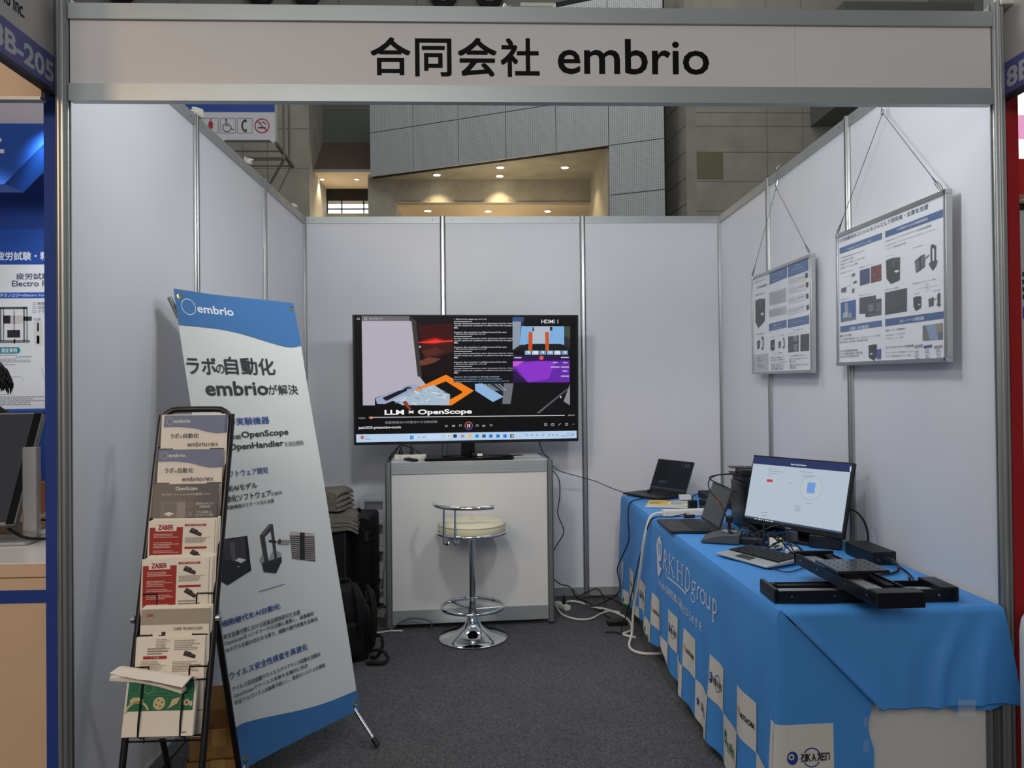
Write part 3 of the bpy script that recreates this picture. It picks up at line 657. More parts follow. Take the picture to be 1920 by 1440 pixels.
at_(780, 955, lambda c: (s.line([(c[0] - 0.008, c[1] + 0.006), (c[0] + 0.008, c[1] - 0.006)], 0.0025, G('#c4c4c8'), 8), s.line([(c[0] - 0.008, c[1] - 0.006), (c[0] + 0.008, c[1] + 0.006)], 0.0025, G('#c4c4c8'), 8)))
for x, y in ((1526, 944), (1578, 944), (1682, 942)): at_(x, y, lambda c: s.line(rrect(c[0] - 0.008, c[1] - 0.006, c[0] + 0.008, c[1] + 0.006, 0.001, 1), 0.0026, G('#c4c4c8'), 8, closed=True))
at_(1630, 942, lambda c: s.line([(c[0] - 0.007, c[1] - 0.007), (c[0] + 0.007, c[1] + 0.007)], 0.0028, G('#c4c4c8'), 8)); at_(1733, 941, lambda c: s.rect(c[0] - 0.007, c[1] - 0.001, c[0] + 0.007, c[1] + 0.001, G('#c4c4c8'), 8))
s.poly([(104, 1018), (1758, 990), (1758, 1046), (106, 1078)], G('#b7d0ec'), 8)
s.poly([(490, 1022), (740, 1018), (740, 1052), (490, 1056)], G('#c6dbf2'), 9)
for k in range(4): at_(521, 1040, lambda c: s.rect(c[0] - 0.012 + 0.0125 * (k % 2), c[1] - 0.012 + 0.0125 * (k // 2), c[0] - 0.0005 + 0.0125 * (k % 2), c[1] - 0.0005 + 0.0125 * (k // 2), G('#2a8ed8'), 10))
at_(575, 1040, lambda c: s.ring(c, 0.006, 0.002, G('#5a6a7c'), 10, n=16)); s.text('検索', (596, 1046), (630, 1030), G('#7a8898'), 10)
at_(150, 1040, lambda c: s.disc(c, 0.011, G('#d2603a'), 10)); s.text('31°C', (170, 1040), (198, 1030), G('#5a6a7c'), 10); s.lines(170, 1060, 240, 1048, 1, G('#7a8898'), 10)
for x, c1, c2 in ((795, '#e8e6de', '#e0812c'), (846, '#3a4450', '#20262e'), (902, '#d88ab0', '#4aa0d8'), (957, '#f0c24a', '#e8b030'), (1010, '#2aa0d0', '#1c78c0'), (1062, '#3a6ea8', '#24446e'), (1114, '#2a88d8', '#1c68b8'), (1167, '#2a88d8', '#1a5ca8'), (1220, '#2a88d8', '#1c68c0'), (1272, '#20242c', '#e8e8ec')):
    at_(x, 1030, lambda c: (s.poly(rrect(c[0] - 0.012, c[1] - 0.011, c[0] + 0.012, c[1] + 0.011, 0.005), G(c1), 10), s.disc((c[0] + 0.002, c[1]), 0.006, G(c2), 11, n=12)))
for x in (1384, 1424, 1462, 1506, 1552, 1580, 1607): at_(x, 1023, lambda c: s.ring(c, 0.005, 0.0022, G('#5a6a80'), 10, n=10))
s.text('12:09', (1684, 1016), (1710, 1006), G('#5a6a7c'), 10); s.text('2025/09/04', (1640, 1034), (1710, 1024), G('#5a6a7c'), 10); at_(1727, 1018, lambda c: s.ring(c, 0.007, 0.003, G('#3a4a5c'), 10, n=10))
# mouse pointers
for x, y in ((578, 352), (1634, 728)): s.poly([(x, y), (x + 14, y + 12), (x + 7, y + 13), (x + 3, y + 20)], G('#f0f0f4'), 12)
b = MB(); b.M = TVM; b.sheet(s, lambda u, v, h: (u, -0.0005 - h, v)); tag(b.build('screen', tv, smooth=False), 'lit screen with a video, a black terminal window and a pale task bar')

t = thing('power_brick', 'small black power brick with a white label lying on the television stand', 'adapter', (-0.255, -0.50, CT + 0.018), R(5))
b = MB(); b.rbox(-0.036, -0.018, 0, 0.036, 0.018, 0.026, 0.004, black_m, 'x'); s = Sheet(); s.rect(-0.004, 0.005, 0.030, 0.020, paper_m, 1); b.sheet(s, lambda u, v, h: (u, -0.0183 - h, v)); b.build('housing', t, bevel=0.002)
t = thing('remote_control', 'black remote control lying on the counter by the power strip', 'remote control', (-0.675, -0.555, CT), R(28))
b = MB(); b.rbox(-0.022, -0.07, 0, 0.022, 0.07, 0.016, 0.006, black_m); b.build('case', t, bevel=0.003)
b = MB()
for i in range(6):
    for j in range(3): b.lathe([(0.004, 0), (0.0035, 0.0015)], dark_m, (-0.012 + 0.012 * j, -0.05 + 0.018 * i, 0.016), 8)
b.build('button_field', t)
t = thing('power_strip', 'white power strip with two black plugs at the left end of the counter', 'power strip', (-0.70, -0.43, CT), R(4))
b = MB(); b.rbox(-0.09, -0.025, 0, 0.11, 0.025, 0.032, 0.006, wplas_m, 'x')
for x in (-0.055, -0.005, 0.045, 0.085):
    for d in (-0.004, 0.004): b.box(x + d - 0.001, -0.0255, 0.012, x + d + 0.001, -0.0249, 0.02, dark_m)
b.build('housing', t, bevel=0.002)
for x, lab in ((-0.052, 'left'), (0.018, 'right')):
    p = thing('plug', 'black plug standing at the %s in the power strip on the counter' % ('left' if lab == 'left' else 'right'), 'plug', (-0.70 + x, -0.43, CT + 0.032), group='plugs in the counter power strip')
    b = MB(); b.lathe([(0.013, 0), (0.014, 0.012), (0.008, 0.03), (0.005, 0.045)], black_m, n=12); b.build('plug_body', p)
z = CT + 0.003
cable('power_cable', 'black cable from the left plug running down behind the counter', [(-0.752, -0.43, CT + 0.075), (-0.735, -0.425, CT + 0.11), (-0.79, -0.36, CT + 0.06), (-0.845, -0.30, CT - 0.01), (-0.87, -0.24, 0.9)], 0.0035, rubber_m)
cable('power_cable', 'black cable looping from the right plug to the television stand', [(-0.682, -0.43, CT + 0.075), (-0.69, -0.43, CT + 0.105), (-0.74, -0.42, CT + 0.095), (-0.66, -0.42, CT + 0.06), (-0.60, -0.44, CT + 0.006), (-0.60, -0.30, CT + 0.004), (-0.45, -0.30, CT + 0.004)], 0.0035, rubber_m)
cable('power_cable', 'black cable hanging from the left underside of the television', [(-0.745, -0.44, 1.135), (-0.80, -0.40, CT + 0.03), (-0.85, -0.36, 0.98), (-0.87, -0.2, 0.7)], 0.003, rubber_m)
cable('power_cable', 'black cable hanging from the right underside of the television', [(0.14, -0.40, 1.16), (0.165, -0.37, CT + 0.05), (0.19, -0.33, CT + 0.008), (0.225, -0.30, CT - 0.03), (0.25, -0.22, 0.85)], 0.004, rubber_m)
cable('power_cable', 'thin black cable curling from the power brick across the television stand', [(-0.22, -0.50, CT + 0.03), (-0.12, -0.50, CT + 0.022), (0.0, -0.46, CT + 0.021), (0.03, -0.48, CT + 0.021), (-0.10, -0.53, CT + 0.021)], 0.0028, rubber_m)
cable('power_cable', 'thin black cable looping left of the power brick on the television stand', [(-0.29, -0.50, CT + 0.03), (-0.36, -0.47, CT + 0.025), (-0.48, -0.48, CT + 0.021), (-0.40, -0.54, CT + 0.021), (-0.33, -0.55, CT + 0.021)], 0.0028, rubber_m)

# ================================================================ bar stool
st = thing('bar_stool', 'chrome bar stool with a round cream cushion in front of the counter', 'stool', (-0.292, -0.861, 0))
b = MB(); b.lathe([(0.197, 0.0), (0.203, 0.004), (0.203, 0.010), (0.196, 0.015), (0.15, 0.025), (0.10, 0.042), (0.06, 0.07), (0.038, 0.105), (0.029, 0.14), (0.026, 0.165), (0.0, 0.165)], chrome_m, n=64); b.build('base', st)
b = MB(); b.lathe([(0.0195, 0.12), (0.0195, 0.61), (0.028, 0.612), (0.028, 0.622), (0.0, 0.622)], chrome_m, n=28); b.build('column', st)
b = MB(); b.torus((0, 0, 0.19), 0.183, 0.0105, chrome_m, 64, 10)
for a in (138, 318 + 35):
    b.tube([(0.02 * math.cos(R(a)), 0.02 * math.sin(R(a)), 0.175), (0.183 * math.cos(R(a)), 0.183 * math.sin(R(a)), 0.19)], 0.008, chrome_m, 8)
b.lathe([(0.024, 0.155), (0.024, 0.195)], chrome_m, n=24); b.build('foot_ring', st)
b = MB(); b.torus((0, 0, 0.632), 0.207, 0.0105, chrome_m, 64, 10); b.lathe([(0.205, 0.628), (0.0, 0.628)], chrome_m, n=48); b.build('seat_ring', st)
cush = mat('cream_vinyl', '#d6d0b2', 0.42, noise=0.04, scale=6)
b = MB()
nA, prof = 72, [(0.190, 0.634), (0.198, 0.640), (0.199, 0.672), (0.197, 0.676), (0.194, 0.684), (0.180, 0.694), (0.15, 0.702), (0.11, 0.705), (0.07, 0.703), (0.035, 0.697), (0.012, 0.690), (0.0, 0.689)]
vs = []; fs = []
for r, zz in prof:
    for k in range(nA):
        a = 2 * math.pi * k / nA; pl = 0.0
        if 0.012 < r < 0.17: pl = -0.007 * max(0, math.cos(a * 8)) ** 6 * min(1, (0.17 - r) / 0.06)
        vs.append((r * math.cos(a), r * math.sin(a), zz + pl))
for i in range(len(prof) - 1):
    fs += [(i * nA + k, i * nA + (k + 1) % nA, (i + 1) * nA + (k + 1) % nA, (i + 1) * nA + k) for k in range(nA)]
b.add(vs, fs, cush); cu_o = b.build('cushion', st, angle=60)
b = MB(); b.torus((0, 0, 0.677), 0.198, 0.0025, mat('cushion_piping', '#8f8a72', 0.5), 64, 6); b.build('piping', cu_o)
b = MB(); b.ball((0, 0, 0.690), (0.012, 0.012, 0.005), cush); b.build('button', cu_o)
b = MB(); rb = 0.222
pts = [(rb * math.cos(R(a)), rb * math.sin(R(a)), 0.80) for a in range(178, 309, 6)]
b.tube(pts, 0.0125, chrome_m, 12, smooth=2); b.build('back_rail', st)
for a in (226, 246):
    c_, s_ = math.cos(R(a)), math.sin(R(a)); b = MB()
    b.tube([(rb * c_, rb * s_, 0.795), (0.226 * c_, 0.226 * s_, 0.70), (0.228 * c_, 0.228 * s_, 0.62), (0.224 * c_, 0.224 * s_, 0.596), (0.205 * c_, 0.205 * s_, 0.585), (0.188 * c_, 0.188 * s_, 0.596), (0.184 * c_, 0.184 * s_, 0.622)], 0.006, chrome_m, 8, smooth=4); b.build('rail_support', st)

# ================================================================ things stowed left of the counter
t = thing('white_frame', 'white plastic frame with cross bars leaning on the back wall beside the counter', 'frame', (-0.975, -0.085, 0))
b = MB(); fm = mat('white_frame_plastic', '#cfd2d3', 0.5, noise=0.03, scale=6)
for x in (-0.098, 0.062): b.rbox(x, -0.03, 0, x + 0.036, 0.03, 0.745, 0.006, fm, 'z')
b.build('upright', t)
for z_ in (0.012, 0.18, 0.365, 0.55, 0.71):
    b = MB(); b.rbox(-0.062, -0.028, z_, 0.062, 0.028, z_ + 0.035, 0.006, fm, 'x'); b.build('cross_bar', t)
case_m = mat('black_case_shell', '#08090b', 0.5, noise=0.15, scale=20, bump=0.1, bscale=200)
t = thing('hard_case', 'tall black ribbed hard case standing by the white frame', 'case', (-1.020, -0.325, 0), R(-2))
b = MB(); b.rbox(-0.085, -0.18, 0.02, 0.080, 0.18, 0.665, 0.03, case_m, 'y', 5)
b.rbox(-0.05, -0.19, 0.10, 0.05, -0.18, 0.60, 0.02, case_m, 'y'); b.build('shell', t, bevel=0.006)
for z_ in (0.52, 0.145):
    b = MB()
    for k in (0, 0.038): b.rbox(0.045, -0.195, z_ + k, 0.092, -0.02, z_ + k + 0.018, 0.006, case_m, 'y')
    b.box(0.05, -0.198, z_ - 0.005, 0.075, -0.18, z_ + 0.06, dark_m); b.build('latch', t, bevel=0.003)
b = MB(); b.tube([(-0.04, -0.15, 0.655), (-0.04, -0.08, 0.682), (-0.04, 0.08, 0.682), (-0.04, 0.15, 0.655)], 0.011, case_m, 8); b.build('handle', t)
b = MB(); b.rbox(-0.07, -0.17, 0.0, -0.03, 0.17, 0.03, 0.01, black_m, 'y'); b.rbox(0.02, -0.17, 0.0, 0.06, 0.17, 0.03, 0.01, black_m, 'y'); b.build('foot', t)
t = thing('suitcase', 'black suitcase half hidden by the tall banner, grey blankets on top', 'suitcase', (-1.17, -0.66, 0), R(3))
b = MB(); b.rbox(-0.16, -0.12, 0.03, 0.115, 0.13, 0.635, 0.035, mat('black_suitcase_cloth', '#07080a', 0.7, noise=0.2, scale=40, bump=0.1, bscale=200), 'y', 5); b.build('body', t, bevel=0.012, seg=3)
b = MB(); b.tube([(0.108, -0.125, 0.06), (0.108, -0.125, 0.60), (0.08, -0.125, 0.628), (-0.12, -0.125, 0.628)], 0.005, dark_m, 6, smooth=3); b.build('zip', t)
b = MB(); b.rbox(-0.1, -0.135, 0.15, 0.06, -0.12, 0.5, 0.02, case_m, 'y'); b.build('front_pocket', t, bevel=0.004)
for x in (-0.12, 0.08):
    b = MB(); b.lathe([(0.024, -0.012), (0.026, 0), (0.024, 0.012)], black_m, (x, -0.09, 0.026), 16, 'x'); b.build('wheel', t)
# folded grey blankets
blan = mat('grey_blanket', '#7c776b', 0.95, noise=0.15, scale=60, bump=0.3, bscale=120)
def folded(name, label, loc, rz, w, d, th, layers, seed, droop=False):
    t = thing(name, label, 'blanket', loc, rz, group='folded grey blankets on the suitcases')
    b = MB(); rn = random.Random(seed); sm = 5
    for k in range(layers):
        z0 = th * k / layers; hh_ = th / layers * 0.98; off = rn.uniform(-0.008, 0.008)
        def fn(u, v, z0=z0, hh_=hh_, off=off, k=k):
            a = 2 * math.pi * u; cx = math.copysign(abs(math.cos(a)) ** 0.35, math.cos(a)); cz = math.copysign(abs(math.sin(a)) ** 0.8, math.sin(a))
            x = cx * (w / 2) * (1 - 0.02 * k) + off + 0.004 * math.sin(9 * v + k); y = (v - 0.5) * d
            dr = -0.035 * max(0, (abs(v - 0.5) * 2 - 0.6)) - 0.02 * max(0, cx - 0.5) + 0.006 * math.sin(5 * v + 2 * cx + k)
            q = mnoise.noise_vector(Vector((x * 9 + seed, y * 9, (z0 + cz * hh_) * 12))) * 0.012
            sag = 0.55 * max(0, x - w * 0.30) ** 1.0 * (1 - k / layers * 0.6)
            return (x + q.x - 0.25 * max(0, x - w * 0.36), y + q.y, max(0.0, z0 + hh_ / 2 + cz * hh_ / 2 + dr * 0.6 + q.z * 0.8 - (sag if droop else sag * 0.3)) if not droop else z0 + hh_ / 2 + cz * hh_ / 2 + dr * 0.6 + q.z * 0.8 - sag)
        b.grid(fn, 36, 12, blan)
        for vv in (0, 1):
            vs_ = [fn(i / 36, vv) for i in range(36)]; b.add(vs_, [tuple(range(36)) if vv else tuple(range(36))[::-1]], blan)
    o = b.build('cloth_layers', t, angle=70); return t
folded('folded_blanket', 'wide folded grey blanket lying on the suitcase tops, under a second one', (-1.145, -0.66, 0.642), R(8), 0.34, 0.29, 0.105, 4, 3, True)
t = folded('folded_blanket', 'rumpled grey blanket with a white tag, on top of the wide folded one', (-1.165, -0.67, 0.755), R(-14), 0.24, 0.24, 0.125, 4, 5)
b = MB(); b.box(-0.01, -0.125, 0.035, 0.035, -0.122, 0.06, paper_m); b.build('tag', t, smooth=False)
# backpack
t = thing('backpack', 'black backpack with loose straps on the floor before the suitcases', 'backpack', (-1.00, -1.13, 0), R(12))
bp_m = mat('black_nylon', '#060709', 0.75, noise=0.2, scale=60, bump=0.15, bscale=150)
b = MB()
def bpf(u, v):
    a = 2 * math.pi * u; z = v * 0.41; w = 0.155 * (1 - 0.55 * max(0, v - 0.62) ** 1.3 / 0.38 ** 1.3 * 0.9) * (0.86 + 0.14 * math.sin(math.pi * min(1, v * 1.4))); d = 0.10 * (1 - 0.5 * max(0, v - 0.6))
    if v > 0.995: w *= 0.2; d *= 0.2
    ce = lambda q, p: math.copysign(abs(q) ** p, q)
    return (ce(math.cos(a), 0.55) * w, ce(math.sin(a), 0.6) * d + 0.01 * math.sin(8 * v), z)
b.grid(bpf, 40, 20, bp_m); b.build('bag', t, angle=80)
b = MB(); b.rbox(-0.10, -0.135, 0.03, 0.10, -0.07, 0.22, 0.04, bp_m, 'y'); b.build('front_pocket', t, bevel=0.02, seg=3)
for x in (0.05, 0.125):
    b = MB(); b.tube([(x, -0.06, 0.40), (x + 0.02, -0.12, 0.36), (x + 0.03, -0.14, 0.25), (x + 0.025, -0.12, 0.12), (x + 0.01, -0.10, 0.05)], [0.012, 0.02, 0.02, 0.016, 0.01], bp_m, 8, smooth=4); b.build('shoulder_strap', t)
b = MB(); b.tube([(0.03, -0.02, 0.39), (0.03, 0.0, 0.425), (-0.03, 0.0, 0.425), (-0.03, -0.02, 0.39)], 0.009, bp_m, 8); b.build('carry_loop', t)
for k, pts in enumerate(([(0.13, -0.06, 0.10), (0.19, -0.10, 0.135), (0.20, -0.12, 0.08), (0.17, -0.13, 0.03), (0.14, -0.10, 0.02)], [(0.12, -0.10, 0.05), (0.19, -0.15, 0.07), (0.225, -0.18, 0.03), (0.18, -0.19, 0.012), (0.11, -0.16, 0.012)])):
    b = MB(); b.tube(pts, 0.009, bp_m, 6); b.build('loose_strap', t)
# ================================================================ long table with the blue cloth
TT = 0.750; CZ = 0.757        # board top, cloth top
tb = thing('display_table', 'white panelled long table under the blue cloth along the right wall', 'table', (1.07, -1.68, 0))
TX0, TX1, TY0, TY1 = -0.335, 0.365, -1.305, 1.33          # local
b = MB(); b.box(TX0, TY0, TT - 0.02, TX1, TY1, TT, white_m); b.build('table_top', tb, smooth=False)
for x in (TX0 + 0.02, TX1 - 0.02):
    for y in (TY0 + 0.02, 0.0, TY1 - 0.02):
        b = MB(); b.prism(post_profile((x, y)), 0, TT - 0.02, alud_m); b.build('post', tb, smooth=False)
b = MB(); b.box(TX0 + 0.04, TY0 + 0.012, 0.06, TX1 - 0.04, TY0 + 0.02, TT - 0.02, white_m); b.build('end_panel', tb, smooth=False)
for y0, y1 in ((TY0 + 0.04, -0.02), (0.02, TY1 - 0.04)):
    b = MB(); b.box(TX0 + 0.016, y0, 0.06, TX0 + 0.022, y1, TT - 0.02, white_m); b.build('side_panel', tb, smooth=False)
    b = MB(); b.box(TX0 + 0.008, y0, 0.01, TX0 + 0.03, y1, 0.07, alud_m); b.build('base_rail', tb, smooth=False)

cl_m = mat('sky_blue_cloth', '#4a94dc', 0.5, noise=0.04, scale=3, bump=0.12, bscale=7, spec=0.35)
clw = mat('white_cloth_print', '#d8d3cb', 0.6, noise=0.03, scale=6)
def hem(y):
    K = [(-3.05, .04), (-2.56, .035), (-2.33, .045), (-1.92, .07), (-1.70, .085), (-1.52, .155), (-1.38, .105), (-1.25, .095), (-1.1, .13), (-.83, .135), (-.6, .10), (-.33, .085)]
    for (a, za), (c, zc) in zip(K, K[1:]):
        if a <= y <= c:
            t = (y - a) / (c - a); t = t * t * (3 - 2 * t); return za + (zc - za) * t
    return K[0][1] if y < K[0][0] else K[-1][1]
def xl(y, z):                       # the hanging left side
    w = (CZ - z) / CZ
    soft = 0.006 * max(0, 1 - (CZ - z) / 0.02) ** 2
    return 0.697 + soft - 0.026 * w ** 0.8 + w * w * (0.011 * math.sin(17 * y + 0.6) + 0.008 * math.sin(31 * y + 2)) + 0.004 * w * math.sin(7 * y) + 0.004 * math.sin(math.pi * min(1, w * 1.2)) * math.sin(11 * y + 6 * z)
def top(x, y): return CZ + 0.0018 * math.sin(23 * x + 3 * y) * math.sin(9 * y + 2) + 0.0012 * math.sin(41 * y + 5 * x)
X0, X1, Y0, Y1 = 0.705, 1.425, -3.012, -0.33
def yf(x, z):                       # the hanging front
    w = (CZ - z) / CZ
    soft = 0.006 * max(0, 1 - (CZ - z) / 0.02) ** 2
    return -3.018 + soft - 0.016 * w ** 0.8 + 0.008 * w * math.sin(15 * x + 3 * z)
def xr(z):                          # edge of the front piece, where it is folded back
    if z > 0.465: return 0.705 + (CZ - z) / (CZ - 0.465) * 0.295
    t = (0.465 - z) / 0.43; return 1.0 - 0.018 * math.sin(min(1, t * 3) * math.pi) - 0.012 * t
clo = thing('tablecloth', 'bright blue printed tablecloth hanging over the long table', 'tablecloth', (1.07, -1.68, 0.03))
b = MB(); b.M = Matrix.Translation((-1.07, 1.68, -0.03))
b.grid(lambda u, v: (X0 + (X1 - X0) * u, Y0 + (Y1 - Y0) * v, top(X0 + (X1 - X0) * u, Y0 + (Y1 - Y0) * v) if 0 < u < 1 and 0 < v < 1 else CZ), 30, 110, cl_m)
def fl(u, v):                       # u runs from the far end to the front, v downwards
    y = Y1 + (Y0 - 0.004 - Y1) * u; z = CZ + (hem(y) - CZ) * v ** 1.0; return (xl(y, z) if v > 0 else X0, y, z)
b.grid(fl, 150, 30, cl_m)
# rounded corner between the two hanging sides
def fc(u, v):
    z = CZ + (hem(-3.02) - CZ) * v; a = (xl(Y0 - 0.004, z) if v > 0 else X0, Y0 - 0.004); c = (0.722, yf(0.722, z)); k = (min(a[0], c[0]), c[1])
    return ((1 - u) ** 2 * a[0] + 2 * u * (1 - u) * k[0] + u * u * c[0], (1 - u) ** 2 * a[1] + 2 * u * (1 - u) * k[1] + u * u * c[1], z)
b.grid(fc, 6, 30, cl_m)
b.grid(lambda u, v: (lambda z: (lambda x: (x, yf(x, z), z))(0.722 + (max(xr(z), 0.7225) - 0.722) * u))(CZ + (hem(-3.02) - CZ) * v), 20, 60, cl_m)
# far end
b.grid(lambda u, v: (X0 + (X1 - X0) * u, Y1 + 0.004 + 0.01 * v * math.sin(12 * u), CZ + (0.085 - CZ) * v), 16, 16, cl_m)
b.build('cloth', clo, angle=60)
# the folded flap over the front end
b = MB(); b.M = Matrix.Translation((-1.07, 1.68, -0.03))
A, B_, C_, D_ = (0.712, CZ), (1.426, CZ), (1.447, 0.462), (0.996, 0.462)
def flap(u, v):
    x = (A[0] + (B_[0] - A[0]) * u) * (1 - v) + (D_[0] + (C_[0] - D_[0]) * u) * v; z = CZ + (0.462 - CZ) * v
    ridge = 0
    for c0, k0, amp in ((0.78, -0.42, 0.016), (0.93, -0.25, 0.012), (0.62, -0.5, 0.006)):
        q = u - (1.0 + (c0 - 1.0) * 1.0 + k0 * (v - 0.15)); ridge += amp * math.exp(-(q / 0.05) ** 2) * min(1, v * 2)
    roll = 0.014 * math.exp(-((u - 0.02) / 0.03) ** 2) * min(1, v * 3)
    y = -3.024 - 0.034 * v ** 0.9 - ridge - roll + 0.005 * math.sin(9 * u + 5 * v) * v
    if u > 0.9: y -= 0.02 * (u - 0.9) / 0.1 * v
    if v == 0: y = Y0
    return (x, y, z - 0.004 * math.sin(6 * u) * v)
b.grid(flap, 60, 30, cl_m)
b.grid(lambda u, v: (lambda p: (p[0], p[1] + 0.012 * v, p[2] - 0.006 * math.sin(math.pi * v)))(flap(u, 1.0)), 60, 4, cl_m)
def under(u, v):
    x = 1.20 + 0.225 * u; z = 0.470 - v * (0.034 * min(1, u * 4.0) * (1 - 0.5 * max(0, u - 0.75) / 0.25)); return (x, -3.034 - 0.004 * math.sin(10 * u), z)
b.grid(under, 24, 6, cl_m)
b.build('folded_flap', clo, angle=70)
# printing on the cloth
def PL(u, z, h): y = -u; return (xl(y, z) - 0.0018 - h, y, z)
def PF(x, z, h): return (x, yf(x, z) - 0.0018 - h, z)
s = Sheet(0.0007); sf = Sheet(0.0007)
navy = ink('#1b3f8f'); lblk = ink('#222226'); org = ink('#d99a2b'); grn = ink('#1c6b34')
def zt(u): return 0.371 + (0.408 - 0.371) * min(1.05, max(-0.6, (u - 1.3) / 1.7))
def rika(S_, x0, zc, k=1.0):
    S_.disc((x0 + 0.022 * k, zc), 0.019 * k, navy, 2, ry=0.022 * k); S_.disc((x0 + 0.018 * k, zc + 0.004 * k), 0.010 * k, clw, 3); S_.disc((x0 + 0.018 * k, zc + 0.004 * k), 0.0048 * k, lblk, 4)
    S_.ring((x0 + 0.089 * k, zc), 0.029 * k, 0.0045 * k, navy, 2, n=26, a0=0, a1=150); S_.ring((x0 + 0.089 * k, zc - 0.003 * k), 0.029 * k, 0.004 * k, navy, 2, n=26, a0=190, a1=330)
    for i, (ch, w, fl_) in enumerate((('?', .9, 0), ('I', .4, 0), ('K', .95, 0), ('A', 1, 0), ('K', .95, 1), ('E', .85, 0), ('П', .95, 0))):
        ws = [.9, .4, .95, 1, .95, .85, .95]; xa = x0 + (0.049 + 0.0172 * sum(ws[:i])) * k; xb = xa + 0.0172 * k * w * 0.88
        if fl_: xa, xb = xb, xa
        S_.text(ch, (xa, zc - 0.013 * k), (xb, zc + 0.013 * k), lblk, 5, bold=0.012 if ch == '?' else 0.03)
def auta(S_, x0, zc, k=1.0):
    S_.ring((x0 + 0.016 * k, zc + 0.004), 0.013 * k, 0.005 * k, org, 2, n=20); S_.disc((x0 + 0.016 * k, zc + 0.004), 0.005 * k, org, 2)
    S_.text('AUTACMA', (x0 + 0.035 * k, zc - 0.011 * k), (x0 + 0.145 * k, zc + 0.009 * k), lblk, 3, bold=0.04)
row1 = [(0.42, 0.51, 'a'), (0.64, 0.81, 'a'), (0.98, 1.15, 'r'), (1.314, 1.49, 'a'), (1.655, 1.82, 'r'), (1.98, 2.15, 'a'), (2.345, 2.515, 'r'), (2.69, 2.855, 'a')]
for a0, a1, kind in row1:
    z1 = zt(a0); s.rect(a0, z1 - 0.168, a1, z1, clw, 1, sub=8)
    if kind == 'r' : rika(s, a0 + 0.004, z1 - 0.085)
    elif a1 - a0 > 0.15: auta(s, a0 + 0.008, z1 - 0.085)
for k, (a0, a1) in enumerate([(0.51, 0.64), (0.81, 0.98), (1.15, 1.314), (1.49, 1.655), (1.82, 1.98), (2.15, 2.345), (2.515, 2.69), (2.855, 3.012)]):
    z1 = zt(a0) - 0.168; n = 10; z0s = [hem(-(a0 + (a1 - a0) * i / n)) + 0.002 for i in range(n + 1)]
    vs = []; fs = []
    for j in range(9):
        for i in range(n + 1): vs.append((a0 + (a1 - a0) * i / n, z1 + (min(z0s[i], z1 - 0.002) - z1) * j / 8))
    for j in range(8):
        for i in range(n): fs.append((j * (n + 1) + i, (j + 1) * (n + 1) + i, (j + 1) * (n + 1) + i + 1, j * (n + 1) + i + 1))
    s.raw(vs, fs, clw, 1); zc = z1 - 0.09; x0 = a0 + 0.012
    if k in (0, 2, 6):     # green leaf mark
        s.poly([(x0 + 0.02, zc + 0.045), (x0 + 0.036, zc + 0.03), (x0 + 0.034, zc + 0.0), (x0 + 0.024, zc - 0.025), (x0 + 0.008, zc - 0.01), (x0 + 0.006, zc + 0.025)], grn, 2); s.disc((x0 + 0.026, zc + 0.01), 0.007, clw, 3, n=12)
        s.text('niki', (x0 + 0.04, zc - 0.022), (x0 + 0.12, zc + 0.014), grn, 3, bold=0.02); s.line([(x0 + 0.04, zc - 0.028), (x0 + 0.12, zc - 0.03)], 0.004, grn, 3)
    elif k == 5:
        st_ = [(x0 + 0.022 + (0.024 if i % 2 == 0 else 0.010) * math.sin(R(36 * i)), zc + 0.005 + (0.024 if i % 2 == 0 else 0.010) * math.cos(R(36 * i))) for i in range(10)]
        s.poly(st_, navy, 2); s.text('SEIWA', (x0 + 0.055, zc - 0.014), (x0 + 0.165, zc + 0.016), lblk, 3, bold=0.015)
    elif k in (1, 3): s.text('HIROKA', (x0 + 0.01, zc - 0.01), (x0 + 0.12, zc + 0.012), lblk, 3, bold=0.02)
# front square wraps the corner
s.rect(2.992, 0.24, 3.0195, zt(3.0), clw, 1); sf.rect(0.7185, 0.232, 0.868, 0.404, clw, 1, sub=8)
rika(sf, 0.712, 0.302, 0.94)
# logo of the upper band: ring mark, R K H D in tall serif capitals, group in lower case
wl = ink('#d9dde2')
s.disc((1.455, 0.628), 0.066, wl, 1, ry=0.052); s.disc((1.462, 0.628), 0.038, cl_m, 2, ry=0.036); s.disc((1.462, 0.622), 0.014, wl, 3, ry=0.032); s.poly([(1.40, 0.60), (1.42, 0.575), (1.50, 0.545), (1.535, 0.552), (1.50, 0.51), (1.46, 0.485), (1.425, 0.50), (1.405, 0.55)], wl, 3)
s.poly([(1.42, 0.66), (1.455, 0.70), (1.48, 0.70), (1.455, 0.672)], wl, 3); s.ring((1.455, 0.628), 0.066, 0.012, wl, 3, ry=0.055)
def ser(x, z0, z1, w=0.014, top=True, bot=True):
    s.rect(x - w / 2, z0, x + w / 2, z1, wl, 2)
    if bot: s.rect(x - w * 1.3, z0, x + w * 1.3, z0 + 0.005, wl, 2)
    if top: s.rect(x - w * 1.3, z1 - 0.005, x + w * 1.3, z1, wl, 2)
z0, z1 = 0.556, 0.652
ser(1.575, z0, z1, 0.012); s.ring((1.582, z1 - 0.027), 0.036, 0.008, wl, 2, ry=0.024, a0=-90, a1=90, n=16); s.line([(1.592, z0 + 0.052), (1.632, z0), (1.640, 0.532), (1.66, 0.532)], 0.009, wl, 2); s.line([(1.652, 0.532), (1.99, 0.539)], 0.009, wl, 2)
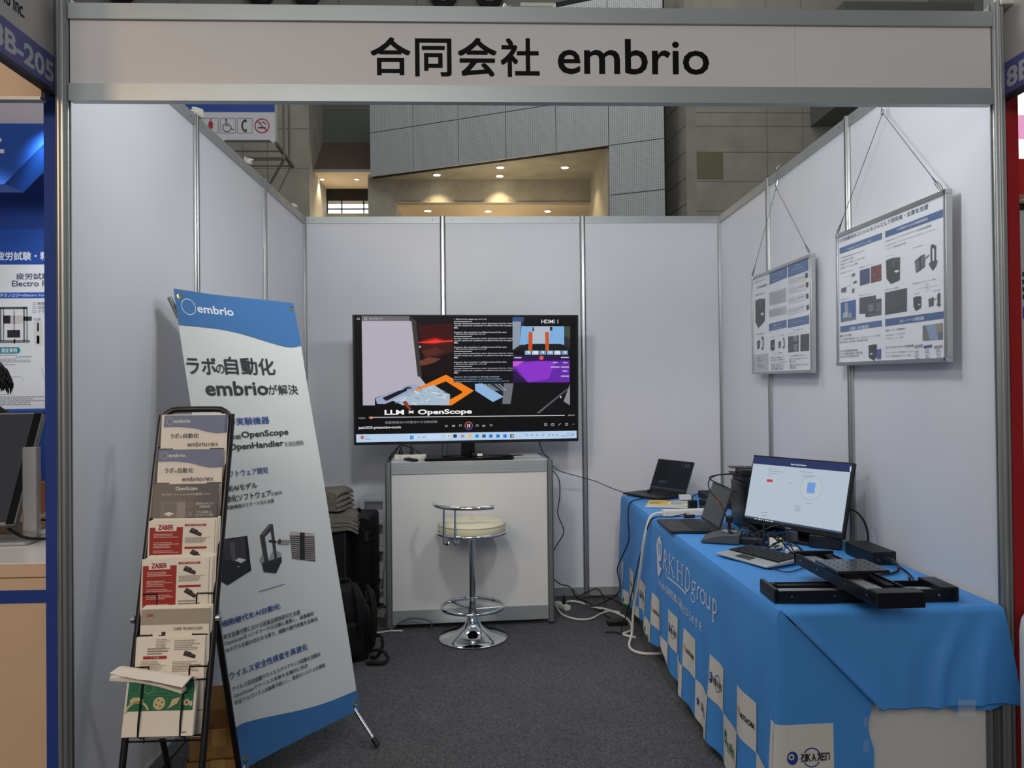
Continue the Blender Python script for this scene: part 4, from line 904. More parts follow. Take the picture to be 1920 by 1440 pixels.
ser(1.680, z0, z1, 0.012); s.line([(1.755, z1), (1.688, z0 + 0.05)], 0.006, wl, 2); s.line([(1.700, z0 + 0.06), (1.755, z0)], 0.011, wl, 2); s.rect(1.738, z0, 1.775, z0 + 0.005, wl, 2); s.rect(1.735, z1 - 0.005, 1.772, z1, wl, 2)
ser(1.825, z0, z1, 0.014); ser(1.905, z0, z1, 0.014); s.rect(1.825, z0 + 0.050, 1.905, z0 + 0.056, wl, 2)
ser(1.975, z0, z1 + 0.004, 0.012); s.ring((1.980, (z0 + z1) / 2), 0.062, 0.009, wl, 2, ry=0.050, a0=-90, a1=90, n=24)
zb, zx = 0.566, 0.622
s.ring((2.108, 0.606), 0.026, 0.007, wl, 2, ry=0.017); s.ring((2.106, 0.554), 0.032, 0.006, wl, 2, ry=0.018); s.line([(2.095, 0.590), (2.088, 0.578), (2.115, 0.571)], 0.006, wl, 2); s.line([(2.125, 0.620), (2.148, 0.630)], 0.006, wl, 2)
ser(2.172, zb, zx, 0.009, top=False); s.line([(2.172, 0.606), (2.188, 0.622), (2.205, 0.618)], 0.008, wl, 2)
s.ring((2.243, (zb + zx) / 2 + 0.001), 0.031, 0.008, wl, 2, ry=0.027)
s.line([(2.290, zx), (2.290, zb + 0.012), (2.305, zb + 0.001), (2.330, zb + 0.010)], 0.008, wl, 2); ser(2.335, zb, zx, 0.009, top=False); s.rect(2.278, zx - 0.004, 2.292, zx, wl, 2); s.rect(2.322, zx - 0.004, 2.337, zx, wl, 2)
ser(2.375, zb - 0.036, zx, 0.010, top=False); s.ring((2.382, (zb + zx) / 2 + 0.002), 0.032, 0.008, wl, 2, ry=0.026, a0=-100, a1=100, n=20); s.rect(2.36, zx - 0.004, 2.376, zx, wl, 2)
s.text('あらゆる研究者に革新とひらめきを', (1.46, 0.444), (2.235, 0.486), wl, 2, bold=0.012)
b = MB(); b.M = Matrix.Translation((-1.07, 1.68, -0.03)); b.sheet(s, PL, 0.03); b.sheet(sf, PF, 0.03)
za, zb_ = (CZ - 0.404) / (CZ - hem(-3.02)), (CZ - 0.235) / (CZ - hem(-3.02))
b.grid(lambda u, v: (lambda p: (p[0] - 0.0016, p[1] - 0.0016, p[2]))(fc(u, za + (zb_ - za) * v)), 8, 8, clw)
b.build('printed_pattern', clo, smooth=False)
tape_m = mat('clear_adhesive_tape', '#ffffff', 0.12, alpha=0.10, spec=0.8)
def tape(label, vs):
    b = MB(); b.add(vs, [(0, 1, 2, 3)], tape_m); n = (Vector(vs[1]) - Vector(vs[0])).cross(Vector(vs[3]) - Vector(vs[0])).normalized() * 0.0008
    b.add([tuple(Vector(v) + n) for v in vs], [(3, 2, 1, 0)], tape_m); return tag(b.build('clear_tape', smooth=False), label, 'tape', 'clear tape pieces holding the cloth')
tape('wide clear tape over the hem of the blue flap', [(1.226, -3.098, 0.495), (1.284, -3.098, 0.495), (1.282, -3.092, 0.44), (1.230, -3.092, 0.44)])
tape('clear tape where the flap and the folded cloth edge meet', [(0.975, -3.088, 0.478), (1.020, -3.078, 0.472), (1.018, -3.05, 0.448), (0.972, -3.052, 0.446)])
tape('clear tape on the cloth edge just under the flap', [(0.955, -3.046, 0.425), (1.000, -3.012, 0.425), (1.000, -3.012, 0.395), (0.955, -3.047, 0.395)])
tape('clear tape lower down the cloth edge on the white board', [(0.950, -3.049, 0.352), (1.005, -3.012, 0.352), (1.005, -3.012, 0.315), (0.950, -3.05, 0.315)])

# ================================================================ things on the table
Z0 = CZ + 0.002
def flatbox(name, label, cat, x, y, w, d, h, m, rz=0, z=None, r=0.004, group=None, part='housing'):
    t = thing(name, label, cat, (x, y, Z0 if z is None else z), rz, group); b = MB(); b.rbox(-w / 2, -d / 2, 0, w / 2, d / 2, h, r, m); b.build(part, t, bevel=min(0.003, h / 5)); return t
key_m = mat('dark_key_caps', '#1a1b1e', 0.5)
def laptop(label, bl, br, depth, tilt, hs, screen):
    bl = Vector((*bl, 0)); br = Vector((*br, 0)); W_ = (br - bl).length; d = (br - bl).normalized(); rz = math.atan2(d.y, d.x)
    t = thing('laptop', label, 'laptop', (*((bl + br) / 2).xy, Z0), rz)      # hinge along local x, keyboard towards -y
    w = W_ / 2; lb = mat('laptop_shell', '#1f2023', 0.45, noise=0.08, scale=60)
    b = MB(); b.rbox(-w, -depth, 0.003, w, 0, 0.016, 0.008, lb); b.build('base', t, bevel=0.002)
    b = MB(); n = 13
    for r_ in range(5):
        for c in range(n):
            kx = -w * 0.86 + c * (w * 1.72 / n); ky = -0.028 - 0.0185 * (r_ + 1); b.box(kx, ky, 0.016, kx + w * 1.72 / n - 0.003, ky + 0.0155, 0.0175, key_m)
    b.build('keyboard', t, smooth=False)
    b = MB(); b.box(-0.05, -depth + 0.018, 0.0155, 0.05, -0.135, 0.0163, dark_m); b.build('touchpad', t, smooth=False)
    lid = MB(); lid.M = Matrix.Translation((0, 0.002, 0.016)) @ Matrix.Rotation(-tilt, 4, 'X')
    lid.rbox(-w, 0.0, 0.0, w, 0.007, hs, 0.007, lb, 'y'); L_ = lid.build('lid', t, bevel=0.0015)
    sc = MB(); sc.M = lid.M; s = Sheet(0.0003); screen(s, w, hs); sc.sheet(s, lambda u, v, h: (u, -0.0006 - h, v)); sc.build('screen', t, smooth=False)
    return t
def scr_far(s, w, h):
    s.rect(-w + 0.008, 0.018, w - 0.008, h - 0.008, mat('dim_screen', '#1b1f27', 0.25, emit=0.55), 1); s.rect(-w + 0.008, 0.018, w - 0.008, 0.030, mat('dim_screen_bar', '#3a4456', 0.3, emit=0.5), 2)
    s.text('1:48', (w * 0.42, h - 0.045), (w * 0.82, h - 0.016), mat('dim_screen_text', '#56606e', 0.3, emit=0.5), 2)
    s.rect(-w * 0.9, h * 0.38, -w * 0.25, h * 0.9, mat('dim_screen_dark', '#14171e', 0.3, emit=0.5), 2); s.lines(-w * 0.55, h * 0.26, w * 0.1, h * 0.34, 2, mat('dim_screen_text', '#56606e', 0.3), 3)
def scr_near(s, w, h):
    s.rect(-w + 0.006, 0.014, w - 0.006, h - 0.008, mat('screen_off_grey', '#3c3f42', 0.28, noise=0.03, scale=5), 1); s.poly(rrect(0.002, h * 0.56, 0.047, h * 0.66, 0.003, 2), mat('red_sticker', '#c33a34', 0.45), 2)
    s.lines(0.006, h * 0.585, 0.044, h * 0.635, 1, mat('sticker_print', '#f0d8d4', 0.5), 3)
laptop('black laptop with a dark lit screen at the far end of the table', (0.914, -0.20), (1.080, -0.500), 0.235, 0.40, 0.225, scr_far)
laptop('black laptop with a blank grey screen and a red sticker, behind the joystick', (0.922, -1.396), (0.913, -1.733), 0.232, 0.34, 0.208, scr_near)
# monitor
mon = thing('computer_monitor', 'black desktop monitor showing a pale control page, in the middle of the table', 'monitor', (1.221, -1.936, Z0), math.atan2(-0.869, 0.496))
MM = Matrix.Translation((0.0, -0.062, 0.055)) @ Matrix.Rotation(-0.268, 4, 'X')
b = MB(); b.M = MM; b.rbox(-0.27, 0.0, 0.0, 0.27, 0.022, 0.331, 0.004, black_m, 'y'); b.rbox(-0.16, 0.022, 0.06, 0.16, 0.05, 0.27, 0.02, black_m, 'y'); b.build('casing', mon, bevel=0.002)
b = MB(); b.rbox(-0.035, 0.035, 0.01, 0.035, 0.065, 0.2, 0.01, black_m); b.build('stand_neck', mon, bevel=0.003)
b = MB(); b.rbox(-0.11, -0.07, 0, 0.11, 0.10, 0.012, 0.03, black_m); b.build('stand_foot', mon, bevel=0.003)
s = Sheet(0.0003).quad([(718, 72), (1712, 155), (1590, 912), (592, 735)], [(-0.27, 0.331), (0.27, 0.331), (0.27, 0.0), (-0.27, 0.0)])
e2 = 0.92; G = lambda c: glow(c, e2)
A4_ = [(724, 88), (1692, 165), (1584, 856), (612, 692)]
s.poly(A4_, G('#b4c2d0'), 1); s.poly([(724, 88), (1692, 165), (1678, 248), (712, 158)], G('#28345f'), 2); s.poly([(612, 672), (1586, 838), (1584, 856), (612, 692)], G('#3b4a60'), 2)
def slant(body, bl, tr, m, layer=4, bold=0.0):        # boxes given along the slanted lines of the screen
    a = s.p(*bl); c = s.p(*tr); hold = s.H; s.H = None; s.text(body, (min(a[0], c[0]), min(a[1], c[1])), (max(a[0], c[0]), max(a[1], c[1])), m, layer, bold); s.H = hold
slant('Stage Control System', (1086, 178), (1242, 172), G('#e8ecf2'), 4, 0.02)
slant('Stage connection', (865, 216), (956, 212), G('#4a525c'), 4); slant('Well map (Top view)', (1170, 246), (1306, 244), G('#4a525c'), 4)
for x, y, w in ((865, 232, 140), (860, 255, 95), (852, 275, 34), (1065, 352, 38), (1236, 552, 54), (1116, 575, 52), (1116, 596, 62), (1116, 612, 62), (1116, 628, 55), (785, 640, 64), (780, 672, 58), (1206, 276, 105), (1210, 290, 100)):
    s.poly([(x, y - 3), (x + w, y - 3 + w * 0.09), (x + w, y + 3 + w * 0.09), (x, y + 3)], G('#8a97a4'), 4)
s.poly([(846, 314), (904, 318), (900, 344), (842, 339)], G('#c8384a'), 4)
c0 = s.p(1286, 400); c1 = s.p(1394, 402); c2 = s.p(1290, 278); hold = s.H; s.H = None
rx_ = c1[0] - c0[0]; s.disc(c0, rx_, G('#b9c3cc'), 3, n=48); s.ring(c0, rx_, 0.0012, G('#7d8a96'), 4, n=56); s.H = hold
s.poly([(1254, 346), (1334, 350), (1316, 458), (1238, 450)], G('#6f9bd6'), 5)
for i in range(9): s.poly([(716 + 21 * i, 698 + 3.6 * i), (727 + 21 * i, 700 + 3.6 * i), (726 + 21 * i, 713 + 3.6 * i), (715 + 21 * i, 711 + 3.6 * i)], G(['#d8dee6', '#7ab0e0', '#e8e8ea'][i % 3]), 3)
s.poly([(1677, 190), (1690, 192), (1684, 240), (1670, 240)], G('#d3dde6'), 3)
s.poly([(1024, 793), (1078, 801), (1076, 810), (1022, 802)], mat('maker_badge', '#8c8e90', 0.4), 2)
b = MB(); b.M = MM; b.sheet(s, lambda u, v, h: (u, -0.0006 - h, v)); tag(b.build('screen', mon, smooth=False), 'lit screen with a navy top bar and a pale page')
# keyboard
kb = thing('keyboard', 'silver keyboard with black keys lying before the monitor', 'keyboard', (0.809, -2.347, Z0), math.atan2(-0.27, 0.118))
kw, kd = 0.293, 0.196
sil = mat('silver_plastic', '#b4b6b5', 0.35, metal=0.3, noise=0.04, scale=40)
b = MB(); b.prism([(-0.0, 0.004), (0.0, 0.012), (kd, 0.026), (kd, 0.008)], -kw / 2, kw / 2, sil, 'x'); b.build('case', kb, bevel=0.003)
b = MB(); rn = random.Random(2)
for r_ in range(6):
    n = 15
    for c in range(n):
        x0 = -kw * 0.47 + c * kw * 0.94 / n; y0 = 0.072 + r_ * 0.0195; zz = 0.012 + (y0 + 0.009) / kd * 0.014
        b.box(x0, y0, zz - 0.002, x0 + kw * 0.94 / n - 0.0028, y0 + 0.0165, zz + 0.005, key_m)
b.box(-kw * 0.485, 0.068, 0.0135, kw * 0.485, 0.069, 0.019, black_m); b.build('keys', kb, smooth=False)
b = MB(); M0 = Matrix.Translation((0, 0, 0)); b.prism([(0.018, 0.0134), (0.018, 0.0152), (0.058, 0.0180), (0.058, 0.0162)], -0.05, 0.03, dark_m, 'x'); b.build('touchpad', kb, smooth=False)
# joystick
js = thing('joystick', 'dark grey wedge shaped joystick controller before the near laptop', 'joystick', (0.872, -1.915, Z0), R(-24))
b = MB(); b.prism([(-0.085, 0.0), (-0.085, 0.012), (-0.045, 0.030), (0.02, 0.044), (0.075, 0.046), (0.085, 0.04), (0.085, 0.0)], -0.075, 0.075, mat('grey_controller_shell', '#46484a', 0.5, noise=0.06, scale=30), 'y'); b.build('body', js, bevel=0.008, seg=3)
b = MB(); b.lathe([(0.034, 0.044), (0.034, 0.049), (0.026, 0.053), (0.012, 0.056), (0.0, 0.056)], steel_m, (0.035, 0.0, 0), 28); b.build('joystick_collar', js)
b = MB(); b.lathe([(0.010, 0.052), (0.007, 0.07), (0.007, 0.085), (0.016, 0.088), (0.017, 0.112), (0.012, 0.118), (0.0, 0.118)], black_m, (0.035, 0.0, 0), 18); b.build('stick', js)
for y in (-0.045, 0.045):
    b = MB(); b.lathe([(0.010, 0.042), (0.010, 0.052), (0.0, 0.053)], black_m, (0.045, y, 0), 14); b.build('knob', js)
# tower and the hub on it
tw_ = thing('computer_tower', 'small black computer tower behind the monitor', 'computer', (1.178, -1.575, Z0), R(2))
b = MB(); b.rbox(-0.105, -0.125, 0.006, 0.105, 0.125, 0.232, 0.006, mat('tower_side', '#15171c', 0.3, noise=0.08, scale=20), 'z'); b.build('case', tw_, bevel=0.003)
b = MB(); b.rbox(-0.10, -0.115, 0.232, 0.10, 0.12, 0.262, 0.01, anod_m); b.build('vent_top', tw_, bevel=0.004)
b = MB(); b.box(-0.1056, -0.03, 0.10, -0.105, 0.0, 0.13, mat('dark_badge', '#3a3c42', 0.4)); b.build('badge', tw_, smooth=False)
hb = thing('capture_box', 'flat black electronics box lying on top of the computer tower', 'electronics', (1.15, -1.56, Z0 + 0.264), R(-8))
b = MB(); b.rbox(-0.105, -0.09, 0.0, 0.12, 0.10, 0.008, 0.004, anod_m); b.build('base_plate', hb, bevel=0.001)
b = MB(); b.rbox(-0.075, -0.085, 0.008, 0.115, 0.075, 0.030, 0.004, black_m); b.build('housing', hb, bevel=0.002)
b = MB(); b.rbox(-0.11, 0.0, 0.030, 0.12, 0.10, 0.034, 0.004, anod_m)
for x in (-0.03, 0.03): b.lathe([(0.005, 0.034), (0.005, 0.0365)], steel_m, (x, 0.05, 0), 10)
b.build('cover_plate', hb, bevel=0.001)
cable('usb_cable', 'black cable with white collars looping from the flat box to the joystick', [(1.04, -1.66, 1.035), (0.95, -1.645, 1.033), (0.895, -1.66, 1.01), (0.893, -1.67, 0.96), (0.915, -1.76, 0.91), (0.925, -1.84, 0.84), (0.91, -1.89, 0.80)], 0.0032, rubber_m)
cable('usb_cable', 'black cable running from the flat box behind the near laptop', [(1.03, -1.61, 1.035), (0.94, -1.58, 1.022), (0.93, -1.56, 1.0), (1.0, -1.60, 0.965), (1.03, -1.66, 0.945)], 0.003, rubber_m)
# linear stages
def stage(label, loc, rz, z, cap_far=True, plate=False):
    t = thing('linear_stage', label, 'linear stage', (*loc, z), rz, group='crossed linear stages')
    L2, w2, h = 0.293, 0.072, 0.046
    b = MB(); b.box(-L2, -w2, 0.0, L2, w2, 0.008, anod_m); b.build('base_plate', t, bevel=0.001)
    for y, hh_ in ((-w2, 0.040), (w2 - 0.006, 0.034)):
        b = MB(); b.box(-L2, y, 0.008, L2, y + 0.006, hh_, anod_m)
        for x in (-0.24, -0.1, 0.1, 0.24): b.lathe([(0.003, 0), (0.003, 0.0008)], steel_m, (x, y + (-0.0006 if y < 0 else 0.006), 0.022), 8, 'y')
        b.build('side_rail', t, bevel=0.001)
    b = MB(); b.box(-L2 - 0.004, -w2, 0.0, -L2 + 0.010, w2, h, anod_m); b.build('end_plate', t, bevel=0.001)
    b = MB(); b.rbox(L2 - 0.045, -w2, 0.0, L2 + 0.012, w2, h, 0.003, anod_m, 'x'); b.build('motor_housing', t, bevel=0.0015)
    b = MB(); b.box(-L2 + 0.02, -0.046, 0.008, L2 - 0.05, -0.004, 0.030, mat('milled_aluminium', '#9c9d9b', 0.4, metal=0.5, noise=0.05, scale=30))
    for i in range(40): b.box(-L2 + 0.024 + i * 0.0125, -0.056, 0.020, -L2 + 0.030 + i * 0.0125, -0.046, 0.031, steel_m)
    b.build('guide_rail', t, smooth=False)
    b = MB(); b.tube([(-L2 + 0.01, 0.006, 0.022), (L2 - 0.05, 0.006, 0.022)], 0.007, steel_m, 10); b.build('lead_screw', t)
    b = MB()                                            # cable carrier: a row of links with a bend
    for i in range(26):
        x = -L2 + 0.03 + i * 0.0165; b.box(x, 0.030, 0.010, x + 0.0145, 0.056, 0.032, black_m); b.box(x + 0.0145, 0.034, 0.014, x + 0.0165, 0.052, 0.028, dark_m)
    b.lathe([(0.016, 0.030), (0.016, 0.056)], black_m, (-L2 + 0.03, 0.0, 0.022), 18, 'y'); b.build('cable_carrier', t, smooth=False)
    b = MB(); b.box(-0.07, -0.06, 0.026, 0.07, 0.026, h + (0.002 if not plate else 0.004), anod_m); b.build('carriage', t, bevel=0.001)
    if plate:
        b = MB(); b.box(-0.085, -0.085, h + 0.004, 0.085, 0.085, h + 0.013, mat('carriage_plate', '#303236', 0.22, metal=0.5, noise=0.1, scale=20))
        for i in range(5):
            for j in range(5): b.lathe([(0.003, h + 0.0131), (0.003, h + 0.0136)], black_m, (-0.06 + 0.03 * i, -0.06 + 0.03 * j, 0), 8)
        b.build('top_plate', t, smooth=False)
    return t
stage('lower one of two crossed black linear stages, lying along the table end', (1.017, -2.882), R(-2), Z0)
stage('upper one of two crossed black linear stages, pointing at the aisle', (1.001, -2.888), R(-90), Z0 + 0.049, plate=True)
# black power supply by the wall
ps = flatbox('power_supply', 'long black power supply box by the wall behind the crossed stages', 'power supply', 1.350, -2.335, 0.095, 0.225, 0.052, black_m, R(1))
b = MB()
for x in (-0.03, 0.0): b.lathe([(0.007, 0), (0.007, 0.012)], dark_m, (x, -0.125, 0.022), 12, 'y')
b.build('socket', ps)
cable('power_cable', 'black cable arching out of the long power supply box', [(1.335, -2.46, 0.785), (1.335, -2.53, 0.80), (1.34, -2.57, 0.775), (1.30, -2.60, 0.765), (1.22, -2.62, 0.764), (1.15, -2.66, 0.77)], 0.005, rubber_m)
cable('power_cable', 'two looping black cables from the power supply to the lower stage', [(1.365, -2.46, 0.775), (1.37, -2.55, 0.764), (1.33, -2.68, 0.764), (1.27, -2.78, 0.775), (1.24, -2.81, 0.80)], 0.004, rubber_m)
cable('power_cable', 'small black cable loop at the wall end of the lower stage', [(1.315, -2.90, 0.785), (1.345, -2.90, 0.785), (1.36, -2.86, 0.765), (1.33, -2.80, 0.764), (1.28, -2.77, 0.764)], 0.003, rubber_m)
# magazines
mg = thing('magazine_stack', 'small pile of yellow and white magazines by the far laptop', 'magazines', (0.895, -0.825, Z0), R(-18))
for i, c in enumerate(('#e8e2d2', '#d8d4ca', '#ead9a0')):
    b = MB(); b.box(-0.13 + 0.004 * i, -0.09, 0.006 * i, 0.13 + 0.003 * i, 0.09 + 0.003 * i, 0.006 * i + 0.0055, mat('paper_block_%d' % i, c, 0.7))
    if i == 2:
        s = Sheet(); s.rect(-0.12, -0.09, 0.0, 0.09, mat('yellow_cover', '#d9b95a', 0.6), 1); s.rect(0.005, -0.085, 0.13, 0.085, mat('white_cover', '#d9dad6', 0.6), 1); s.poly([(-0.03, 0.09), (0.03, 0.09), (0.0, 0.05)], mat('red_cover_mark', '#c0503a', 0.6), 2); s.lines(0.015, -0.07, 0.12, 0.05, 7, ink('#7c7a78'), 2); s.lines(-0.11, -0.06, -0.02, 0.02, 4, ink('#8a6c3a'), 2)
        b.sheet(s, lambda u, v, h: (u, v, 0.0176 + h))
    b.build('magazine', mg, smooth=False)
tp = thing('power_strip', 'white power strip with a thick white cord beside the magazines', 'power strip', (0.885, -1.20, Z0), R(3))
b = MB(); b.rbox(-0.12, -0.024, 0, 0.13, 0.024, 0.036, 0.005, wplas_m, 'x')
for x in (-0.10, 0.02, 0.11): b.lathe([(0.003, 0), (0.003, 0.0008)], dark_m, (x, -0.0246, 0.018), 10, 'y')
b.build('housing', tp, bevel=0.002)
flatbox('adapter', 'upright black square adapter standing by the white power strip', 'adapter', 0.995, -0.99, 0.05, 0.032, 0.055, black_m, R(5))
flatbox('adapter', 'flat small black adapter lying beside the upright one', 'adapter', 1.062, -1.02, 0.06, 0.04, 0.022, black_m, R(5))
flatbox('adapter', 'small white adapter box right of the far laptop', 'adapter', 1.055, -0.60, 0.075, 0.05, 0.032, wplas_m, R(-10))
flatbox('pouch', 'flat long black pouch against the wall behind the laptops', 'pouch', 1.27, -0.70, 0.20, 0.55, 0.036, mat('black_pouch_cloth', '#131417', 0.7, noise=0.15, scale=30), R(-3), r=0.03)
flatbox('pouch', 'small rounded black pouch before the long one', 'pouch', 1.13, -0.86, 0.10, 0.12, 0.036, mat('black_pouch_cloth', '#131417', 0.7), R(15), r=0.04)
cable('power_cable', 'black cable arching over the upright adapter', [(0.995, -0.99, 0.812), (1.0, -0.985, 0.835), (1.06, -0.93, 0.84), (1.15, -0.95, 0.80), (1.2, -1.1, 0.765)], 0.003, rubber_m)
bundle('cable_tie', 'little black loop of cable lying on the far laptop keyboard', (0.885, -0.36, 0.777), 0.022, rubber_m, 10, 11, 0.7, 0.003)
flatbox('electronics_box', 'black box on the table under the right end of the monitor', 'electronics', 1.30, -2.05, 0.13, 0.17, 0.055, black_m, R(-28))
flatbox('power_strip', 'white power strip in the tangle under the monitor', 'power strip', 1.075, -2.05, 0.06, 0.15, 0.024, wplas_m, R(-20))
flatbox('adapter', 'small white plug block in the tangle before the monitor foot', 'adapter', 1.09, -2.19, 0.04, 0.08, 0.018, wplas_m, R(-40))
flatbox('power_brick', 'black power brick lying between joystick and monitor', 'adapter', 0.985, -1.995, 0.045, 0.10, 0.026, black_m, R(60))
rn = random.Random(12)
for i in range(20):
    x0 = rn.uniform(0.99, 1.10); y0 = rn.uniform(-2.15, -1.74); pts = [(x0, y0, 0.763)]
    for k in range(4): pts.append((min(1.20, max(0.99, x0 + rn.uniform(-0.07, 0.09))), y0 - 0.05 * k + rn.uniform(-0.07, 0.07), 0.764 + (0.075 * rn.random() if k % 2 else 0)))
    cable('monitor_cable', 'black cables tangled on the table under the monitor', pts, 0.0032, rubber_m, group='tangle of black cables under the monitor')
cable('power_cable', 'black cable curving from behind the monitor down the wall side', [(1.32, -2.12, 0.92), (1.37, -2.16, 0.93), (1.405, -2.19, 0.88), (1.41, -2.2, 0.80), (1.36, -2.18, 0.764)], 0.005, rubber_m)
cable('usb_cable', 'thin black cable from the keyboard to the tangle under the monitor', [(0.93, -2.20, 0.772), (0.985, -2.14, 0.763), (1.03, -2.19, 0.763), (1.06, -2.10, 0.763)], 0.0024, rubber_m)
cable('usb_cable', 'thin black cable lying between the keyboard and the upper stage', [(0.88, -2.46, 0.763), (0.92, -2.54, 0.763), (0.99, -2.50, 0.763), (1.06, -2.44, 0.765)], 0.0024, rubber_m)
cable('usb_cable', 'black cable from the monitor area to the far end of the upper stage', [(1.06, -2.22, 0.764), (1.12, -2.30, 0.78), (1.20, -2.36, 0.764), (1.24, -2.45, 0.764), (1.16, -2.56, 0.79), (1.08, -2.60, 0.81)], 0.003, rubber_m)
# cables down the cloth and on the floor
cable('power_cable', 'black cable from the far laptop hanging down the cloth to the floor', [(0.84, -0.57, 0.768), (0.76, -0.60, 0.768), (0.69, -0.66, 0.75), (0.664, -0.74, 0.66), (0.655, -0.80, 0.55), (0.640, -0.62, 0.40), (0.636, -0.50, 0.30), (0.645, -0.56, 0.20), (0.60, -0.52, 0.13), (0.50, -0.35, 0.03), (0.44, -0.16, 0.008)], 0.0042, rubber_m)
cable('extension_cable', 'thick white cord from the table power strip hanging down the cloth', [(0.77, -1.205, 0.778), (0.72, -1.22, 0.775), (0.683, -1.23, 0.74), (0.655, -1.21, 0.60), (0.650, -1.12, 0.40), (0.640, -1.0, 0.2), (0.632, -0.98, 0.05), (0.60, -1.06, 0.009), (0.60, -1.16, 0.009), (0.66, -1.22, 0.009), (0.80, -1.22, 0.009)], 0.0075, wcable_m)
cable('power_cable', 'thin black cable hanging down the cloth beside the white cord', [(0.88, -1.29, 0.785), (0.80, -1.27, 0.766), (0.72, -1.27, 0.766), (0.683, -1.25, 0.73), (0.655, -1.16, 0.56), (0.640, -0.98, 0.30), (0.625, -0.86, 0.12), (0.60, -0.82, 0.02), (0.63, -0.90, 0.008)], 0.0035, rubber_m)
flatbox('cable_connector', 'dark inline connector lying across the table power strip', 'connector', 0.90, -1.265, 0.06, 0.02, 0.016, mat('brown_black_plastic', '#2a1f1f', 0.5), R(4), z=Z0)
cable('video_cable', 'thin black cable swooping from the counter to the far laptop', [(0.225, -0.32, 0.995), (0.28, -0.25, 0.925), (0.45, -0.18, 0.865), (0.55, -0.19, 0.835), (0.66, -0.24, 0.79), (0.72, -0.28, 0.772)], 0.0028, rubber_m)
cable('power_cable', 'black cable with a connector hanging beside the counter', [(0.24, -0.30, 0.93), (0.29, -0.25, 0.86), (0.30, -0.20, 0.74), (0.285, -0.2, 0.62), (0.325, -0.2, 0.50), (0.27, -0.2, 0.40), (0.245, -0.2, 0.35)], 0.0035, rubber_m)
cable('power_cable', 'black cable dropping from behind the counter to the floor tangle', [(0.235, -0.2, 0.19), (0.30, -0.15, 0.13), (0.37, -0.12, 0.10), (0.42, -0.1, 0.02), (0.46, -0.10, 0.007), (0.50, -0.22, 0.006), (0.56, -0.48, 0.006), (0.62, -0.66, 0.006)], 0.004, rubber_m)
cable('extension_cable', 'thick white cord lying from the floor socket to the table', [(0.31, -0.22, 0.012), (0.36, -0.16, 0.012), (0.43, -0.18, 0.010), (0.50, -0.30, 0.010), (0.58, -0.36, 0.010), (0.65, -0.48, 0.010), (0.685, -0.62, 0.010), (0.665, -0.80, 0.010), (0.60, -0.88, 0.010), (0.66, -0.95, 0.010)], 0.0075, wcable_m)
cable('extension_cable', 'thick white cord looping forward on the carpet beside the counter', [(0.26, -0.25, 0.012), (0.28, -0.45, 0.010), (0.36, -0.56, 0.010), (0.45, -0.56, 0.010), (0.53, -0.46, 0.010), (0.60, -0.40, 0.010), (0.66, -0.44, 0.010)], 0.0065, wcable_m)
cable('power_cable', 'black cables lying in a heap at the foot of the back wall post', [(0.42, -0.06, 0.01), (0.50, -0.10, 0.06), (0.57, -0.10, 0.075), (0.60, -0.22, 0.02), (0.55, -0.38, 0.008), (0.50, -0.28, 0.008), (0.46, -0.12, 0.02), (0.58, -0.06, 0.012), (0.66, -0.10, 0.01), (0.72, -0.3, 0.008)], 0.004, rubber_m)
sk = thing('extension_socket', 'white extension socket with one black plug on the carpet beside the counter', 'power strip', (0.30, -0.27, 0.0), R(-62))
b = MB(); b.rbox(-0.07, -0.022, 0, 0.07, 0.022, 0.03, 0.005, wplas_m, 'x'); b.build('housing', sk, bevel=0.002)
pl = thing('plug', 'black plug standing in the white floor socket', 'plug', (0.312, -0.285, 0.03)); b = MB(); b.lathe([(0.012, 0), (0.013, 0.015), (0.008, 0.045), (0.005, 0.06)], black_m, n=12); b.build('plug_body', pl)
cable('power_cable', 'pale grey cable rising in an arch from the floor plug', [(0.312, -0.285, 0.09), (0.325, -0.27, 0.115), (0.37, -0.24, 0.12), (0.42, -0.18, 0.06), (0.46, -0.12, 0.02)], 0.0035, mat('grey_cable', '#7a7c7a', 0.5))
flatbox('power_brick', 'flat black power brick on the carpet under the cloth edge', 'adapter', 0.60, -0.665, 0.12, 0.06, 0.03, black_m, R(3), z=0.0)
cable('power_cable', 'short frayed black strap lying on the carpet before the cloth', [(0.50, -0.82, 0.006), (0.55, -0.84, 0.012), (0.60, -0.86, 0.006), (0.66, -0.88, 0.006)], 0.005, rubber_m)
# cables left of the counter
flatbox('extension_socket', 'pale extension block on the carpet beside the black hard case', 'power strip', -0.885, -0.36, 0.07, 0.10, 0.035, mat('dusty_white_plastic', '#a8a698', 0.5), R(-20), z=0.0)
cable('extension_cable', 'thin white cable hanging over the white frame', [(-0.88, -0.14, 0.72), (-0.885, -0.14, 0.5), (-0.90, -0.14, 0.3), (-0.93, -0.16, 0.14), (-0.97, -0.2, 0.03), (-0.90, -0.3, 0.02)], 0.003, wcable_m)
cable('extension_cable', 'white cable on the carpet curling to the counter foot', [(-0.90, -0.42, 0.02), (-0.93, -0.55, 0.006), (-0.88, -0.72, 0.006), (-0.80, -0.70, 0.006), (-0.72, -0.72, 0.01)], 0.005, wcable_m)
cable('power_cable', 'grey cable arching in front of the counter base', [(-0.80, -0.70, 0.008), (-0.74, -0.68, 0.05), (-0.66, -0.685, 0.075), (-0.56, -0.69, 0.06), (-0.545, -0.685, 0.006)], 0.005, mat('dark_grey_cable', '#55575a', 0.5))
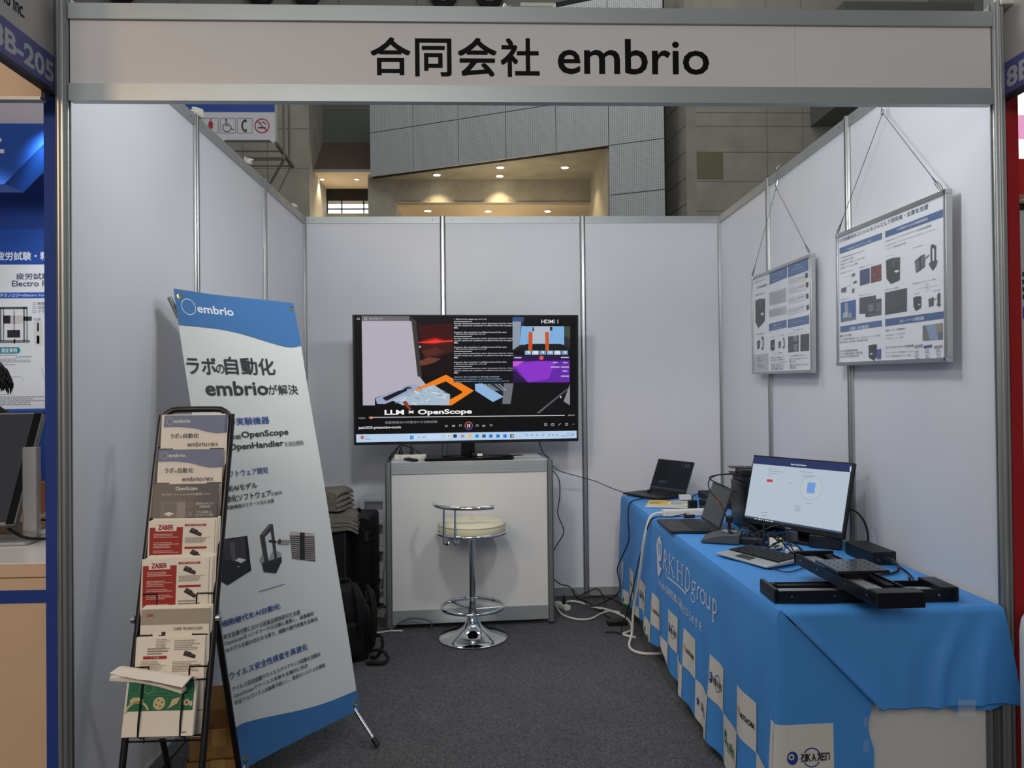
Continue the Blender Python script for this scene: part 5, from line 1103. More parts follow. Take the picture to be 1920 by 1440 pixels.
# ================================================================ tall banner on its X stand
bn = thing('banner_stand', 'tall tilted blue and white embrio banner on an X stand at the left', 'banner', (-0.93, -2.30, 0))
BL_ = Vector((-1.098, -2.615, 0.115)); d_ = Vector((0.5663, 0.8242, 0)); up_ = Vector((-0.8242 * math.sin(0.214), 0.5663 * math.sin(0.214), math.cos(0.214))); bk_ = up_.cross(d_)
o_ = BL_ - Vector((-0.93, -2.30, 0))
BM = Matrix(((d_.x, bk_.x, up_.x, o_.x), (d_.y, bk_.y, up_.y, o_.y), (d_.z, bk_.z, up_.z, o_.z), (0, 0, 0, 1)))
BW, BH = 0.6, 1.796
ban_m = mat('matt_banner_film', '#d4d7d4', 0.55, noise=0.02, scale=2)
def bshape(u, v): return 0.012 * math.sin(math.pi * u / BW) - 0.006 * math.sin(math.pi * v / BH) + 0.0015 * math.sin(14 * u + 9 * v) + 0.004 * max(0, (v - 1.55) / 0.25) * math.sin(13 * u)
b = MB(); b.M = BM
b.grid(lambda u, v: (BW * u, bshape(BW * u, BH * v), BH * v), 24, 60, ban_m)
s = Sheet(0.0005).quad([(323, 541), (553, 568), (672, 1332), (455, 1443)], [(0, BH), (BW, BH), (BW, 0), (0, 0)])
bblue = ink('#3d71a8'); bl2 = ink('#2f4f92'); bdk = ink('#333538'); bgr = ink('#5c6062')
c4 = lambda x, y: (300 + x / 4.235, 520 + y / 4.235)
c5 = lambda x, y: (420 + x / 6.0, 880 + y / 6.0)
c6 = lambda x, y: (400 + x / 6.2625, 1110 + y / 6.2625)
c7 = lambda x, y: (380 + x / 2.483, 860 + y / 2.483)
def wave(pts, top, m, layer):            # area between a measured curve and the top or bottom edge of the sheet
    P_ = [s.p(*q) for q in pts]; P_ = [(max(0.0, min(BW, x)), y) for x, y in P_]; P_[0] = (0.0, P_[0][1]); P_[-1] = (BW, P_[-1][1])
    C = [(v.x, v.y) for v in catmull([Vector((x, y, 0)) for x, y in P_], 4)]; e = BH - 0.0005 if top else 0.0005; vs = []; fs = []
    for x, y in C: vs += [(x, y + (e - y) * k / 6) for k in range(7)]
    for i in range(len(C) - 1):
        for k in range(6): fs.append((i * 7 + k, i * 7 + k + 1, i * 7 + k + 8, i * 7 + k + 7) if not top else (i * 7 + k, i * 7 + k + 7, i * 7 + k + 8, i * 7 + k + 1))
    s.raw(vs, fs, m, layer)
wave([c4(*q) for q in ((128, 388), (300, 400), (480, 418), (640, 450), (760, 485), (900, 530), (1000, 560), (1060, 568), (1117, 555))], True, bblue, 2)
wave([c7(*q) for q in ((145, 1262), (200, 1235), (300, 1210), (420, 1185), (520, 1160), (620, 1125), (708, 1085))], False, bblue, 2)
cc = s.p(*c4(223, 238)); hold = s.H; s.H = None; s.ring(cc, 0.032, 0.0025, ink('#e6eaee'), 3); s.H = hold
T = lambda body, bl, tr, m, f, bold=0.0: s.text(body, f(*bl), f(*tr), m, 4, bold)
T('embrio', (300, 283), (588, 243), ink('#e6eaee'), c4, 0.02)
T('ラボ', (215, 790), (440, 655), bdk, c4, 0.02); T('の', (456, 783), (512, 708), bdk, c4, 0.01); T('自動化', (530, 790), (912, 658), bdk, c4, 0.022)
T('embrio', (368, 965), (857, 845), bdk, c4, 0.02); T('が解決', (872, 957), (1094, 872), bdk, c4, 0.012)
T('独自の実験機器', (400, 1215), (872, 1128), bl2, c4, 0.015); T('自動顕微鏡', (410, 1330), (650, 1276), bdk, c4, 0.01); T('OpenScope', (662, 1318), (1020, 1228), bdk, c4, 0.02)
T('OpenHandler', (556, 1420), (985, 1318), bdk, c4, 0.02); T('を自社開発', (1000, 1374), (1138, 1322), bgr, c4, 0.005)
T('ソフトウェア開発', (-8, 150), (508, 12), bl2, c5, 0.012); T('最新AIモデル', (-40, 318), (382, 186), bdk, c5, 0.02); T('自動化ソフトウェア', (-40, 440), (540, 272), bdk, c5, 0.02)
T('を開発', (546, 344), (668, 284), bgr, c5, 0.005); T('実験機器のスマート化も支援', (28, 510), (575, 372), bdk, c5, 0.008)
T('細胞継代をAI自動化', (88, 465), (796, 168), bl2, c6, 0.02)
for body, bl, tr, bo in (('再生医療分野における医薬品開発研究を支援', (115, 606), (1026, 244), 0.008), ('OpenScopeをハンドラーや分注機と連携し、画像解析', (130, 682), (1182, 262), 0.01), ('AIモデルを組み合わせる事で、細胞の継代培養を自動化', (145, 756), (1224, 324), 0.012)): T(body, bl, tr, bdk, c6, bo)
T('ウイルス安全性検査を高速化', (194, 1066), (1112, 628), bl2, c6, 0.02)
for body, bl, tr, bo in (('ウイルス否定試験やウイルスクリアランス試験を自動化', (228, 1200), (1262, 728), 0.012), ('OpenScopeでウイルス有無を定量的に判定', (244, 1282), (1122, 862), 0.008), ('判定アルゴリズムは編集可能にし、柔軟なシステムを構築', (260, 1352), (1314, 856), 0.008)): T(body, bl, tr, bdk, c6, bo)
def Q(pts, col, layer): s.poly([c5(*q) for q in pts], ink(col), layer)
Q([(-70, 850), (0, 835), (270, 797), (318, 1185), (45, 1352), (-70, 1290)], '#232326', 2); Q([(0, 845), (245, 815), (262, 1040), (130, 1090), (0, 1060)], '#3c3c40', 3); Q([(60, 880), (125, 868), (135, 1080), (95, 1075)], '#5a5a5e', 4); Q([(125, 1075), (175, 1045), (262, 1065), (200, 1105)], '#d5d6d6', 5); Q([(150, 1142), (180, 1138), (175, 1150)], '#c8c8c8', 5); Q([(245, 815), (270, 797), (318, 1185), (300, 1180)], '#1a1a1c', 4)
s.line([c5(*q) for q in ((412, 1418), (698, 1332))], 0.0025, bl2, 3)
el = [(540 + 122 * math.cos(R(a)), 1040 + 78 * math.sin(R(a)) - 20 * math.cos(R(a))) for a in range(0, 360, 15)]; Q(el, '#9a9896', 2); Q([(440, 1100), (655, 1030), (662, 1080), (600, 1212), (462, 1198)], '#2c2a2b', 3)
Q([(415, 790), (520, 660), (560, 665), (610, 1060), (585, 1085), (535, 745), (470, 810), (515, 1100), (470, 1110)], '#3b3739', 4); Q([(440, 775), (525, 668), (540, 672), (450, 790)], '#77726f', 5); Q([(470, 810), (535, 745), (560, 960), (510, 1060)], '#cdd0ce', 3)
Q([(512, 840), (600, 850), (600, 872), (515, 868)], '#262425', 6); Q([(612, 850), (640, 822), (655, 860), (640, 885), (615, 880)], '#3a3738', 6); Q([(640, 885), (660, 838), (760, 842), (740, 890)], '#8f8c8a', 6)
Q([(752, 770), (770, 745), (1022, 768), (1030, 1078), (778, 1048)], '#4a4446', 2)
for i in range(11):
    y = 800 + 23.5 * i; Q([(756 + 2 * i, y), (860, y + 8), (860, y + 16), (757 + 2 * i, y + 8)], '#a89e9c', 3); Q([(918, y + 12), (1022, y + 18), (1022, y + 26), (918, y + 20)], '#a89e9c', 3)
Q([(752, 770), (775, 745), (862, 752), (862, 790), (755, 790)], '#b5adab', 3); Q([(918, 765), (1022, 772), (1022, 800), (918, 795)], '#b5adab', 3); Q([(862, 760), (905, 755), (915, 1060), (870, 1058)], '#1f1c1d', 4)
b.sheet(s, lambda u, v, h: (u, bshape(u, v) - 0.0012 - h, v), 0.035); b.build('banner', bn, angle=70)
for u, v in ((0.02, BH - 0.03), (BW - 0.02, BH - 0.03), (BW - 0.02, 0.03), (0.02, 0.03)):
    b = MB(); b.M = BM; b.lathe([(0.004, -0.002), (0.006, -0.005), (0.011, -0.004), (0.013, 0.0)], brass_m, (u, bshape(u, v), v), 20, 'y'); b.build('grommet', bn)
b = MB(); b.M = BM
hub = (0.30, 0.12, 0.62)
for u, v in ((0.02, BH - 0.03), (BW - 0.02, BH - 0.03)): b.tube([hub, (u, 0.02, v)], 0.006, alud_m, 8, smooth=1)
b.tube([(hub[0] - 0.03, hub[1], hub[2]), (hub[0] + 0.03, hub[1], hub[2])], 0.022, black_m, 12, smooth=1)
b.build('upper_arm', bn)
inv = BM.inverted()
b = MB(); b.M = BM
b.tube([(-0.010, 0.018, BH - 0.03), (0.02, 0.02, BH - 0.11)], 0.009, alud_m, 10, smooth=1); b.build('arm_tip', bn)
for nm, foot, via in (('leg', (-0.668, -2.229, 0.012), (BW - 0.02, 0.012, 0.02)), ('leg', (-1.06, -2.72, 0.012), (0.02, 0.012, 0.02)), ('leg', (-1.34, -1.86, 0.012), None)):
    f_ = inv @ (Vector(foot) - Vector((-0.93, -2.30, 0))); b = MB(); b.M = BM
    b.tube([hub, tuple(f_)] if via is None else [hub, via, tuple(f_)], 0.0075, steel_m if via else black_m, 10, smooth=1)
    lg = b.build(nm, bn); b = MB(); b.M = BM; e_ = Vector(via or hub); q = f_ + (e_ - f_).normalized() * 0.035; b.tube([tuple(q), tuple(f_)], 0.0115, black_m, 12, smooth=1); b.build('rubber_foot', lg)

# ================================================================ brochure rack
TI = R(16); RK = Vector((-1.206, -3.125, 0))
rk = thing('brochure_rack', 'black tubular floor rack of brochures before the tall banner', 'rack', RK)
def RP(x, t, n=0.0):      # along the tilted front: x across, t up the slope, n towards the aisle
    return (x, t * math.sin(TI) - n * math.cos(TI), t * math.cos(TI) + n * math.sin(TI))
b = MB(); fw_ = 0.119; c_ = 0.055
pts = [RP(-fw_, 0.0), RP(-fw_, 0.5), RP(-fw_, 1.0), RP(-fw_, 1.465 - c_)] + [RP(-fw_ + c_ * (1 - math.cos(R(a))), 1.465 - c_ + c_ * math.sin(R(a))) for a in (22, 45, 67, 90)] + [RP(fw_ - c_ * (1 - math.cos(R(a))), 1.465 - c_ + c_ * math.sin(R(a))) for a in (90, 67, 45, 22)] + [RP(fw_, 1.465 - c_), RP(fw_, 1.0), RP(fw_, 0.5), RP(fw_, 0.0)]
b.tube(pts, 0.0105, black_tube_m, 10, smooth=2); b.build('front_frame', rk)
b = MB(); hz = 0.775
for sx in (-1, 1): b.tube([RP(sx * (fw_ + 0.004), hz), (sx * fw_, 0.50, 0.0)], 0.0105, black_tube_m, 10, smooth=1)
b.tube([(-fw_, 0.495, 0.12), (fw_, 0.495, 0.12)], 0.006, black_tube_m, 8, smooth=1); b.build('rear_frame', rk)
for sx in (-1, 1):
    b = MB(); b.lathe([(0.012, -0.008), (0.013, 0.004), (0.006, 0.008), (0.0, 0.009)], steel_m, tuple(Vector(RP(sx * fw_, hz)) + Vector((sx * 0.014, 0, 0))), 14, 'x'); b.build('hinge_bolt', rk)
TOPS = [1.436, 1.318, 1.202, 1.083, 0.962, 0.806, 0.720, 0.625]
for k, t in enumerate(TOPS):
    b = MB(); tb_ = [TOPS[1] + 0.004, TOPS[2] + 0.004, TOPS[3] + 0.004, TOPS[4] + 0.004, TOPS[5] + 0.045, TOPS[6] + 0.006, 0.632, 0.595][k]; nn = 0.032 - 0.052 * (t - tb_) / 0.297 + 0.005; dn = t - 0.297 if k < 7 else 0.437
    for sx in (-1, 1):
        x1 = sx * 0.062
        b.tube([RP(sx * fw_, tb_, 0.0), RP(sx * (fw_ - 0.012), tb_, nn if k < 7 else 0.052), RP(x1 + sx * 0.008, tb_, nn + 0.001 if k < 7 else 0.056), RP(x1, tb_ - 0.008, nn if k < 7 else 0.057), RP(x1, (tb_ + dn) / 2, nn - 0.026 * (tb_ - dn) / 0.297 if k < 7 else 0.057), RP(x1, dn, 0.004 if k < 7 else 0.05), RP(x1, dn - 0.004, 0.0)], 0.0028, black_tube_m, 6, smooth=2)
    b.tube([RP(-fw_, dn - 0.006, -0.004), RP(fw_, dn - 0.006, -0.004)], 0.003, black_tube_m, 6, smooth=1)
    b.build('wire_pocket', rk)

warmw = mat('cream_brochure_paper', '#efe6d6', 0.55, noise=0.02, scale=6); zred = ink('#a3271f'); zdk = ink('#2a2625')
def leaf(k, i):           # where the i-th brochure from the front of tier k lies: (u across, v from its top, h off the paper)
    t0 = TOPS[k]; o = 0.032 - 0.0042 * i
    def fn(u, v, h, t0=t0, o=o, i=i):
        q = -v / 0.297; n = o - 0.052 * q + 0.006 * math.sin(math.pi * min(1, q)) + h
        return RP(u, t0 + v + 0.004 * i, n)
    return fn
def brochure(label, k, i, art=None, dx=0.0, rot=0.0, group=None, w=0.212):
    fn = leaf(k, i); t = thing('brochure', label, 'brochure', Vector(RP(0, TOPS[k] - 0.297)) + RK, 0, group); o = Vector(RP(0, TOPS[k] - 0.297))
    P3 = lambda u, v, h: tuple(Vector(fn(u * math.cos(rot) - v * math.sin(rot) + dx, u * math.sin(rot) + v * math.cos(rot), h)) - o)
    b = MB(); m = warmw
    b.grid(lambda a, c: P3(-w / 2 + w * a, -0.297 + 0.297 * c, 0.0), 4, 10, m); b.grid(lambda a, c: P3(w / 2 - w * a, -0.297 + 0.297 * c, -0.0030), 4, 10, m)
    for x in (-w / 2, w / 2): b.add([P3(x, -0.297 * j / 10, h) for j in range(11) for h in (0.0, -0.003)], [(2 * j, 2 * j + 1, 2 * j + 3, 2 * j + 2) for j in range(10)], m)
    b.add([P3(-w / 2, 0, 0), P3(w / 2, 0, 0), P3(w / 2, 0, -0.003), P3(-w / 2, 0, -0.003)], [(0, 1, 2, 3)], m)
    if art:
        s = Sheet(0.0004); art(s, w); b.sheet(s, lambda u, v, h: P3(u, v, h + 0.0006), 0.03)
    b.build('booklet', t, angle=60); return t
def art_embrio(s, w):
    nv = ink('#5d6a8c')
    cur = [(-w / 2, -0.040), (-w / 4, -0.040), (0, -0.046), (w / 6, -0.056), (w / 3, -0.062), (w / 2, -0.060)]
    C = catmull([Vector((x, y, 0)) for x, y in cur], 4); vs = []; fs = []
    for q in C: vs += [(q.x, q.y), (q.x, 0.0)]
    for i in range(len(C) - 1): fs.append((2 * i, 2 * i + 2, 2 * i + 3, 2 * i + 1))
    s.raw(vs, fs, nv, 1); s.ring((-w / 2 + 0.020, -0.0195), 0.011, 0.001, ink('#d8d4cc'), 2); s.text('embrio', (-w / 2 + 0.034, -0.026), (-w / 2 + 0.088, -0.013), ink('#e2ded6'), 2, 0.02)
    s.text('ラボ', (-w / 2 + 0.024, -0.078), (-w / 2 + 0.053, -0.061), zdk, 2, 0.02); s.text('の', (-w / 2 + 0.055, -0.077), (-w / 2 + 0.063, -0.068), ink('#8a3a3a'), 2, 0.01); s.text('自動化', (-w / 2 + 0.066, -0.078), (-w / 2 + 0.118, -0.061), zdk, 2, 0.02)
    s.text('embrio', (-0.024, -0.106), (0.042, -0.090), zdk, 2, 0.02); s.text('が解決', (0.044, -0.106), (0.078, -0.093), zdk, 2, 0.012)
    s.lines(-0.08, -0.28, 0.08, -0.13, 10, ink('#8c867c'), 2, seed=3)
def art_dark(s, w):
    s.rect(-w / 2, -0.297, w / 2, 0, ink('#362f29'), 1); t_ = ink('#e6e0d6')
    s.text('OpenScope', (-0.036, -0.024), (0.036, -0.009), t_, 2, 0.02); s.text('DIYラボオートメーションのための顕微鏡システム', (-0.078, -0.038), (0.078, -0.030), t_, 2)
    s.rect(-0.080, -0.112, 0.0, -0.058, ink('#5a524a'), 2); s.rect(-0.068, -0.10, -0.030, -0.064, ink('#443d37'), 3); s.poly([(-0.070, -0.096), (-0.052, -0.090), (-0.036, -0.097), (-0.054, -0.104)], ink('#e2ddd2'), 4); s.rect(-0.028, -0.112, 0.0, -0.058, ink('#7a716a'), 3)
    s.line(rrect(0.008, -0.073, 0.022, -0.063, 0.002, 2), 0.0012, ink('#8d857c'), 2, closed=True); s.line([(0.008, -0.104), (0.022, -0.092)], 0.0015, ink('#8d857c'), 2); s.line([(0.008, -0.092), (0.022, -0.104)], 0.0015, ink('#8d857c'), 2)
    s.text('直感的なAPIによる', (0.032, -0.069), (0.090, -0.061), t_, 2); s.text('顕微鏡制御', (0.045, -0.079), (0.080, -0.071), t_, 2); s.text('どんな容器にも', (0.036, -0.096), (0.086, -0.088), t_, 2); s.text('カスタマイズ可能', (0.034, -0.106), (0.090, -0.098), t_, 2)
def dev(s, x, y, k, a=-22):
    c, n = math.cos(R(a)), math.sin(R(a)); pt = lambda u, v: (x + k * (u * c - v * n), y + k * (u * n + v * c))
    s.poly([pt(-1, -0.35), (pt(1, -0.35)), pt(1, 0.2), pt(0.2, 0.3), pt(0.15, 0.45), pt(-0.9, 0.45)], zdk, 3); s.poly([pt(-0.7, 0.1), pt(-0.3, 0.1), pt(-0.3, 0.32), pt(-0.7, 0.32)], ink('#5b5450'), 4); s.poly([pt(0.1, -0.1), pt(0.7, -0.1), pt(0.7, 0.1), pt(0.1, 0.1)], ink('#4a4441'), 4)
def art_zaber(s, w):
    s.poly([(-w / 2 + 0.004, -0.022), (-w / 2 + 0.022, -0.022), (-w / 2 + 0.022, -0.034), (-0.016, -0.034), (-0.016, -0.022), (0.004, -0.022), (0.004, -0.285), (-w / 2 + 0.010, -0.285)], zred, 1)
    s.text('ZABER', (-w / 2 + 0.030, -0.030), (-0.026, -0.014), zred, 2, 0.035)
    for i, (y, n_) in enumerate(((-0.041, 3), (-0.068, 4), (-0.094, 2), (-0.112, 3), (-0.14, 3))): s.lines(-w / 2 + 0.018, y - 0.005 * n_, -0.004, y, n_, ink('#dcb6ac'), 2, seed=i)
    s.rect(0.010, -0.020, 0.078, -0.013, zred, 2); s.text('世界最小の自動化顕微鏡', (0.016, -0.019), (0.072, -0.014), ink('#e8d2c8'), 3); dev(s, 0.046, -0.040, 0.020); s.lines(0.012, -0.074, 0.096, -0.055, 6, ink('#8f8577'), 2, seed=8)
    s.rect(0.012, -0.092, 0.082, -0.085, zred, 2); dev(s, 0.050, -0.110, 0.020, -30); s.lines(0.012, -0.27, 0.096, -0.13, 18, ink('#8f8577'), 2, seed=9)
def art_tech(s, w):
    s.rect(-w / 2, -0.048, w / 2, -0.001, ink('#a89c8a'), 1); s.text('ZABER', (-w / 2 + 0.016, -0.024), (-w / 2 + 0.040, -0.014), ink('#b8362c'), 2, 0.03); s.text('ZABER TECHNOLOGIES', (-0.004, -0.066), (0.086, -0.057), ink('#6f675c'), 2, 0.01); dev(s, -0.034, -0.086, 0.016, 0); s.rect(-0.040, -0.082, -0.028, -0.070, ink('#3a2626'), 2)
def art_text(s, w):
    s.lines(-0.045, -0.036, -0.028, -0.004, 7, ink('#b4a998'), 2, seed=1); s.lines(-0.030, -0.036, 0.0, -0.004, 7, ink('#a0968a'), 2, seed=2, w0=0.2); s.lines(-0.070, -0.052, -0.006, -0.030, 3, ink('#7b7268'), 2, seed=3)
    s.rect(-0.082, -0.064, -0.010, -0.055, zred, 2); s.text('データの活用', (-0.058, -0.0625), (-0.034, -0.0565), ink('#e8d2c8'), 3); s.lines(-0.088, -0.10, -0.010, -0.068, 7, ink('#a0968a'), 2, seed=4)
    s.lines(0.012, -0.040, 0.096, -0.008, 6, ink('#a0968a'), 2, seed=5); dev(s, 0.060, -0.054, 0.019, -16); s.lines(0.008, -0.104, 0.096, -0.072, 7, ink('#8f8577'), 2, seed=6)
brochure('brochure with a slate blue wave, topmost pocket of the black rack', 0, 0, art_embrio, 0.010, 0.0)
brochure('brochure with a slate blue wave, second pocket from the top of the rack', 1, 0, art_embrio, 0.004, 0.0)
brochure('dark brown landscape look brochure in the third pocket from the top', 2, 0, art_dark, 0.002, 0.0)
brochure('front red and white brochure in the fourth pocket from the top', 3, 0, art_zaber, -0.002, 0.008)
brochure('front red and white brochure in the fifth pocket from the top', 4, 0, art_zaber, -0.010, 0.014)
brochure('front taupe topped catalogue in the sixth pocket from the top', 5, 0, art_tech, 0.006, 0.004)
brochure('front white text page brochure in the seventh pocket from the top', 6, 0, art_text, 0.000, 0.006)
for k, n_, nm in ((0, 2, 'topmost'), (3, 4, 'fourth'), (4, 4, 'fifth'), (5, 4, 'sixth'), (6, 4, 'seventh')):
    for i in range(1, n_):
        brochure('cream brochure behind the front one in the %s pocket of the rack' % nm, k, i, None, 0.004 * i - 0.004 + 0.003 * (k % 2), 0.012 * ((i % 2) - 0.4), 'brochures stacked in the %s pocket' % nm)
for k in range(3):
    t = thing('acrylic_pocket', 'clear acrylic front of the %s brochure pocket' % ('topmost', 'second', 'third')[k], 'acrylic pocket', Vector(RP(0, TOPS[k] - 0.25)) + RK, group='clear acrylic pockets on the rack'); o = Vector(RP(0, TOPS[k] - 0.25)); b = MB()
    q = lambda x, t_, n: tuple(Vector(RP(x, t_, n)) - o)
    for n in (0.0395, 0.0415): b.add([q(-0.104, TOPS[k] - 0.112, n + 0.006), q(0.112, TOPS[k] - 0.112, n + 0.006), q(0.112, TOPS[k] + 0.004, n), q(-0.104, TOPS[k] + 0.004, n)], [(0, 1, 2, 3)], mat('clear_acrylic', '#ffffff', 0.08, alpha=0.05, spec=0.15))
    b.build('clear_sheet', t, smooth=False)
# bottom pocket: green catalogue, its pages flopping over
grn_c = ink('#176a45'); gl = ink('#5f9a7c')
t = thing('catalogue', 'green covered catalogue in the lowest pocket, its pages flopping forward', 'catalogue', Vector(RP(0, 0.437)) + RK); o = Vector(RP(0, 0.437))
def cat_fn(u, v, h):      # u across, v 0..1 up the cover, h thickness
    L_ = 0.30 * v; st_ = 0.160 - 0.10 * (u / 0.21)     # where it starts to bend
    st_ = 0.135 + 0.035 * (0.5 - u / 0.21); r = 0.034
    if L_ <= st_: t_, n = L_, 0.0
    else:
        a = min((L_ - st_) / r, R(104)); t_ = st_ + r * math.sin(a); n = r * (1 - math.cos(a)); rest = L_ - st_ - r * R(104)
        if rest > 0: t_ += rest * math.cos(R(104)) * 1.0; n += rest * math.sin(R(104)) * 0.42
    sh_ = -0.02 * max(0, (L_ - st_)) / 0.1 * (1.0 if u < 0 else 0.4)
    ang = 0
    return tuple(Vector(RP(u + sh_ - 0.006, 0.437 + t_, 0.050 + n - h * 1.0)) - o)
b = MB()
b.grid(lambda a, c: cat_fn(-0.105 + 0.21 * a, c, -0.0), 16, 40, warmw); b.grid(lambda a, c: cat_fn(0.105 - 0.21 * a, c, 0.014), 16, 40, warmw)
for x in (-0.105, 0.105): b.add([cat_fn(x, j / 40, h) for j in range(41) for h in (0.0, 0.014)], [(2 * j, 2 * j + 1, 2 * j + 3, 2 * j + 2) for j in range(40)], warmw)
b.add([cat_fn(-0.105 + 0.21 * j / 16, 1.0, h) for j in range(17) for h in (0.0, 0.014)], [(2 * j, 2 * j + 1, 2 * j + 3, 2 * j + 2) for j in range(16)], warmw)
s = Sheet(0.0004)
s.rect(-0.099, 0.072, 0.099, 0.195, grn_c, 1, sub=14)
for x in (-0.058, -0.02, 0.022, 0.062): s.rect(x, 0.072, x + 0.0008, 0.15, gl, 2, sub=4)
for y in (0.115, 0.15): s.rect(-0.099, y, 0.099, y + 0.0008, gl, 2, sub=6)
s.line(rrect(-0.095, 0.122, -0.066, 0.168, 0.004, 3), 0.001, gl, 2, closed=True); s.ring((-0.038, 0.135), 0.014, 0.003, gl, 2, n=20); s.line(rrect(-0.016, 0.125, 0.0, 0.142, 0.001, 1), 0.001, gl, 2, closed=True); s.line(rrect(0.003, 0.125, 0.017, 0.145, 0.001, 1), 0.001, gl, 2, closed=True); s.ring((0.044, 0.134), 0.011, 0.001, gl, 2, n=18); s.line(rrect(0.068, 0.124, 0.094, 0.142, 0.001, 1), 0.001, gl, 2, closed=True)
gold = ink('#cdbd8e'); br_ = ink('#5c4a34')
s.ring((-0.066, 0.064), 0.034, 0.006, gold, 3, n=20, a0=20, a1=175); s.rect(-0.090, 0.094, -0.050, 0.106, gold, 3); s.rect(-0.085, 0.106, -0.055, 0.111, gold, 3)
s.disc((-0.002, 0.093), 0.018, gold, 3); [s.disc((-0.002 + 0.009 * math.cos(R(a)), 0.093 + 0.009 * math.sin(R(a))), 0.0025, br_, 4, n=10) for a in (20, 110, 200, 290)]
s.poly([(0.022, 0.076), (0.052, 0.092), (0.060, 0.110), (0.036, 0.104), (0.030, 0.086)], gold, 3); s.disc((0.080, 0.094), 0.009, gold, 3); s.disc((0.080, 0.094), 0.004, br_, 4, n=10); s.rect(0.066, 0.088, 0.071, 0.102, gold, 3); s.rect(0.089, 0.084, 0.097, 0.098, gold, 3)
s.lines(0.072, 0.008, 0.094, 0.013, 1, ink('#5a5248'), 2)
b.sheet(s, lambda u, v, h: cat_fn(u, v / 0.30, -0.0008 - h), 0.02); b.build('cover_and_pages', t, angle=70)
t = thing('brochure', 'loose white pages lying over the top of the green catalogue', 'brochure', Vector(RP(0, 0.60)) + RK); o = Vector(RP(0, 0.60)); b = MB()
def fl2(a, c, h): return tuple(Vector(RP(-0.162 + 0.235 * a, 0.608 - 0.040 * a + 0.010 * math.sin(3 * a) - 0.008 * c, 0.048 + 0.030 * c * (0.3 + a) + 0.01 * a)) - o + Vector((0, 0, h)))
for k in range(3):
    b.grid(lambda a, c: fl2(a, c, 0.003 * k), 14, 4, warmw); b.grid(lambda a, c: fl2(1 - a, c, 0.003 * k - 0.0025), 14, 4, warmw)
    b.add([fl2(j / 14, 1.0, 0.003 * k - d) for j in range(15) for d in (0.0, 0.0025)], [(2 * j, 2 * j + 2, 2 * j + 3, 2 * j + 1) for j in range(14)], warmw)
b.build('pages', t, angle=60)

# cardboard boxes behind the rack
kraft = mat('brown_cardboard', '#8f6a3c', 0.85, noise=0.08, scale=10, bump=0.05, bscale=60); ktape = mat('box_tape', '#a5804c', 0.35)
def carton(label, x, y, z, w, d, h, rz, flaps=False):
    t = thing('cardboard_box', label, 'box', (x, y, z), rz, 'cardboard boxes behind the brochure rack'); b = MB(); th = 0.004
    for q in ((-w / 2, -d / 2, 0, w / 2, d / 2, th), (-w / 2, -d / 2, th, -w / 2 + th, d / 2, h), (w / 2 - th, -d / 2, th, w / 2, d / 2, h), (-w / 2 + th, -d / 2, th, w / 2 - th, -d / 2 + th, h), (-w / 2 + th, d / 2 - th, th, w / 2 - th, d / 2, h)): b.box(*q, kraft)
    if not flaps: b.box(-w / 2, -d / 2, h - th, w / 2, d / 2, h, kraft)
    b.box(-0.025, -d / 2 - 0.0006, h * 0.4, 0.025, -d / 2, h, ktape); b.build('carton', t, smooth=False)
    if flaps:
        for sx, an in ((-1, 50), (1, 35)):
            b = MB(); b.M = Matrix.Translation((sx * w / 2, 0, h)) @ Matrix.Rotation(sx * R(an), 4, 'Y'); b.box(-0.002, -d / 2, 0, 0.002, d / 2, 0.075, kraft); b.build('flap', t, smooth=False)
        b = MB(); b.M = Matrix.Translation((0, d / 2, h)) @ Matrix.Rotation(R(-30), 4, 'X'); b.box(-w / 2, -0.002, 0, w / 2, 0.002, 0.09, kraft); b.build('flap', t, smooth=False)
    return t
carton('lower brown cardboard box behind the brochure rack', -1.235, -2.40, 0, 0.22, 0.20, 0.10, R(8))
carton('open brown cardboard box with raised flaps on the lower box', -1.235, -2.39, 0.101, 0.21, 0.19, 0.105, R(8), True)
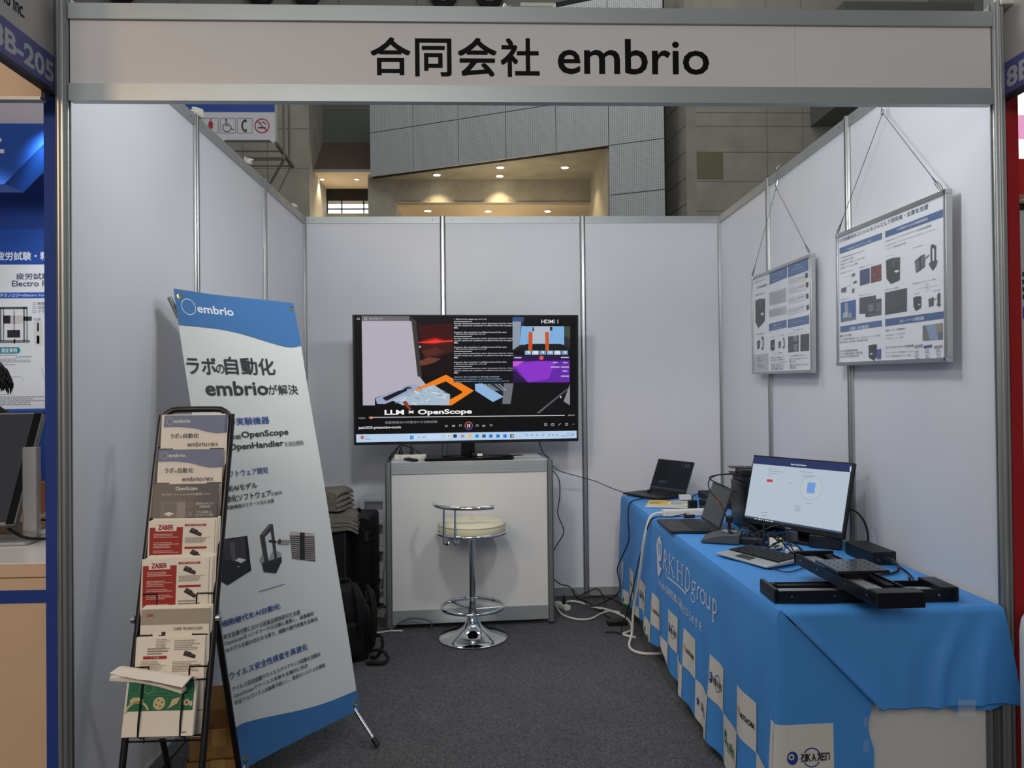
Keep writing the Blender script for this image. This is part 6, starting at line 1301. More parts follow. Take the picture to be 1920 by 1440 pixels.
# ================================================================ framed posters on the right wall
def poster(label, center, w, h, roll, crop, art):
    d = Vector((-0.0146, -0.9999, 0)); bk = Vector((0.9999, -0.0146, 0)); rz = math.atan2(d.y, d.x)
    t = thing('framed_poster', label, 'poster', (center[0], center[1], center[2] - h / 2), rz)
    M = Matrix.Translation((0, 0, h / 2)) @ Matrix.Rotation(roll, 4, 'Y')
    b = MB(); b.M = M; f = 0.016
    for q in ((-w / 2, -0.012, h / 2 - f, w / 2, 0.012, h / 2), (-w / 2, -0.012, -h / 2, w / 2, 0.012, -h / 2 + f), (-w / 2, -0.012, -h / 2 + f, -w / 2 + f, 0.012, h / 2 - f), (w / 2 - f, -0.012, -h / 2 + f, w / 2, 0.012, h / 2 - f)): b.box(*q, alu_m)
    b.build('frame', t, bevel=0.0015)
    for sx in (-1, 1):
        for sz in (-1, 1):
            b = MB(); b.M = M; b.box(sx * (w / 2 - 0.009) - 0.009, -0.0135, sz * (h / 2 - 0.009) - 0.009, sx * (w / 2 - 0.009) + 0.009, -0.012, sz * (h / 2 - 0.009) + 0.009, steel_m); b.lathe([(0.002, 0), (0.002, 0.001)], black_m, (sx * (w / 2 - 0.009), -0.0145, sz * (h / 2 - 0.009)), 8, 'y'); b.build('corner_clip', t, smooth=False)
    s = Sheet(0.0003).quad(crop, [(-w / 2, h / 2), (w / 2, h / 2), (w / 2, -h / 2), (-w / 2, -h / 2)])
    b = MB(); b.M = M; b.box(-w / 2 + 0.01, -0.004, -h / 2 + 0.01, w / 2 - 0.01, 0.006, h / 2 - 0.01, mat('poster_paper', '#dfe2e6', 0.4)); art(s); b.sheet(s, lambda u, v, q: (u, -0.0044 - q, v)); b.build('print', t, smooth=False)
    b = MB(); b.M = M; b.box(-w / 2 + 0.012, -0.0098, -h / 2 + 0.012, w / 2 - 0.012, -0.0088, h / 2 - 0.012, mat('clear_poster_cover', '#ffffff', 0.04, alpha=0.05, spec=0.6)); b.build('clear_cover', t, smooth=False)
    return t
pblue = '#3f6294'; pt = '#3a4048'
def art_big(s):
    Q = lambda pts, c, l=2: s.poly(pts, ink(c), l)
    T = lambda body, bl, tr, c=pt, l=4, bold=0.0: sl(s, body, bl, tr, ink(c), l, bold)
    T('ラボ自動化のコンシェルジュとして研究者・企業を支援', (52, 455), (740, 145), '#3a4a74', 4, 0.012)
    Q([(57, 492), (385, 370), (387, 418), (58, 538)], pblue); T('ラボ自動化のためのソフトウェア開発', (115, 508), (305, 425), '#dfe6ee', 4, 0.01)
    Q([(411, 360), (852, 187), (853, 246), (412, 408)], '#33568c'); T('ラボ自動化のための実験機器開発', (500, 357), (738, 250), '#dfe6ee', 4, 0.01)
    for i, (body, x1) in enumerate((('1) 実験装置の自動制御プログラムの作成', 243), ('2) 画像解析AIの開発', 168), ('3) 実験のリモート管理ソフトウェアの作成', 254), ('4) 実験用アプリケーションの開発', 200))):
        y0 = 580 + 27 * i; T(body, (62, y0), (x1, y0 - 0.36 * (x1 - 62) - 12))
    for body, bl, tr in (('1) OpenScope：ソフトウェアネイティブな自動化顕微鏡', (412, 447), (765, 302)), ('2) OpenHandler：ソフトウェアネイティブなプレートハンドラー', (412, 480), (805, 328)), ('3) カスタム実験装置の開発', (412, 508), (574, 440))): T(body, bl, tr)
    T('研究用プログラミング', (66, 694), (166, 652)); T('画像解析アプリケーション', (215, 648), (328, 602)); T('解析用アプリケーション', (218, 862), (316, 828)); T('実験装置の自動化', (72, 894), (145, 870)); T('OpenScope', (413, 558), (474, 534)); T('OpenHandler', (626, 492), (707, 455)); T('レガシーコードも対応', (418, 816), (520, 776)); T('複数装置のインテグレーション開発', (630, 762), (802, 710)); T('Web API', (638, 840), (680, 822)); T('Web API', (782, 812), (832, 792))
    for q in ((155, 685, 180, 712), (168, 742, 195, 765), (75, 795, 115, 835), (160, 800, 178, 838)): Q([(q[0], q[1] + 8), (q[2], q[1] - 6), (q[2], q[3] - 8), (q[0], q[3])], '#5a5f66', 3)
    s.line([(95, 715), (140, 700)], 0.001, ink('#8a9098'), 2); s.line([(118, 790), (150, 775)], 0.001, ink('#8a9098'), 2); s.line([(150, 700), (150, 830)], 0.001, ink('#8a9098'), 2)
    Q([(218, 662), (294, 640), (296, 756), (220, 780)], '#34406a'); Q([(303, 634), (384, 610), (386, 735), (305, 757)], '#5c2a36')
    rn = random.Random(3)
    for i in range(70):
        x = rn.uniform(306, 378); y = rn.uniform(0, 1); yy = 640 + (745 - 640) * y - 0.28 * (x - 305); Q([(x, yy), (x + 7, yy - 4), (x + 6, yy + 5), (x + 1, yy + 6)], rn.choice(['#a83a44', '#7c2e3a', '#b8505a', '#3a2a40']), 3)
    Q([(420, 582), (470, 562), (528, 556), (528, 730), (460, 762), (425, 720)], '#2b2d31'); Q([(430, 590), (470, 575), (520, 568), (520, 590), (470, 592)], '#45484d', 3); Q([(474, 585), (482, 583), (482, 625), (474, 630)], '#6b6f75', 3); Q([(482, 664), (505, 652), (526, 660), (502, 676)], '#d8dce0', 3)
    Q([(640, 585), (690, 540), (718, 530), (720, 625), (655, 675)], '#4a4d52'); [Q([(645, 600 + 9 * i), (712, 545 + 9 * i), (712, 549 + 9 * i), (645, 604 + 9 * i)], '#7d8186', 3) for i in range(8)]; Q([(675, 560), (690, 545), (692, 650), (680, 655)], '#1f2124', 4); Q([(720, 560), (750, 530), (752, 540), (722, 570)], '#5a5d62', 3)
    Q([(760, 470), (775, 452), (803, 465), (803, 620), (790, 640), (790, 490), (772, 480), (775, 600), (762, 600)], '#34363a', 3); Q([(750, 600), (780, 580), (815, 575), (808, 610), (780, 656), (752, 615)], '#3d4045', 4)
    Q([(218, 872), (345, 848), (347, 880), (388, 870), (390, 996), (268, 1019), (266, 990), (220, 995)], '#3a3e44'); Q([(290, 922), (328, 910), (328, 965), (291, 975)], '#6d737a', 3); Q([(349, 910), (386, 900), (386, 930), (349, 940)], '#5c626a', 3); Q([(349, 945), (386, 935), (386, 965), (349, 975)], '#5c626a', 3); [Q([(292 + 25 * i, 995 - 4 * i), (312 + 25 * i, 991 - 4 * i), (312 + 25 * i, 1002 - 4 * i), (292 + 25 * i, 1007 - 4 * i)], '#565c64', 3) for i in range(4)]
    Q([(416, 828), (584, 788), (585, 965), (418, 997)], '#33383e'); s_l = [(430, 850 + 16 * i) for i in range(7)]; [Q([(x, y), (x + 60 + 9 * (i % 3), y - 14), (x + 60 + 9 * (i % 3), y - 11), (x, y + 3)], '#4d545d', 3) for i, (x, y) in enumerate(s_l)]
    Q([(72, 910), (190, 884), (194, 1035), (76, 1062)], '#35589a'); Q([(105, 915), (128, 908), (132, 975), (140, 1020), (90, 1030), (108, 975)], '#8f9aa0', 3); Q([(95, 990), (130, 975), (132, 1020), (92, 1030)], '#a8b0b2', 4); s_c = s.p(150, 1005); hold = s.H; s.H = None; s.disc(s_c, 0.011, ink('#b8c2c8'), 4); s.disc(s_c, 0.006, ink('#6b7c90'), 5); s.H = hold; Q([(76, 1040), (194, 1012), (194, 1035), (76, 1062)], '#5d6f80', 3)
    Q([(632, 862), (660, 850), (694, 850), (694, 935), (655, 962), (636, 935)], '#2b2d31'); Q([(668, 912), (680, 905), (690, 912), (678, 918)], '#d0d4d8', 3); Q([(748, 870), (788, 852), (788, 918), (752, 930)], '#44474c'); Q([(815, 835), (828, 818), (838, 825), (838, 905), (845, 910), (825, 928), (808, 905), (818, 900)], '#34363a', 3); Q([(790, 872), (812, 858), (812, 864), (790, 878)], '#5a5d62', 3)
    cl = s.p(738, 782); hold = s.H; s.H = None; s.ring(cl, 0.014, 0.0014, ink('#9aa0a8'), 3); s.text('API', (cl[0] - 0.006, cl[1] - 0.005), (cl[0] + 0.006, cl[1] + 0.005), ink('#8a9098'), 4); s.H = hold; s.line([(660, 810), (662, 795), (715, 782)], 0.0012, ink('#b0b6bc'), 2); s.line([(762, 775), (815, 762), (818, 775)], 0.0012, ink('#b0b6bc'), 2)
    Q([(72, 1092), (393, 1036), (395, 1082), (74, 1138)], pblue); T('研究機関・企業の実験自動化', (148, 1122), (296, 1072), '#dfe6ee', 4, 0.01)
    Q([(420, 1028), (865, 958), (866, 1012), (421, 1082)], '#33568c'); T('各パートナーとの開発実績', (536, 1054), (716, 998), '#dfe6ee', 4, 0.012)
    T('新規アッセイ法樹立', (72, 1175), (163, 1144), pt, 4, 0.008); T('ウイルス安全性検査を高速化', (72, 1288), (212, 1258), pt, 4, 0.008)
    for k, (x0, y0, x1) in enumerate(((72, 1202, 386), (72, 1222, 288), (72, 1312, 252), (72, 1334, 222))): T(['ウイルス否定試験や細胞培養について、OpenScopeをパートナーと共に活用、', '再現性のある新しい実験法を樹立・業務の効率化を実現', 'ウイルスの感染性を自動的かつ迅速に判定、', 'OpenScopeで判定の再現性を高める'][k], (x0, y0), (x1, y0 - 0.16 * (x1 - x0) - 9))
    Q([(294, 1230), (330, 1222), (358, 1220), (358, 1310), (340, 1345), (298, 1322)], '#1f2024'); Q([(306, 1295), (320, 1286), (330, 1292), (314, 1302)], '#d8dce0', 3); Q([(358, 1262), (392, 1250), (392, 1330), (360, 1332)], '#2c4a98', 3); Q([(364, 1275), (385, 1268), (385, 1285), (364, 1290)], '#4a68b8', 4)
    T('装置メーカーと装置開発', (424, 1122), (572, 1088), pt, 4, 0.012); T('日本大手装置メーカーから委託を受け、', (426, 1156), (580, 1126)); T('次世代自動化プラットフォームを開発', (426, 1180), (560, 1154))
    T('ディストリビューターで先端支援', (428, 1252), (638, 1210), pt, 4, 0.012); T('ディストリビューターで先端支援を行い、多くの', (430, 1288), (640, 1256)); T('アカデミア・製薬企業を自動化パートナーとして開拓', (430, 1316), (618, 1286))
    Q([(706, 1070), (858, 1046), (860, 1170), (708, 1182)], '#5b626c'); Q([(730, 1066), (800, 1055), (830, 1170), (760, 1178)], '#7f96b8', 3); Q([(800, 1060), (856, 1050), (858, 1110), (815, 1120)], '#8c8578', 3); Q([(708, 1120), (750, 1110), (760, 1180), (708, 1182)], '#6f6a66', 4)
    for x0, c in ((645, '#8c9098'), (717, '#4a3f8e'), (794, '#8c9098')): Q([(x0, 1220), (x0 + 62, 1208), (x0 + 62, 1230), (x0, 1242)], c, 3)
    for x0, y0 in ((650, 1265), (728, 1255), (812, 1250)):
        s.line([(x0, y0), (x0 + 28, y0 - 5), (x0 + 28, y0 + 30), (x0, y0 + 36)], 0.002, ink('#5a5090'), 3, closed=True); s.line([(x0 + 4, y0 + 14), (x0 + 22, y0 + 10)], 0.0018, ink('#5a5090'), 3); s.line([(x0 + 14, y0 + 34), (x0 + 14, y0 + 52)], 0.0018, ink('#5a5090'), 3); s.line([(x0 + 2, y0 + 54), (x0 + 40, y0 + 48)], 0.0018, ink('#5a5090'), 3)
def sl(s, body, bl, tr, m, layer, bold):
    a = s.p(*bl); c = s.p(*tr); hold = s.H; s.H = None; s.text(body, (min(a[0], c[0]), min(a[1], c[1])), (max(a[0], c[0]), max(a[1], c[1])), m, layer, bold); s.H = hold
def art_small(s):
    Q = lambda pts, c, l=2: s.poly(pts, ink(c), l)
    T = lambda body, bl, tr, c=pt, l=4, bold=0.0: sl(s, body, bl, tr, ink(c), l, bold)
    T('ラボコードで', (132, 400), (244, 342), '#4a5058', 4, 0.012); T('ラボを自動化', (158, 458), (266, 392), '#4a5058', 4, 0.012)
    T('OpenScope™', (150, 532), (246, 480)); T('OpenHandler™', (162, 938), (245, 905))
    Q([(292, 290), (475, 214), (477, 330), (294, 408)], '#4a6a9a'); Q([(487, 206), (696, 122), (700, 256), (489, 332)], '#4a6a9a')
    for b_, bl, tr in (('プログラミング言語から', (312, 318), (452, 256)), ('ソフトウェアまで一貫して', (318, 346), (456, 288)), ('自動化をサポート', (328, 370), (432, 326)), ('実験機器に', (552, 218), (624, 184)), ('自由自在・柔軟・拡張可能な', (526, 262), (650, 208)), ('オートメーションを実現', (512, 298), (664, 240))): T(b_, bl, tr, '#dfe6ee', 4, 0.01)
    T('PYTHONクライアントコード', (325, 422), (432, 384)); T('OpenScope', (350, 454), (402, 430)); T('OpenHandler', (345, 644), (402, 620))
    Q([(292, 490), (472, 436), (472, 582), (296, 628)], '#b4b8bc'); Q([(294, 668), (476, 624), (480, 708), (296, 748)], '#b4b8bc')
    for i in range(8): Q([(300, 508 + 14 * i), (300 + 120 + 40 * (i % 2), 508 + 14 * i - 0.29 * (120 + 40 * (i % 2))), (300 + 120 + 40 * (i % 2), 512 + 14 * i - 0.29 * (120 + 40 * (i % 2))), (300, 512 + 14 * i)], '#8b9096', 3)
    for i in range(5): Q([(300, 682 + 13 * i), (420 + 30 * (i % 2), 682 + 13 * i - 0.24 * (120 + 30 * (i % 2))), (420 + 30 * (i % 2), 686 + 13 * i - 0.24 * (120 + 30 * (i % 2))), (300, 686 + 13 * i)], '#8b9096', 3)
    for i, y in enumerate((350, 440, 550, 660)):
        Q([(492, y - 6), (672, y - 60), (674, y + 16), (494, y + 66)], '#cfd2d6'); s.poly([(590, y - 12), (660, y - 32), (660, y - 22), (590, y - 2)], ink('#c08a82'), 3)
        for j in range(3): Q([(500, y + 8 + 14 * j), (560 + 20 * j, y + 8 + 14 * j - 0.28 * (60 + 20 * j)), (560 + 20 * j, y + 12 + 14 * j - 0.28 * (60 + 20 * j)), (500, y + 12 + 14 * j)], '#9aa0a6', 3)
    for x, y, c in ((668, 280, '#3c4045'), (676, 376, '#4a4d52'), (680, 494, '#4a4d52'), (688, 610, '#3c4045')): Q([(x, y + 6), (x + 26, y - 2), (x + 30, y + 44), (x + 14, y + 58), (x + 2, y + 50)], c, 4)
    Q([(146, 576), (190, 556), (250, 553), (250, 786), (182, 862), (150, 800)], '#3a3d42'); Q([(190, 590), (204, 585), (206, 630), (194, 640)], '#6b6f75', 3); Q([(203, 714), (222, 695), (240, 708), (220, 732)], '#d8dce0', 3); Q([(150, 588), (245, 558), (245, 568), (150, 600)], '#55595f', 3)
    Q([(170, 1000), (200, 985), (202, 1070), (175, 1090)], '#4a4d52'); Q([(215, 965), (225, 945), (240, 960), (242, 1085), (222, 1092), (218, 1070), (232, 1060), (230, 985)], '#3c4045'); s.line([(204, 1018), (216, 1005)], 0.003, ink('#5a5d62'), 3)
    Q([(295, 815), (481, 768), (482, 848), (298, 894)], '#4a6a9a'); Q([(495, 768), (718, 716), (720, 806), (497, 856)], '#4a6a9a'); T('装置インテ', (342, 838), (425, 808), '#dfe6ee', 4, 0.01); T('グレーション', (345, 870), (432, 836), '#dfe6ee', 4, 0.01); T('AIアルゴリズム作成', (540, 806), (660, 772), '#dfe6ee', 4, 0.01)
    cl = s.p(392, 905); hold = s.H; s.H = None; s.ring(cl, 0.012, 0.0012, ink('#a0a6ac'), 3); s.H = hold
    T('Web API', (316, 962), (352, 948)); T('Web API', (420, 942), (455, 926)); Q([(315, 990), (360, 975), (361, 1085), (345, 1098), (316, 1088)], '#34373c'); Q([(344, 1042), (354, 1036), (356, 1046), (346, 1050)], '#d0d4d8', 3)
    Q([(400, 1000), (425, 990), (427, 1060), (402, 1072)], '#4a4d52'); Q([(443, 975), (452, 955), (464, 968), (467, 1065), (450, 1072), (446, 1055), (456, 1045), (455, 985)], '#3c4045')
    T('タスク、APIの開発', (345, 1132), (442, 1108)); 
    T('画像解析による', (500, 920), (612, 895)); T('カスタムモデル', (632, 905), (698, 885)); T('多様な実験に対応', (548, 885), (658, 855))
    Q([(500, 945), (614, 928), (617, 1098), (506, 1112)], '#474b50'); Q([(555, 936), (600, 930), (605, 1095), (570, 1100)], '#7d8489', 3); Q([(556, 1000), (612, 985), (612, 1010), (560, 1030)], '#3a3d42', 4); Q([(632, 922), (724, 908), (728, 1088), (634, 1096)], '#3a3d43')
    Q([(136, 1146), (296, 1125), (298, 1305), (140, 1312)], '#b8bbbf'); T('詳細はこちら', (178, 1190), (238, 1166)); T('お問い合わせ', (178, 1214), (226, 1194)); s.poly([(180, 1244), (224, 1238), (224, 1246), (180, 1252)], ink('#7c8288'), 3); s.poly([(182, 1268), (256, 1258), (256, 1266), (182, 1276)], ink('#7c8288'), 3)
    for i in range(6):
        T(['顕微鏡や分注機などの', '機器を繋いだ実験系の', 'ワークフローをPythonだけで', '簡単に設計でき、', '装置を問わず', '自動化'][i], (322 + 2 * i, 1180 + 24 * i), (460 + (34 if i == 2 else 0), 1160 + 24 * i - 8 * 1))
        if i < 5: T(['どうゆう細胞にも合わせて、', '学習データから自動でアルゴリズムを', '構築いたします。', '実験系に合わせたカスタムモデル', '作成も可能'][i], (518 + 2 * i, 1158 + 32 * i), ((690, 722, 590, 722, 590)[i], 1128 + 32 * i - 6))
poster('framed poster of blue headed panels nearest the aisle on the right wall', (1.415, -2.374, 1.854), 0.853, 0.604, R(1.0), [(35, 388), (887, 30), (905, 1335), (60, 1392)], art_big)
poster('framed poster further back on the right wall, with grey code boxes', (1.432, -1.236, 1.837), 0.872, 0.594, R(0.8), [(108, 330), (735, 80), (775, 1320), (135, 1350)], art_small)
wire_m = mat('steel_wire', '#85888a', 0.35, metal=0.9, noise=0.05, scale=50)
def hanging(label, apex, a, c, top):
    b = MB(); b.tube([a, apex, c], 0.0016, wire_m, 6, smooth=1)
    for q in (a, c):
        v = (Vector(apex) - Vector(q)).normalized(); s1 = v.orthogonal().normalized() * 0.0; y = Vector((0, 1, 0)); p0 = Vector(q)
        b.tube([tuple(p0 + v * 0.055), tuple(p0 + v * 0.03 + y * 0.012), tuple(p0 + v * 0.0 + y * 0.010), tuple(p0 - v * 0.012), tuple(p0 + v * 0.0 - y * 0.010), tuple(p0 + v * 0.03 - y * 0.010), tuple(p0 + v * 0.055)], 0.0015, wire_m, 6)
        b.tube([tuple(p0 + v * 0.05), tuple(p0 + v * 0.075)], 0.003, steel_m, 8, smooth=1)
    tag(b.build('hanging_wire'), label[0], 'wire', 'wires holding the framed posters')
    b = MB(); x, y, z = apex
    for dy in (-0.008, 0.008): b.tube([(x, y + dy, z + 0.01), (x + 0.005, y + dy * 1.6, z + 0.05), (top[0] - 0.016, top[1] + dy * 1.8, top[2] - 0.01), (top[0] - 0.012, top[1] + dy * 1.8, top[2] + 0.012), (top[0] + 0.016, top[1] + dy * 1.8, top[2] + 0.012), (top[0] + 0.02, top[1] + dy * 1.8, top[2] - 0.03)], 0.0022, steel_m, 8)
    b.torus((x, y, z + 0.002), 0.011, 0.0020, steel_m, 20, 6, 'x'); tag(b.build('rail_hook'), label[1], 'hook', 'rail hooks of the framed posters')
hanging(('thin steel wire carrying the poster nearest the aisle', 'steel hook on the right wall rail above the aisle poster'), (1.428, -2.342, 2.583), (1.414, -1.962, 2.170), (1.402, -2.768, 2.160), (1.4615, -2.335, 2.705))
hanging(('thin steel wire carrying the poster further back', 'steel hook on the right wall rail above the rear poster'), (1.446, -1.165, 2.590), (1.432, -0.812, 2.150), (1.420, -1.640, 2.145), (1.4785, -1.150, 2.705))
# ================================================================ booth next door on the left
nblue = mat('royal_blue_cloth', '#1c3f8e', 0.7, noise=0.08, scale=8); nb2 = mat('bright_blue_board', '#1f56b8', 0.5); beige = mat('beige_counter_laminate', '#d8b999', 0.5, noise=0.03, scale=4)
col_ = MB(); col_.box(-1.603, -2.93, 0.0, -1.553, -2.86, 2.42, nblue); tag(col_.build('wall_neighbour_post', smooth=False), kind='structure')
fb = MB(); fb.box(-4.5, -3.01, 2.372, -1.565, -2.99, 2.66, beige); fb.box(-4.5, -3.015, 2.366, -1.565, -2.985, 2.376, rail_m); fb.box(-1.868, -3.0115, 2.474, -1.852, -3.0105, 2.482, blk)
tag(fb.build('neighbour_name_board', smooth=False), 'beige name board of the neighbouring booth at the upper left edge', 'sign')
nc = thing('neighbour_counter', 'beige counter with a blue band in the neighbouring booth on the left', 'counter', (-2.5, -2.45, 0))
b = MB(); b.box(-0.9, -0.40, 0.872, 0.893, 0.72, 0.918, mat('white_counter_top', '#e3e0da', 0.3, noise=0.02, scale=5)); b.build('counter_top', nc, bevel=0.002)
b = MB(); b.box(-0.9, -0.405, 0.0, 0.885, 0.36, 0.790, beige); b.box(-0.9, -0.405, 0.832, 0.89, 0.36, 0.870, beige); b.build('front_board', nc, smooth=False)
b = MB(); b.box(-0.9, -0.407, 0.790, 0.896, 0.36, 0.832, nblue); b.build('blue_band', nc, smooth=False)
b = MB(); b.box(-0.9, -0.4055, 0.874, 0.892, -0.4005, 0.916, beige); b.build('edge_band', nc, smooth=False)
nm = thing('computer_monitor', 'large tilted monitor on a silver stand in the left neighbouring booth', 'monitor', (-1.985, -2.46, 0.918), R(5))
b = MB(); b.rbox(-0.20, -0.10, 0, 0.10, 0.09, 0.012, 0.02, mat('silver_stand', '#a9abae', 0.35, metal=0.6, noise=0.05, scale=20)); b.build('stand_foot', nm, bevel=0.003)
b = MB(); b.rbox(0.032, 0.0, 0.012, 0.085, 0.035, 0.35, 0.006, mat('silver_stand', '#a9abae', 0.35, metal=0.6)); b.build('stand_neck', nm, bevel=0.002)
b = MB(); b.M = Matrix.Translation((0.0, -0.02, 0.06)) @ Matrix.Rotation(-0.50, 4, 'X'); b.rbox(-0.52, -0.01, 0.0, 0.02, 0.02, 0.47, 0.006, mat('monitor_rim', '#8b8d90', 0.4, metal=0.4), 'y'); b.build('casing', nm, bevel=0.002)
b = MB(); b.M = Matrix.Translation((0.0, -0.02, 0.06)) @ Matrix.Rotation(-0.50, 4, 'X'); b.box(-0.515, -0.0115, 0.012, -0.012, -0.0105, 0.462, mat('grey_monitor_screen', '#4a4a50', 0.25, emit=0.35)); b.box(-0.012, -0.0118, 0.003, 0.016, -0.0104, 0.467, blackg_m); b.build('screen', nm, smooth=False)
cable('power_cable', 'black cables trailing from the tilted neighbouring monitor over its counter', [(-2.05, -2.42, 1.0), (-2.0, -2.45, 0.96), (-1.90, -2.5, 0.935), (-1.80, -2.45, 0.925), (-1.72, -2.42, 0.925)], 0.006, rubber_m)
cable('power_cable', 'black cable looping behind the silver monitor stand next door', [(-1.98, -2.38, 0.99), (-1.88, -2.36, 0.97), (-1.82, -2.40, 0.94), (-1.83, -2.44, 0.925), (-1.70, -2.47, 0.925)], 0.005, rubber_m)
flatbox('paper_stack', 'tan stack of boards lying on the neighbouring counter', 'paper stack', -2.30, -2.20, 0.55, 0.20, 0.05, mat('tan_board_stack', '#b79a78', 0.7, noise=0.15, scale=40, stretch=(1, 1, 12)), R(-4), z=0.918)
oc = thing('carry_case', 'orange plastic carry case on the neighbouring counter, partly behind the blue post', 'case', (-2.30, -1.93, 0.918), R(-12))
org_m = mat('orange_plastic', '#c8762a', 0.45, noise=0.05, scale=6)
b = MB(); b.rbox(-0.10, -0.08, 0.0, 0.10, 0.08, 0.16, 0.02, org_m); b.build('body', oc, bevel=0.006)
b = MB(); b.prism([(-0.085, 0.16), (0.10, 0.16), (0.10, 0.19), (0.085, 0.28), (0.06, 0.28)], -0.05, 0.05, org_m, 'y'); b.build('slanted_lid', oc, bevel=0.005)
b = MB(); b.box(-0.03, -0.084, 0.03, 0.0, -0.08, 0.06, mat('grey_latch', '#9a9ca0', 0.4)); b.build('latch', oc, smooth=False)
# back boards of that booth
nbk = thing('wall_neighbour_back', loc=(-3.4, -0.6, 0), kind='structure')
b = MB(); b.box(-1.6, 0, 0, 0.62, 0.04, 2.82, nblue); b.box(-1.6, -0.002, 2.82, 0.62, 0.04, 2.90, mat('cyan_stripe', '#1c84bc', 0.5)); b.box(-1.6, 0, 2.90, 0.62, 0.04, 2.935, mat('white_rail', '#c9c2bd', 0.5)); b.build('blue_board', nbk, smooth=False)
light('neighbour_wall_fill', 'SPOT', (-2.6, -1.95, 2.45), (-2.95, -0.6, 1.8), 34, (1.0, 0.98, 0.96), spot_size=R(90), spot_blend=0.8, shadow_soft_size=0.05)  # unseen spot added to brighten the poster and blue board
light('neighbour_wall_fill', 'SPOT', (-2.3, -1.6, 2.75), (-2.75, -0.6, 2.2), 22, (0.9, 0.95, 1.0), spot_size=R(70), spot_blend=0.8, shadow_soft_size=0.05)
np_ = thing('display_poster', 'white poster with blue headings on the neighbouring booth back board', 'poster', (-3.0, -0.615, 1.37))
s = Sheet(0.0004); U = lambda px, py: (-3.168 + px * 0.003193 + 3.0, 2.267 - (py - 497) * 0.003279 - 1.37)
b = MB(); b.box(-0.45, 0, 0.0, 0.45, 0.012, 0.897, mat('poster_paper', '#dfe2e6', 0.4)); hd = ink('#1d4aa8')
def Tq(body, bl, tr, c, l=3, bold=0.0): s.text(body, U(*bl), U(*tr), ink(c), l, bold)
for q, c in (((-80, 549, 220, 560), '#2458b0'), ((-80, 766, 220, 772), '#2458b0'), ((-80, 430, 220, 497), '#1c4aa0')):
    a, d = U(q[0], q[3]), U(q[2], q[1]); s.rect(a[0], a[1], d[0], d[1], ink(c), 1)
Tq('疲労試験・粘弾性試験', (-4, 489), (160, 473), '#e4e8f0', 3, 0.02); Tq('疲労試験機', (33, 525), (113, 513), '#3d4a63', 3, 0.015); Tq('Electro Force', (25, 538), (122, 527), '#3d4a63', 3, 0.015); Tq('テクノロジー', (3, 558), (45, 551), '#e4e8f0', 3, 0.015); Tq('(Electro Force Drive)', (46, 558), (118, 552), '#e4e8f0', 3)
for i, w_ in enumerate(('高精度な制御', '低騒音対応', 'クランプ方式')): Tq('□ ' + w_, (64, 573 + 7.5 * i), (115, 567 + 7.5 * i), '#5c6470')
for q, c in (((2, 576, 5, 640), '#6b6d72'), ((8, 576, 10, 640), '#6b6d72'), ((46, 576, 49, 640), '#6b6d72'), ((52, 576, 54, 640), '#6b6d72'), ((3, 576, 54, 580), '#4a4b50'), ((9, 592, 22, 607), '#222226'), ((22, 592, 46, 607), '#c9c3bc'), ((28, 582, 30, 622), '#8a8c90'), ((16, 619, 40, 633), '#26272c'), ((2, 638, 58, 643), '#7a7c80'), ((28, 636, 31, 644), '#2a2b30'), ((46, 594, 62, 602), '#3a3b40'), ((66, 603, 82, 625), '#d2d0cc'), ((66, 626, 82, 648), '#d2d0cc'), ((72, 606, 75, 622), '#6b6a66'), ((71, 630, 76, 645), '#6b6a66')):
    a, d = U(q[0], q[3]), U(q[2], q[1]); s.rect(a[0], a[1], d[0], d[1], ink(c), 2)
s.poly([U(-40, 651), U(37, 651), U(41, 657), U(37, 663), U(-40, 663)], ink('#1e8a9c'), 2); Tq('測定事例', (5, 661), (34, 653), '#e8eef0', 3, 0.02); Tq('FCG用', (65, 602), (78, 597), '#2458b0')
s.line([U(*q) for q in rrect(0, 666, 34, 673, 3, 3)], 0.002, ink('#6c7480'), 2, closed=True); s.line([U(*q) for q in rrect(-10, 732, 25, 739, 3, 3)], 0.002, ink('#6c7480'), 2, closed=True)
for x0, y0, x1, y1, n in ((36, 667, 74, 671, 1), (2, 674, 90, 680, 2), (10, 682, 42, 685, 1), (2, 742, 90, 760, 5)): a, d = U(x0, y1), U(x1, y0); s.lines(a[0], a[1], d[0], d[1], n, ink('#9aa0a8'), 2)
s.line([U(*q) for q in ((18, 725), (18, 705), (44, 707), (45, 715))], 0.002, ink('#8a90a0'), 2); s.line([U(*q) for q in ((80, 690), (84, 708), (92, 720))], 0.002, ink('#6a7080'), 2)
b.sheet(s, lambda u, v, h: (u, -0.0005 - h, v)); b.build('print', np_, smooth=False)
hs = thing('hanging_sign', 'angled blue header sign with a white character in the left neighbouring booth', 'sign', (-2.9, -1.5, 2.5))
b = MB(); b.prism([(-0.8, 0.02), (0.306, 0.02), (0.5, 0.222), (0.5, 0.323), (-0.8, 0.323)], 0.0, 0.16, nb2, 'y')
s = Sheet(); s.text('析', (0.135, 0.085), (0.307, 0.255), ink('#eef1f6'), 1, 0.03); b.sheet(s, lambda u, v, h: (u, -0.0005 - h, v)); b.build('blue_header', hs, smooth=False)
b = MB(); b.box(-0.8, 0.005, 0.325, 0.5, 0.15, 0.75, mat('lilac_white_board', '#cfc8d2', 0.6)); b.build('white_upper_board', hs, smooth=False)
bundle('cable_bundle', 'white cable on top of the neighbouring back board', (-2.93, -0.58, 2.936), 0.03, wcable_m, 18, 21, 0.8, 0.006)

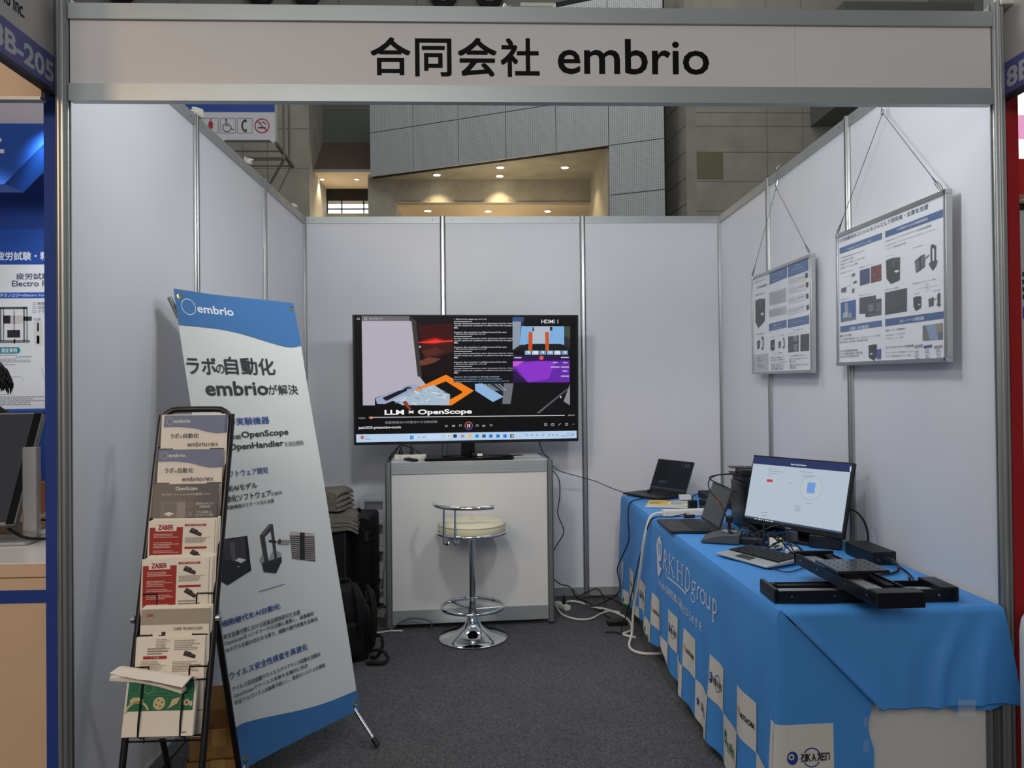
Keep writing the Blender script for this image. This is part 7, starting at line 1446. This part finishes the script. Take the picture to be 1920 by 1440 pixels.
# person behind the neighbouring counter: only the side of the head shows past the picture edge
pr = thing('person', 'person with short black hair in a dark jacket behind the neighbouring counter', 'person', (-2.725, -1.46, 0), R(-100))
skin_m = mat('skin', '#c99a7c', 0.55, noise=0.04, scale=20); hair_m = mat('black_hair', '#0e0c0b', 0.6, noise=0.3, scale=90, bump=0.4, bscale=180); jack = mat('dark_jacket', '#1d2027', 0.8, noise=0.1, scale=40); trou = mat('dark_trousers', '#17181c', 0.85, noise=0.1, scale=40); shirt = mat('white_shirt', '#d8d8da', 0.7)
def skinned(name, parent, joints, bones, m, sub=2, root=0):
    me = bpy.data.meshes.new(name); me.from_pydata([j[0] for j in joints], bones, []); o = bpy.data.objects.new(name, me); COL.objects.link(o); o.parent = parent; me.materials.append(m)
    k = o.modifiers.new('skin', 'SKIN'); k.use_smooth_shade = True
    lay = me.skin_vertices[0] if me.skin_vertices else None
    if lay is None:
        bpy.context.view_layer.objects.active = o; bpy.context.view_layer.update(); lay = me.skin_vertices[0]
    for i, j in enumerate(joints): lay.data[i].radius = j[1]; lay.data[i].use_root = (i == root)
    sd = o.modifiers.new('round', 'SUBSURF'); sd.levels = sub; sd.render_levels = sub; return o
J = [((0, 0, 0.90), (.15, .11)), ((0, 0, 1.05), (.14, .10)), ((0, 0.01, 1.22), (.16, .115)), ((0, 0.015, 1.34), (.13, .09)), ((0, 0.0, 1.41), (.055, .055)), ((0, -0.01, 1.47), (.055, .058)),
     ((0.17, 0.015, 1.32), (.062, .062)), ((0.215, 0.03, 1.06), (.046, .046)), ((0.20, -0.08, 0.86), (.034, .034)), ((0.19, -0.11, 0.80), (.032, .02)),
     ((-0.17, 0.015, 1.32), (.062, .062)), ((-0.215, 0.03, 1.06), (.046, .046)), ((-0.20, -0.08, 0.86), (.034, .034)), ((-0.19, -0.11, 0.80), (.032, .02)),
     ((0.09, 0, 0.82), (.09, .095)), ((0.10, -0.01, 0.46), (.058, .062)), ((0.105, 0.02, 0.10), (.04, .045)), ((0.11, -0.08, 0.04), (.042, .035)),
     ((-0.09, 0, 0.82), (.09, .095)), ((-0.10, -0.01, 0.46), (.058, .062)), ((-0.105, 0.02, 0.10), (.04, .045)), ((-0.11, -0.08, 0.04), (.042, .035))]
Bn = [(0, 1), (1, 2), (2, 3), (3, 4), (4, 5), (3, 6), (6, 7), (7, 8), (8, 9), (3, 10), (10, 11), (11, 12), (12, 13), (0, 14), (14, 15), (15, 16), (16, 17), (0, 18), (18, 19), (19, 20), (20, 21)]
skinned('body', pr, J, Bn, jack)
b = MB()
def headf(u, v):
    a = 2 * math.pi * u; t = math.pi * v; x = 0.074 * math.sin(t) * math.cos(a); y = 0.094 * math.sin(t) * math.sin(a); z = -0.115 * math.cos(t)
    if z < -0.02: x *= 1 - 0.28 * (-(z + 0.02) / 0.095); y = y * (1 - 0.12 * (-(z + 0.02) / 0.095)) - 0.012 * (-(z + 0.02) / 0.095)
    f = math.exp(-((x / 0.016) ** 2)) if y < 0 else 0
    y -= f * 0.020 * math.exp(-(((z + 0.018) / 0.022) ** 2)); y += f * 0.004 * math.exp(-(((z + 0.048) / 0.008) ** 2)); y -= f * 0.006 * math.exp(-(((z + 0.062) / 0.012) ** 2))
    for ex in (-0.03, 0.03): y += 0.007 * math.exp(-(((x - ex) / 0.014) ** 2) - ((z - 0.008) / 0.01) ** 2) if y < 0 else 0
    return (x, y - 0.012, 1.535 + z)
b.grid(headf, 40, 32, skin_m)
for ex in (-0.03, 0.03):
    b.ball((ex, -0.089, 1.543), (0.011, 0.006, 0.006), ink('#e8e4e0'), 12, 8); b.ball((ex, -0.0945, 1.543), (0.0048, 0.002, 0.0048), ink('#20140f'), 10, 6)
    b.tube([(ex - 0.016, -0.098, 1.562), (ex, -0.101, 1.566), (ex + 0.016, -0.098, 1.562)], 0.003, hair_m, 6)
b.tube([(-0.022, -0.093, 1.476), (0, -0.099, 1.477), (0.022, -0.093, 1.476)], 0.004, ink('#a8604f'), 6)
for sx in (-1, 1): b.ball((sx * 0.074, 0.0, 1.53), (0.010, 0.020, 0.030), skin_m, 12, 8)
b.tube([(0, 0.0, 1.38), (0, -0.005, 1.46)], 0.052, skin_m, 14, smooth=1); b.build('head', pr, angle=80)
b = MB(); rn = random.Random(5)
def hairf(u, v):
    a = 2 * math.pi * u; low = -0.2 if math.sin(a) > -0.35 else 0.35
    t = math.pi * (1 - v * (0.62 if math.sin(a) > -0.35 else 0.40)); w = 1 + 0.05 * math.sin(23 * a + 9 * v) + 0.04 * math.sin(41 * a + 3)
    return (0.090 * w * math.sin(t) * math.cos(a), 0.110 * w * math.sin(t) * math.sin(a), 1.545 - 0.120 * math.cos(t) * (1 + 0.02 * math.sin(17 * a)))
b.grid(hairf, 72, 20, hair_m)
for i in range(150):
    a = rn.uniform(-0.4, math.pi + 0.4); t = rn.uniform(0.45, 1.75); r_ = 1.0
    p = Vector((0.088 * math.sin(t) * math.cos(a), 0.108 * math.sin(t) * math.sin(a), 1.545 + 0.118 * math.cos(t))); n = Vector((math.cos(a) * math.sin(t), math.sin(a) * math.sin(t), math.cos(t) * 0.4))
    dwn = Vector((n.x * 0.3 + rn.uniform(-.3, .3), n.y * 0.3 + rn.uniform(-.3, .3), -1)).normalized()
    b.tube([tuple(p - n * 0.008), tuple(p + n * 0.008 + dwn * 0.012), tuple(p + n * 0.010 + dwn * 0.035), tuple(p + n * 0.004 + dwn * 0.055)], [0.006, 0.006, 0.004, 0.001], hair_m, 5, smooth=2)
b.build('hair', pr, angle=80)
for sx in (-1, 1):
    b = MB(); b.M = Matrix.Translation((sx * 0.19, -0.11, 0.80)); b.ball((0, -0.01, -0.03), (0.036, 0.018, 0.045), skin_m, 14, 10)
    for k, (dx, L_) in enumerate(((-0.026, 0.065), (-0.009, 0.075), (0.009, 0.07), (0.026, 0.055))): b.tube([(dx, -0.012, -0.06), (dx, -0.018, -0.06 - L_ * 0.5), (dx, -0.010, -0.06 - L_ * 0.95)], [0.009, 0.008, 0.006], skin_m, 8)
    b.tube([(-sx * 0.028, -0.015, -0.02), (-sx * 0.05, -0.03, -0.045), (-sx * 0.05, -0.035, -0.075)], [0.011, 0.009, 0.007], skin_m, 8); b.build('hand', pr)

# ================================================================ booth next door on the right
redc = mat('red_cloth', '#a81a1e', 0.75, noise=0.06, scale=8)
b = MB(); b.box(1.530, -2.93, 0, 1.570, -2.2, 2.62, redc); tag(b.build('wall_neighbour_red', smooth=False), kind='structure')
rp = thing('wall_neighbour_right', loc=(3.9, -0.5, 0), kind='structure')
lw_ = mat('white_wall_glow', '#f6f4f2', 0.5, emit=1.15)  # white wall under lamps, its brightness put in as emission
b = MB(); b.box(-0.9, 0, 2.96, 1.5, 0.04, 3.7, lw_); b.box(-0.9, -0.004, 3.09, -0.46, -0.001, 3.25, mat('pink_print', '#f0a8d0', 0.5, emit=0.9)); b.build('upper_white_panel', rp, smooth=False)  # the pink print is brightened by emission as well
b = MB(); b.box(-0.9, -0.02, 2.72, 1.5, 0.04, 2.955, mat('bright_red_board', '#d8262a', 0.5)); b.box(-0.9, -0.022, 2.66, 1.5, 0.04, 2.72, mat('tan_board', '#b08c78', 0.5)); b.build('red_band', rp, smooth=False)
b = MB(); b.box(-0.9, -0.01, 2.62, 1.5, 0.04, 2.655, black_m); b.box(-0.9, 0, 0.0, 1.5, 0.04, 2.62, mat('pale_green_white_panel', '#e4ecea', 0.5)); b.build('lower_panel', rp, smooth=False)
s = Sheet(); s.lines(-0.548, 2.02, -0.2, 2.22, 4, ink('#3a3f5c'), 1, seed=4, fill=0.6); s.rect(-0.548, 1.9, -0.2, 1.98, ink('#4a4fb8'), 1)
b = MB(); b.sheet(s, lambda u, v, h: (u, -0.001 - h, v)); b.build('wall_lettering', rp, smooth=False)
lt = thing('spotlight', 'small bright spotlight in the right neighbouring booth', 'lamp', (3.30, -0.85, 2.545))
b = MB(); b.ball((0.0, 0, 0.0), 0.022, mat('lit_lamp_white', '#ffffff', 0.4, emit=6.0)); b.build('lit_lens', lt); b = MB(); b.lathe([(0.035, -0.02), (0.035, 0.06), (0.0, 0.06)], wplas_m, n=20); b.tube([(0, 0, 0.06), (0, 0.1, 0.12), (0, 0.33, 0.12)], 0.006, wplas_m, 8, smooth=1); b.build('housing', lt)
rc = thing('round_pedestal', 'white rounded pedestal at the lower right edge, beside the red cloth', 'pedestal', (1.462, -3.30, 0))
b = MB(); b.lathe([(0.14, 0.0), (0.15, 0.02), (0.15, 0.74), (0.145, 0.775), (0.125, 0.815), (0.08, 0.84), (0.0, 0.845)], mat('white_round_counter', '#d9dad6', 0.45, noise=0.02, scale=4), n=56); b.build('body', rc)
